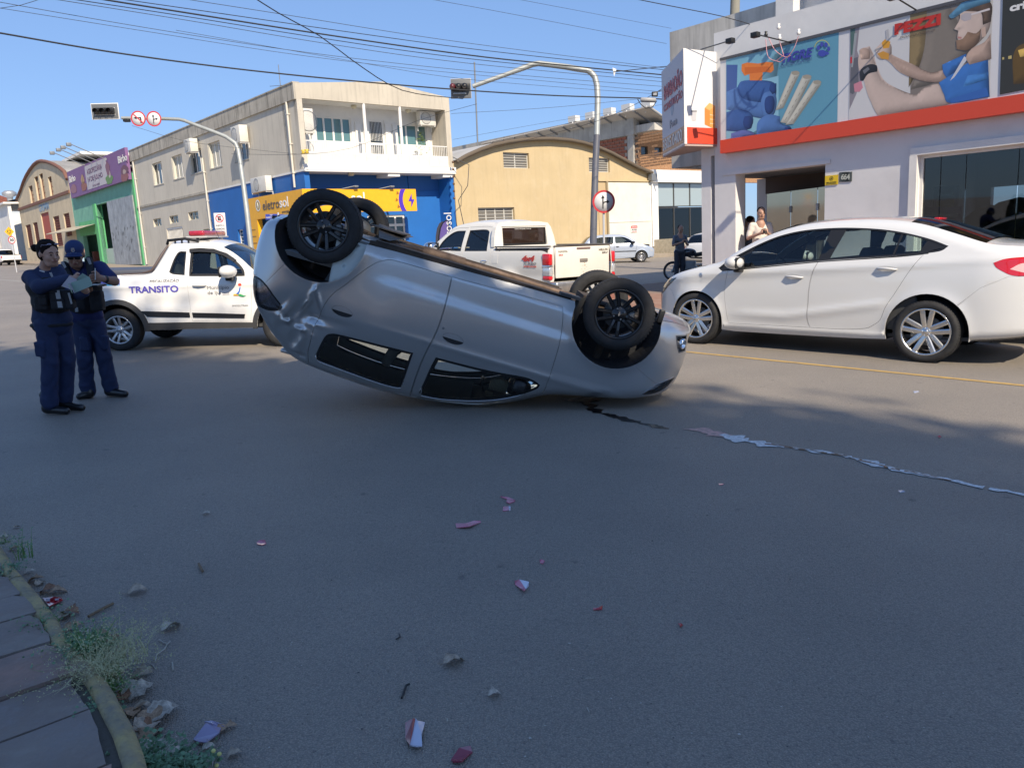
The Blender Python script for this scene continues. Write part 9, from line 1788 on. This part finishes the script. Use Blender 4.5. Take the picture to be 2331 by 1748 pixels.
ribbon_g('fluid_trail',[(170,95,.22),(190,115,.20),(205,130,.16),(225,145,.13),(262,165,.10),(300,180,.10),(350,190,.08),(400,200,.07),(450,212,.06),(490,218,.05),(530,228,.06),(575,236,.03)],FLU,.004,'dark oily fluid trail running out from under the upturned bonnet','spill',3,rag=.5)
ribbon_g('pink_scrape',[(640,238,.02),(680,243,.10),(730,247,.14),(780,256,.16),(825,268,.12),(850,275,.04)],PK,.004,'pinkish scrape mark on the asphalt between dark trail and pale line','scrape',5,rag=.5,holes=.08)
ribbon_g('pale_scrape',[(820,262,.05),(860,275,.12),(920,288,.14),(980,300,.13),(1040,312,.08),(1090,318,.05),(1180,330,.04),(1250,340,.07),(1320,352,.05),(1400,368,.06),(1470,385,.07),(1550,405,.07),(1620,425,.05),(1700,440,.04),(1800,462,.04),(1900,480,.035),(2000,505,.03),(2100,522,.04),(2212,542,.04),(2330,565,.04)],PALE,.005,'long pale ragged line of residue across the right road','scrape',7,rag=.7,holes=.05)
ribbon_g('tar_seam',[(1000,306,.012),(1100,318,.018),(1180,331,.03),(1230,338,.01),(1380,362,.014),(1450,382,.03),(1520,396,.03),(1600,422,.02),(1700,440,.014),(1800,462,.01),(1900,482,.008)],FLU,.007,'thin dark crack running inside the pale residue line','crack',9,rag=.8,holes=.12)
# plastic shards
SHP=M('shard_pink',(.60,.17,.24),.2,coat=.8);SHR=M('shard_red',(.42,.015,.03),.2,coat=.8);SHW=M('shard_white',(.56,.58,.70),.2,coat=.8);SHD=M('shard_dark_red',(.26,.03,.06),.2,coat=.8);SHL=M('shard_lilac',(.33,.29,.44),.3,coat=.6)
def shard(zf,polys,label,lift=.012,name='plastic_shard',cat='plastic shard',group='broken plastic shards on the road'):
    allp=[p for pl,_ in polys for p in pl];c=np.mean([gnd(*zf(*p)) for p in allp],axis=0);r=empty(name,Matrix.Translation(V3((c[0],c[1],0))),label,cat,group);xs=[p[0] for p in allp];x0,x1=min(xs),max(xs)
    for k,(pl,mat) in enumerate(polys):
        n=len(pl);q=[]
        for i,p in enumerate(pl):
            f=(p[0]-x0)/max(1,x1-x0);hgt=lift*.45*(.25+1.2*math.sin(PI*f)+(.5 if i % 2 else 0));g_=gnd(*zf(*p),z=hgt);q.append((g_[0]-c[0],g_[1]-c[1],hgt))
        m=MB();m.add(q+[(a,b,max(.001,h-.0045)) for a,b,h in q],[tuple(t) for t in geometry.tessellate_polygon([[Vector((a,b,0)) for a,b,h in q]])]+[tuple(n+i for i in t) for t in geometry.tessellate_polygon([[Vector((a,b,0)) for a,b,h in q]])]+[(i,(i+1) % n,n+(i+1) % n,n+i) for i in range(n)]);m.build(['outer_face','inner_face','edge'][k % 3],[mat],r)
shard(k3,[([(180,1400),(225,1375),(238,1380),(205,1525),(180,1490)],SHD),([(238,1373),(248,1388),(292,1398),(272,1470),(276,1530),(240,1533),(205,1525)],SHW)],'largest shard, half dark pink and half bluish white, lower centre',.025)
shard(k3,[([(437,1612),(485,1542),(550,1530),(560,1565),(500,1618),(450,1620)],SHD)],'dark maroon curved shard nearest the bottom edge',.02)
shard(k3,[([(798,600),(825,592),(862,645),(852,655),(800,620)],SHP),([(825,592),(880,605),(878,630),(862,645)],SHW)],'two-tone pink and white shard in the middle of the road',.02)
shard(k3,[([(463,275),(520,275),(570,260),(605,260),(608,270),(540,292),(470,300)],SHP)],'long curved pink strip shard left of centre',.02)
shard(k3,[([(718,120),(760,126),(805,145),(800,150),(755,137),(720,126)],SHP),([(755,138),(800,150),(770,161),(752,155)],SHP)],'thin forked pink shard farthest from the viewer',.012)
shard(k3,[([(733,180),(775,178),(776,202),(732,204)],SHP),([(765,178),(776,180),(776,202),(768,203)],SHW)],'small square pink shard below the forked one',.015)
shard(k3,[([(939,482),(952,477),(970,488),(960,502),(942,498)],SHP)],'tiny pink pentagon shard above the two-tone one',.01)
shard(k3,[([(1240,752),(1275,750),(1296,738),(1294,760),(1245,764)],SHR)],'bright red curled shard right of centre',.012);shard(k3,[([(1722,840),(1740,838),(1752,850),(1735,858)],SHR)],'tiny red shard farthest right in the middle',.01)
shard(k1,[([(1620,232),(1640,218),(1672,215),(1682,240),(1655,249),(1622,243)],SHP)],'pink rounded shard alone left of centre',.012)
shard(k1,[([(1220,1475),(1300,1372),(1400,1390),(1385,1430),(1300,1492),(1250,1488)],SHL),([(1290,1362),(1340,1356),(1400,1375),(1418,1395),(1400,1400),(1340,1375)],SHL)],'big lilac curved shard beside dry leaves lower left',.035)
shard(k2,[([(1812,270),(1822,265),(1832,272),(1820,277)],SHR)],'tiny red shard near the shade edge at right',.008);shard(k2,[([(800,487),(830,487),(818,494),(806,494)],SHP)],'tiny pink sliver below the pale line',.006);shard(k2,[([(1630,518),(1655,518),(1666,526),(1640,528)],SHW)],'small white sliver at right below the pale line',.006)
shard(k2,[([(1700,62),(1725,60),(1728,66),(1705,69)],SHW)],'white chip on the sunlit asphalt near the yellow line',.006)
shard(k1,[([(270,585),(340,575),(385,580),(395,595),(350,615),(310,635),(285,605)],SHR),([(290,588),(315,588),(315,600),(292,602)],SHW),([(345,588),(383,583),(383,590),(347,594)],SHW)],'shiny dark red lens fragment lying against the kerb',.03)
# dry leaves
LD=[M('dry_leaf_%d' % i,c,.85,var=.45,vs=45,bump=.7,bs=120) for i,c in enumerate(((.42,.28,.18),(.46,.37,.28),(.32,.17,.10),(.52,.45,.37)))]
def leaf(zf,x,y,size,ang,label,mat=0,curl=.5,z0=.004):
    c=gnd(*zf(x,y));size*=.8;r=MB();n=9;vs=[];rn=random.Random(int(x*7+y));lob=rn.random()<.55
    for i in range(n+1):
        t=i/n;w_=math.sin(PI*t**.8)*.42*(1+(.28*math.sin(t*17) if lob else .05*math.sin(t*29)));zz=size*(curl*.35*math.sin(t*PI)+.05*rn.uniform(-1,1));vs+=[((t-.5)*size,-w_*size*rn.uniform(.9,1.1),zz+size*curl*w_*.5+.002),((t-.5)*size,0,zz*.7+.002),((t-.5)*size,w_*size*rn.uniform(.9,1.1),zz+size*curl*w_*.55+.002)]
    fs=[]
    for i in range(n):fs+=[(3*i,3*i+1,3*i+4,3*i+3),(3*i+1,3*i+2,3*i+5,3*i+4)]
    r.add(vs,fs,0,True);r.tube([(-.5*size,0,.003),(-.72*size,.03*size,.006)],size*.018,4);o=r.build('dry_leaf',[LD[mat]],None,label,'leaf','dry leaves along the kerb');o.location=(c[0],c[1],z0);o.rotation_euler=(rn.uniform(-.2,.2),rn.uniform(-.2,.2),ang);return o
LV=[(k1,870,552,.11,.4,'grey pointed leaf lying flat above the brown stick',1),(k1,1082,778,.11,1.0,'pale crumpled leaf above the forked straw',3),(k1,640,855,.12,.3,'curled brown leaf right of the weed top',0),(k1,700,850,.09,2.0,'twisted leaf touching the curled brown one',2),(k1,445,690,.11,-.2,'reddish brown leaf below the red lens fragment',2),(k1,400,715,.08,1.2,'small grey leaf beside the reddish brown one',1),(k1,470,790,.11,.8,'folded pale leaf at the kerb above the weeds',0),(k1,520,820,.09,.1,'narrow pale leaf just above the weeds',3),
      (k1,310,545,.10,.1,'brown leaf leaning on the red lens fragment',2),(k1,370,555,.10,.5,'orange brown leaf behind the red lens fragment',0),(k1,230,480,.09,.3,'dark leaf in the gutter at the upper kerb',0),(k1,250,500,.07,1.7,'small leaf under the dark gutter leaf',1),(k1,190,430,.07,.6,'pale thin leaf high on the gutter',3),(k1,100,280,.07,.5,'orange leaf near the left edge',0),(k1,25,205,.06,.2,'whitish leaf at the left edge',3),(k1,105,145,.05,.9,'tiny leaf near the far kerb',1),
      (k1,905,1072,.09,.1,'flat grey leaf right of the weeds',1),(k1,875,1190,.14,.9,'large beige leaf standing beside the kerb',3),(k1,770,1215,.10,2.5,'dark leaf tucked under the large beige one',2),(k1,375,1240,.10,1.0,'curled leaf lying on the flagstones',1),(k1,520,1185,.09,.4,'brown leaf on the kerb under the weeds',2),(k1,855,1310,.10,1.9,'rolled brown leaf in the gutter pile',0),(k1,895,1295,.09,.3,'cup shaped leaf in the gutter pile',1),(k1,1030,1330,.14,.8,'star shaped beige leaf right in the pile',3),
      (k1,960,1345,.12,2.1,'pinkish leaf in the centre of the pile',0),(k1,930,1420,.13,1.4,'broad folded leaf lower in the pile',1),(k1,890,1420,.10,2.8,'dark brown leaf at the kerb side of the pile',2),(k1,960,1470,.11,1.2,'beige leaf below the folded one',0),(k1,975,1545,.13,1.8,'long beige leaf above the bottom weeds',3),(k1,1095,1585,.11,.7,'pale leaf right of the long beige one',3),(k1,1175,1580,.06,.2,'small curled leaf at the bottom',1),(k1,1480,1582,.06,.5,'small grey leaf at the bottom right of the gutter',1),(k1,1408,1420,.05,1.1,'scrap of leaf under the lilac shard edge',0),(k1,1460,1405,.05,.2,'pinkish scrap right of the lilac shard',0),
      (k1,1318,1535,.05,.3,'small scrap below the lilac shard',3),(k1,1305,57,.06,.1,'whitish scrap alone on the road at left',3),(k1,650,925,.10,1.1,'orange brown leaf inside the weeds',2),(k3,455,1068,.11,.5,'single tan leaf alone in the middle foreground',1),(k3,685,1248,.06,.3,'small white curled scrap right of the lone tan leaf',3),(k1,690,985,.09,.2,'leaf caught in the weed stems',0)]
for a in LV:leaf(*a)
# sticks and straws
STK=M('stick_brown',(.22,.15,.09),.85,var=.3,vs=30);STR_=M('straw_pale',(.46,.42,.36),.8)
def stick(zf,pts,r,label,mat,name='stick'):
    P=[gnd(*zf(*p),z=.004+r) for p in pts];m=MB();m.tube([tuple(p) for p in P],r,6);m.build(name,[mat],None,label,'stick' if name=='stick' else 'straw','sticks and straws on the road')
stick(k1,[(558,700),(640,655),(715,618)],.0065,'short brown stick lying in the gutter',STK);stick(k1,[(1255,368),(1268,395),(1280,416)],.006,'small brown twig on the road',STK);stick(k1,[(980,985),(990,940),(1040,905),(1055,875),(1075,858)],.0025,'pale forked straw right of the weeds',STR_,'straw');stick(k1,[(1003,845),(1030,865),(1052,872)],.0025,'short straw meeting the forked one',STR_,'straw');stick(k1,[(1088,990),(1092,1040)],.003,'short thick white straw',STR_,'straw')
stick(k1,[(930,993),(965,1008),(985,1035)],.0016,'thin bent straw beside the weeds',STR_,'straw');stick(k1,[(475,1495),(490,1540),(510,1575)],.0025,'pale twig lying on the flagstones',STR_,'straw');stick(k1,[(712,782),(732,763)],.002,'tiny white straw near the curled leaf',STR_,'straw');stick(k3,[(160,1262),(185,1190),(205,1182)],.004,'dark twig left in the lower middle',BLACK,'stick');stick(k3,[(1208,1315),(1220,1340)],.002,'tiny bent straw in the lower right',STR_,'straw');stick(k3,[(128,930),(150,918),(148,903)],.003,'curled dark twig in the middle foreground',BLACK,'stick');stick(k3,[(1198,1150),(1245,1148)],.0015,'hair thin straw right of the middle',STR_,'straw');stick(k3,[(413,1382),(420,1378),(418,1393)],.002,'tiny white straw right of the largest shard',STR_,'straw')
# fine grit: uncountable chips scattered over the near road
rn=np.random.RandomState(3);n=2600;cx=rn.uniform(-5,6,n);cy=1.8+rn.exponential(2.6,n);s_=rn.uniform(.0012,.0032,n)*np.where(rn.rand(n)<.04,1.8,1);ang=rn.uniform(0,6.28,n);V=[];
for i in range(4):
    a=ang+i*PI/2;V.append(np.stack([cx+s_*np.cos(a)*1.2,cy+s_*np.sin(a),np.full(n,.003)+s_*.3],1))
V.append(np.stack([cx,cy,.003+s_*.8],1));V=np.stack(V,1).reshape(-1,3);b=np.arange(n)*5;Fc=np.concatenate([np.stack([b+i,b+(i+1) % 4,b+4],1) for i in range(4)]);fm=np.tile((rn.rand(n)<.5).astype(int),4)
tag(link('grit',np_mesh('grit',V,Fc,[M('grit_pale',(.55,.52,.47),.8),M('grit_dark',(.06,.06,.065),.8)],False,fm)),'fine loose grit scattered over the near asphalt','grit',kind='stuff')
# weeds at the kerb
GR=[M('weed_green',(.14,.26,.07),.6,var=.3,vs=20),M('weed_dry',(.50,.48,.27),.7,var=.2,vs=20),M('weed_bluegreen',(.15,.27,.15),.6,var=.3,vs=20)]
def tuft(zf,x,y,n,hgt,spread,label,mat=0,width=.004,leafy=0,seeds=0,seed=1,broad=False,z0=.06):
    c=gnd(*zf(x,y),z=z0);r=empty('weed',Matrix.Translation(V3((c[0],c[1],z0-.01))),label,'weed','weeds growing along the kerb');rn=random.Random(seed);m=MB();sd=MB();lf=MB()
    for k in range(n):
        a=rn.uniform(0,2*PI);h=hgt*rn.uniform(.45,1.1);L=spread*rn.uniform(.4,1.2);b0=Vector((rn.gauss(0,spread*.22),rn.gauss(0,spread*.22),0));d=Vector((math.cos(a),math.sin(a),0));sd_=Vector((-d.y,d.x,0));pts=[]
        for i in range(5):t=i/4;pts.append(b0+d*L*t**1.5+Vector((0,0,h*(t-.45*t*t*rn.uniform(.6,1.5)))))
        w_=width*rn.uniform(.7,1.3);vs=[]
        for i,p in enumerate(pts):ww=w_*(1-i/4.3);vs+=[p-sd_*ww,p+sd_*ww]
        m.add(vs,[(2*i,2*i+1,2*i+3,2*i+2) for i in range(4)])
        if rn.random()<seeds:
            for j in range(14):p=pts[-1]+(pts[-1]-pts[-2])*rn.uniform(-.9,.6)+Vector((rn.gauss(0,.012),rn.gauss(0,.012),rn.gauss(0,.012)));q=Vector((rn.gauss(0,1),rn.gauss(0,1),rn.gauss(0,1))).normalized()*.004;e=q.orthogonal()*.35;sd.add([p-q,p+e,p+q,p-e],[(0,1,2,3)])
        if leafy:
            for j in range(leafy):
                p=pts[rn.randint(1,4)];q=Vector((rn.gauss(0,1),rn.gauss(0,1),rn.uniform(-.2,.7))).normalized()*rn.uniform(.007,.014)*(1.3 if broad else 1);e=q.orthogonal().normalized()*q.length*.42;lf.add([p,p+q*.5+e,p+q*1.1,p+q*.5-e],[(0,1,2,3)])
    m.build('blades',[GR[mat]],r,kind='stuff')
    if sd.v:sd.build('seed_heads',[GR[1]],r,kind='stuff')
    if lf.v:lf.build('leaves',[GR[2] if mat != 1 else GR[0]],r,kind='stuff')
    return r
tuft(k1,560,960,150,.17,.13,'dense green weed clump on the kerb, largest one',0,.0035,3,.25,1);tuft(k1,640,1080,190,.16,.15,'dry yellowish grass tuft just below the largest clump',1,.0025,0,.6,2);tuft(k1,470,900,90,.10,.14,'low leafy weed spreading over the flagstones',2,.003,5,0,3,True);tuft(k1,790,960,60,.22,.16,'wispy seed grass leaning over the road',1,.0016,0,.9,4);tuft(k1,350,1140,60,.10,.12,'flat grass blades fanned over the pavement',0,.003,0,.2,5);tuft(k1,700,1150,60,.10,.11,'short grass where kerb meets road below the dry tuft',0,.003,1,.3,6)
tuft(k1,250,740,40,.045,.12,'mossy creeping weed across the kerb joint',0,.002,3,0,7,z0=.10);tuft(k1,40,400,50,.04,.10,'creeping weed over the upper kerb',2,.003,4,.1,8,z0=.10);tuft(k1,160,320,22,.22,.10,'tall thin weed stems at the far kerb',0,.0022,4,.5,9);tuft(k1,20,230,22,.06,.08,'small weed at the left edge',0,.003,2,.2,10)
tuft(k1,600,1330,34,.07,.07,'little weed in the gap between kerb and flagstones',2,.004,5,0,11,True);tuft(k1,880,1610,70,.045,.12,'broad leaved weed at the bottom edge',2,.003,8,0,12,True);tuft(k1,1090,1635,55,.045,.11,'second leafy weed at the bottom edge',2,.003,7,0,13,True);tuft(k1,1230,1650,30,.06,.07,'small leaf rosette at the bottom right of the weeds',2,.003,6,0,14,True)
fl=empty('wildflower',Matrix.Translation(V3(gnd(*k1(1330,1700),z=0))),'thin stems with small yellow flowers at the bottom edge','flower','weeds growing along the kerb');m=MB();p=MB();base=gnd(*k1(1330,1700))
for (x,y) in ((1348,1548),(1385,1568),(1288,1612),(1368,1640)):
    e=dep(*k1(x,y),2.28);t=V3(e-base);m.tube([(0,0,0),(t.x*.5,t.y*.5,t.z*.6),t],.0012,5);p.ball(tuple(t),(.007,.007,.006),8)
m.build('stems',[GR[0]],fl);p.build('petals',[M('petal_yellow',(.62,.58,.20),.6)],fl)
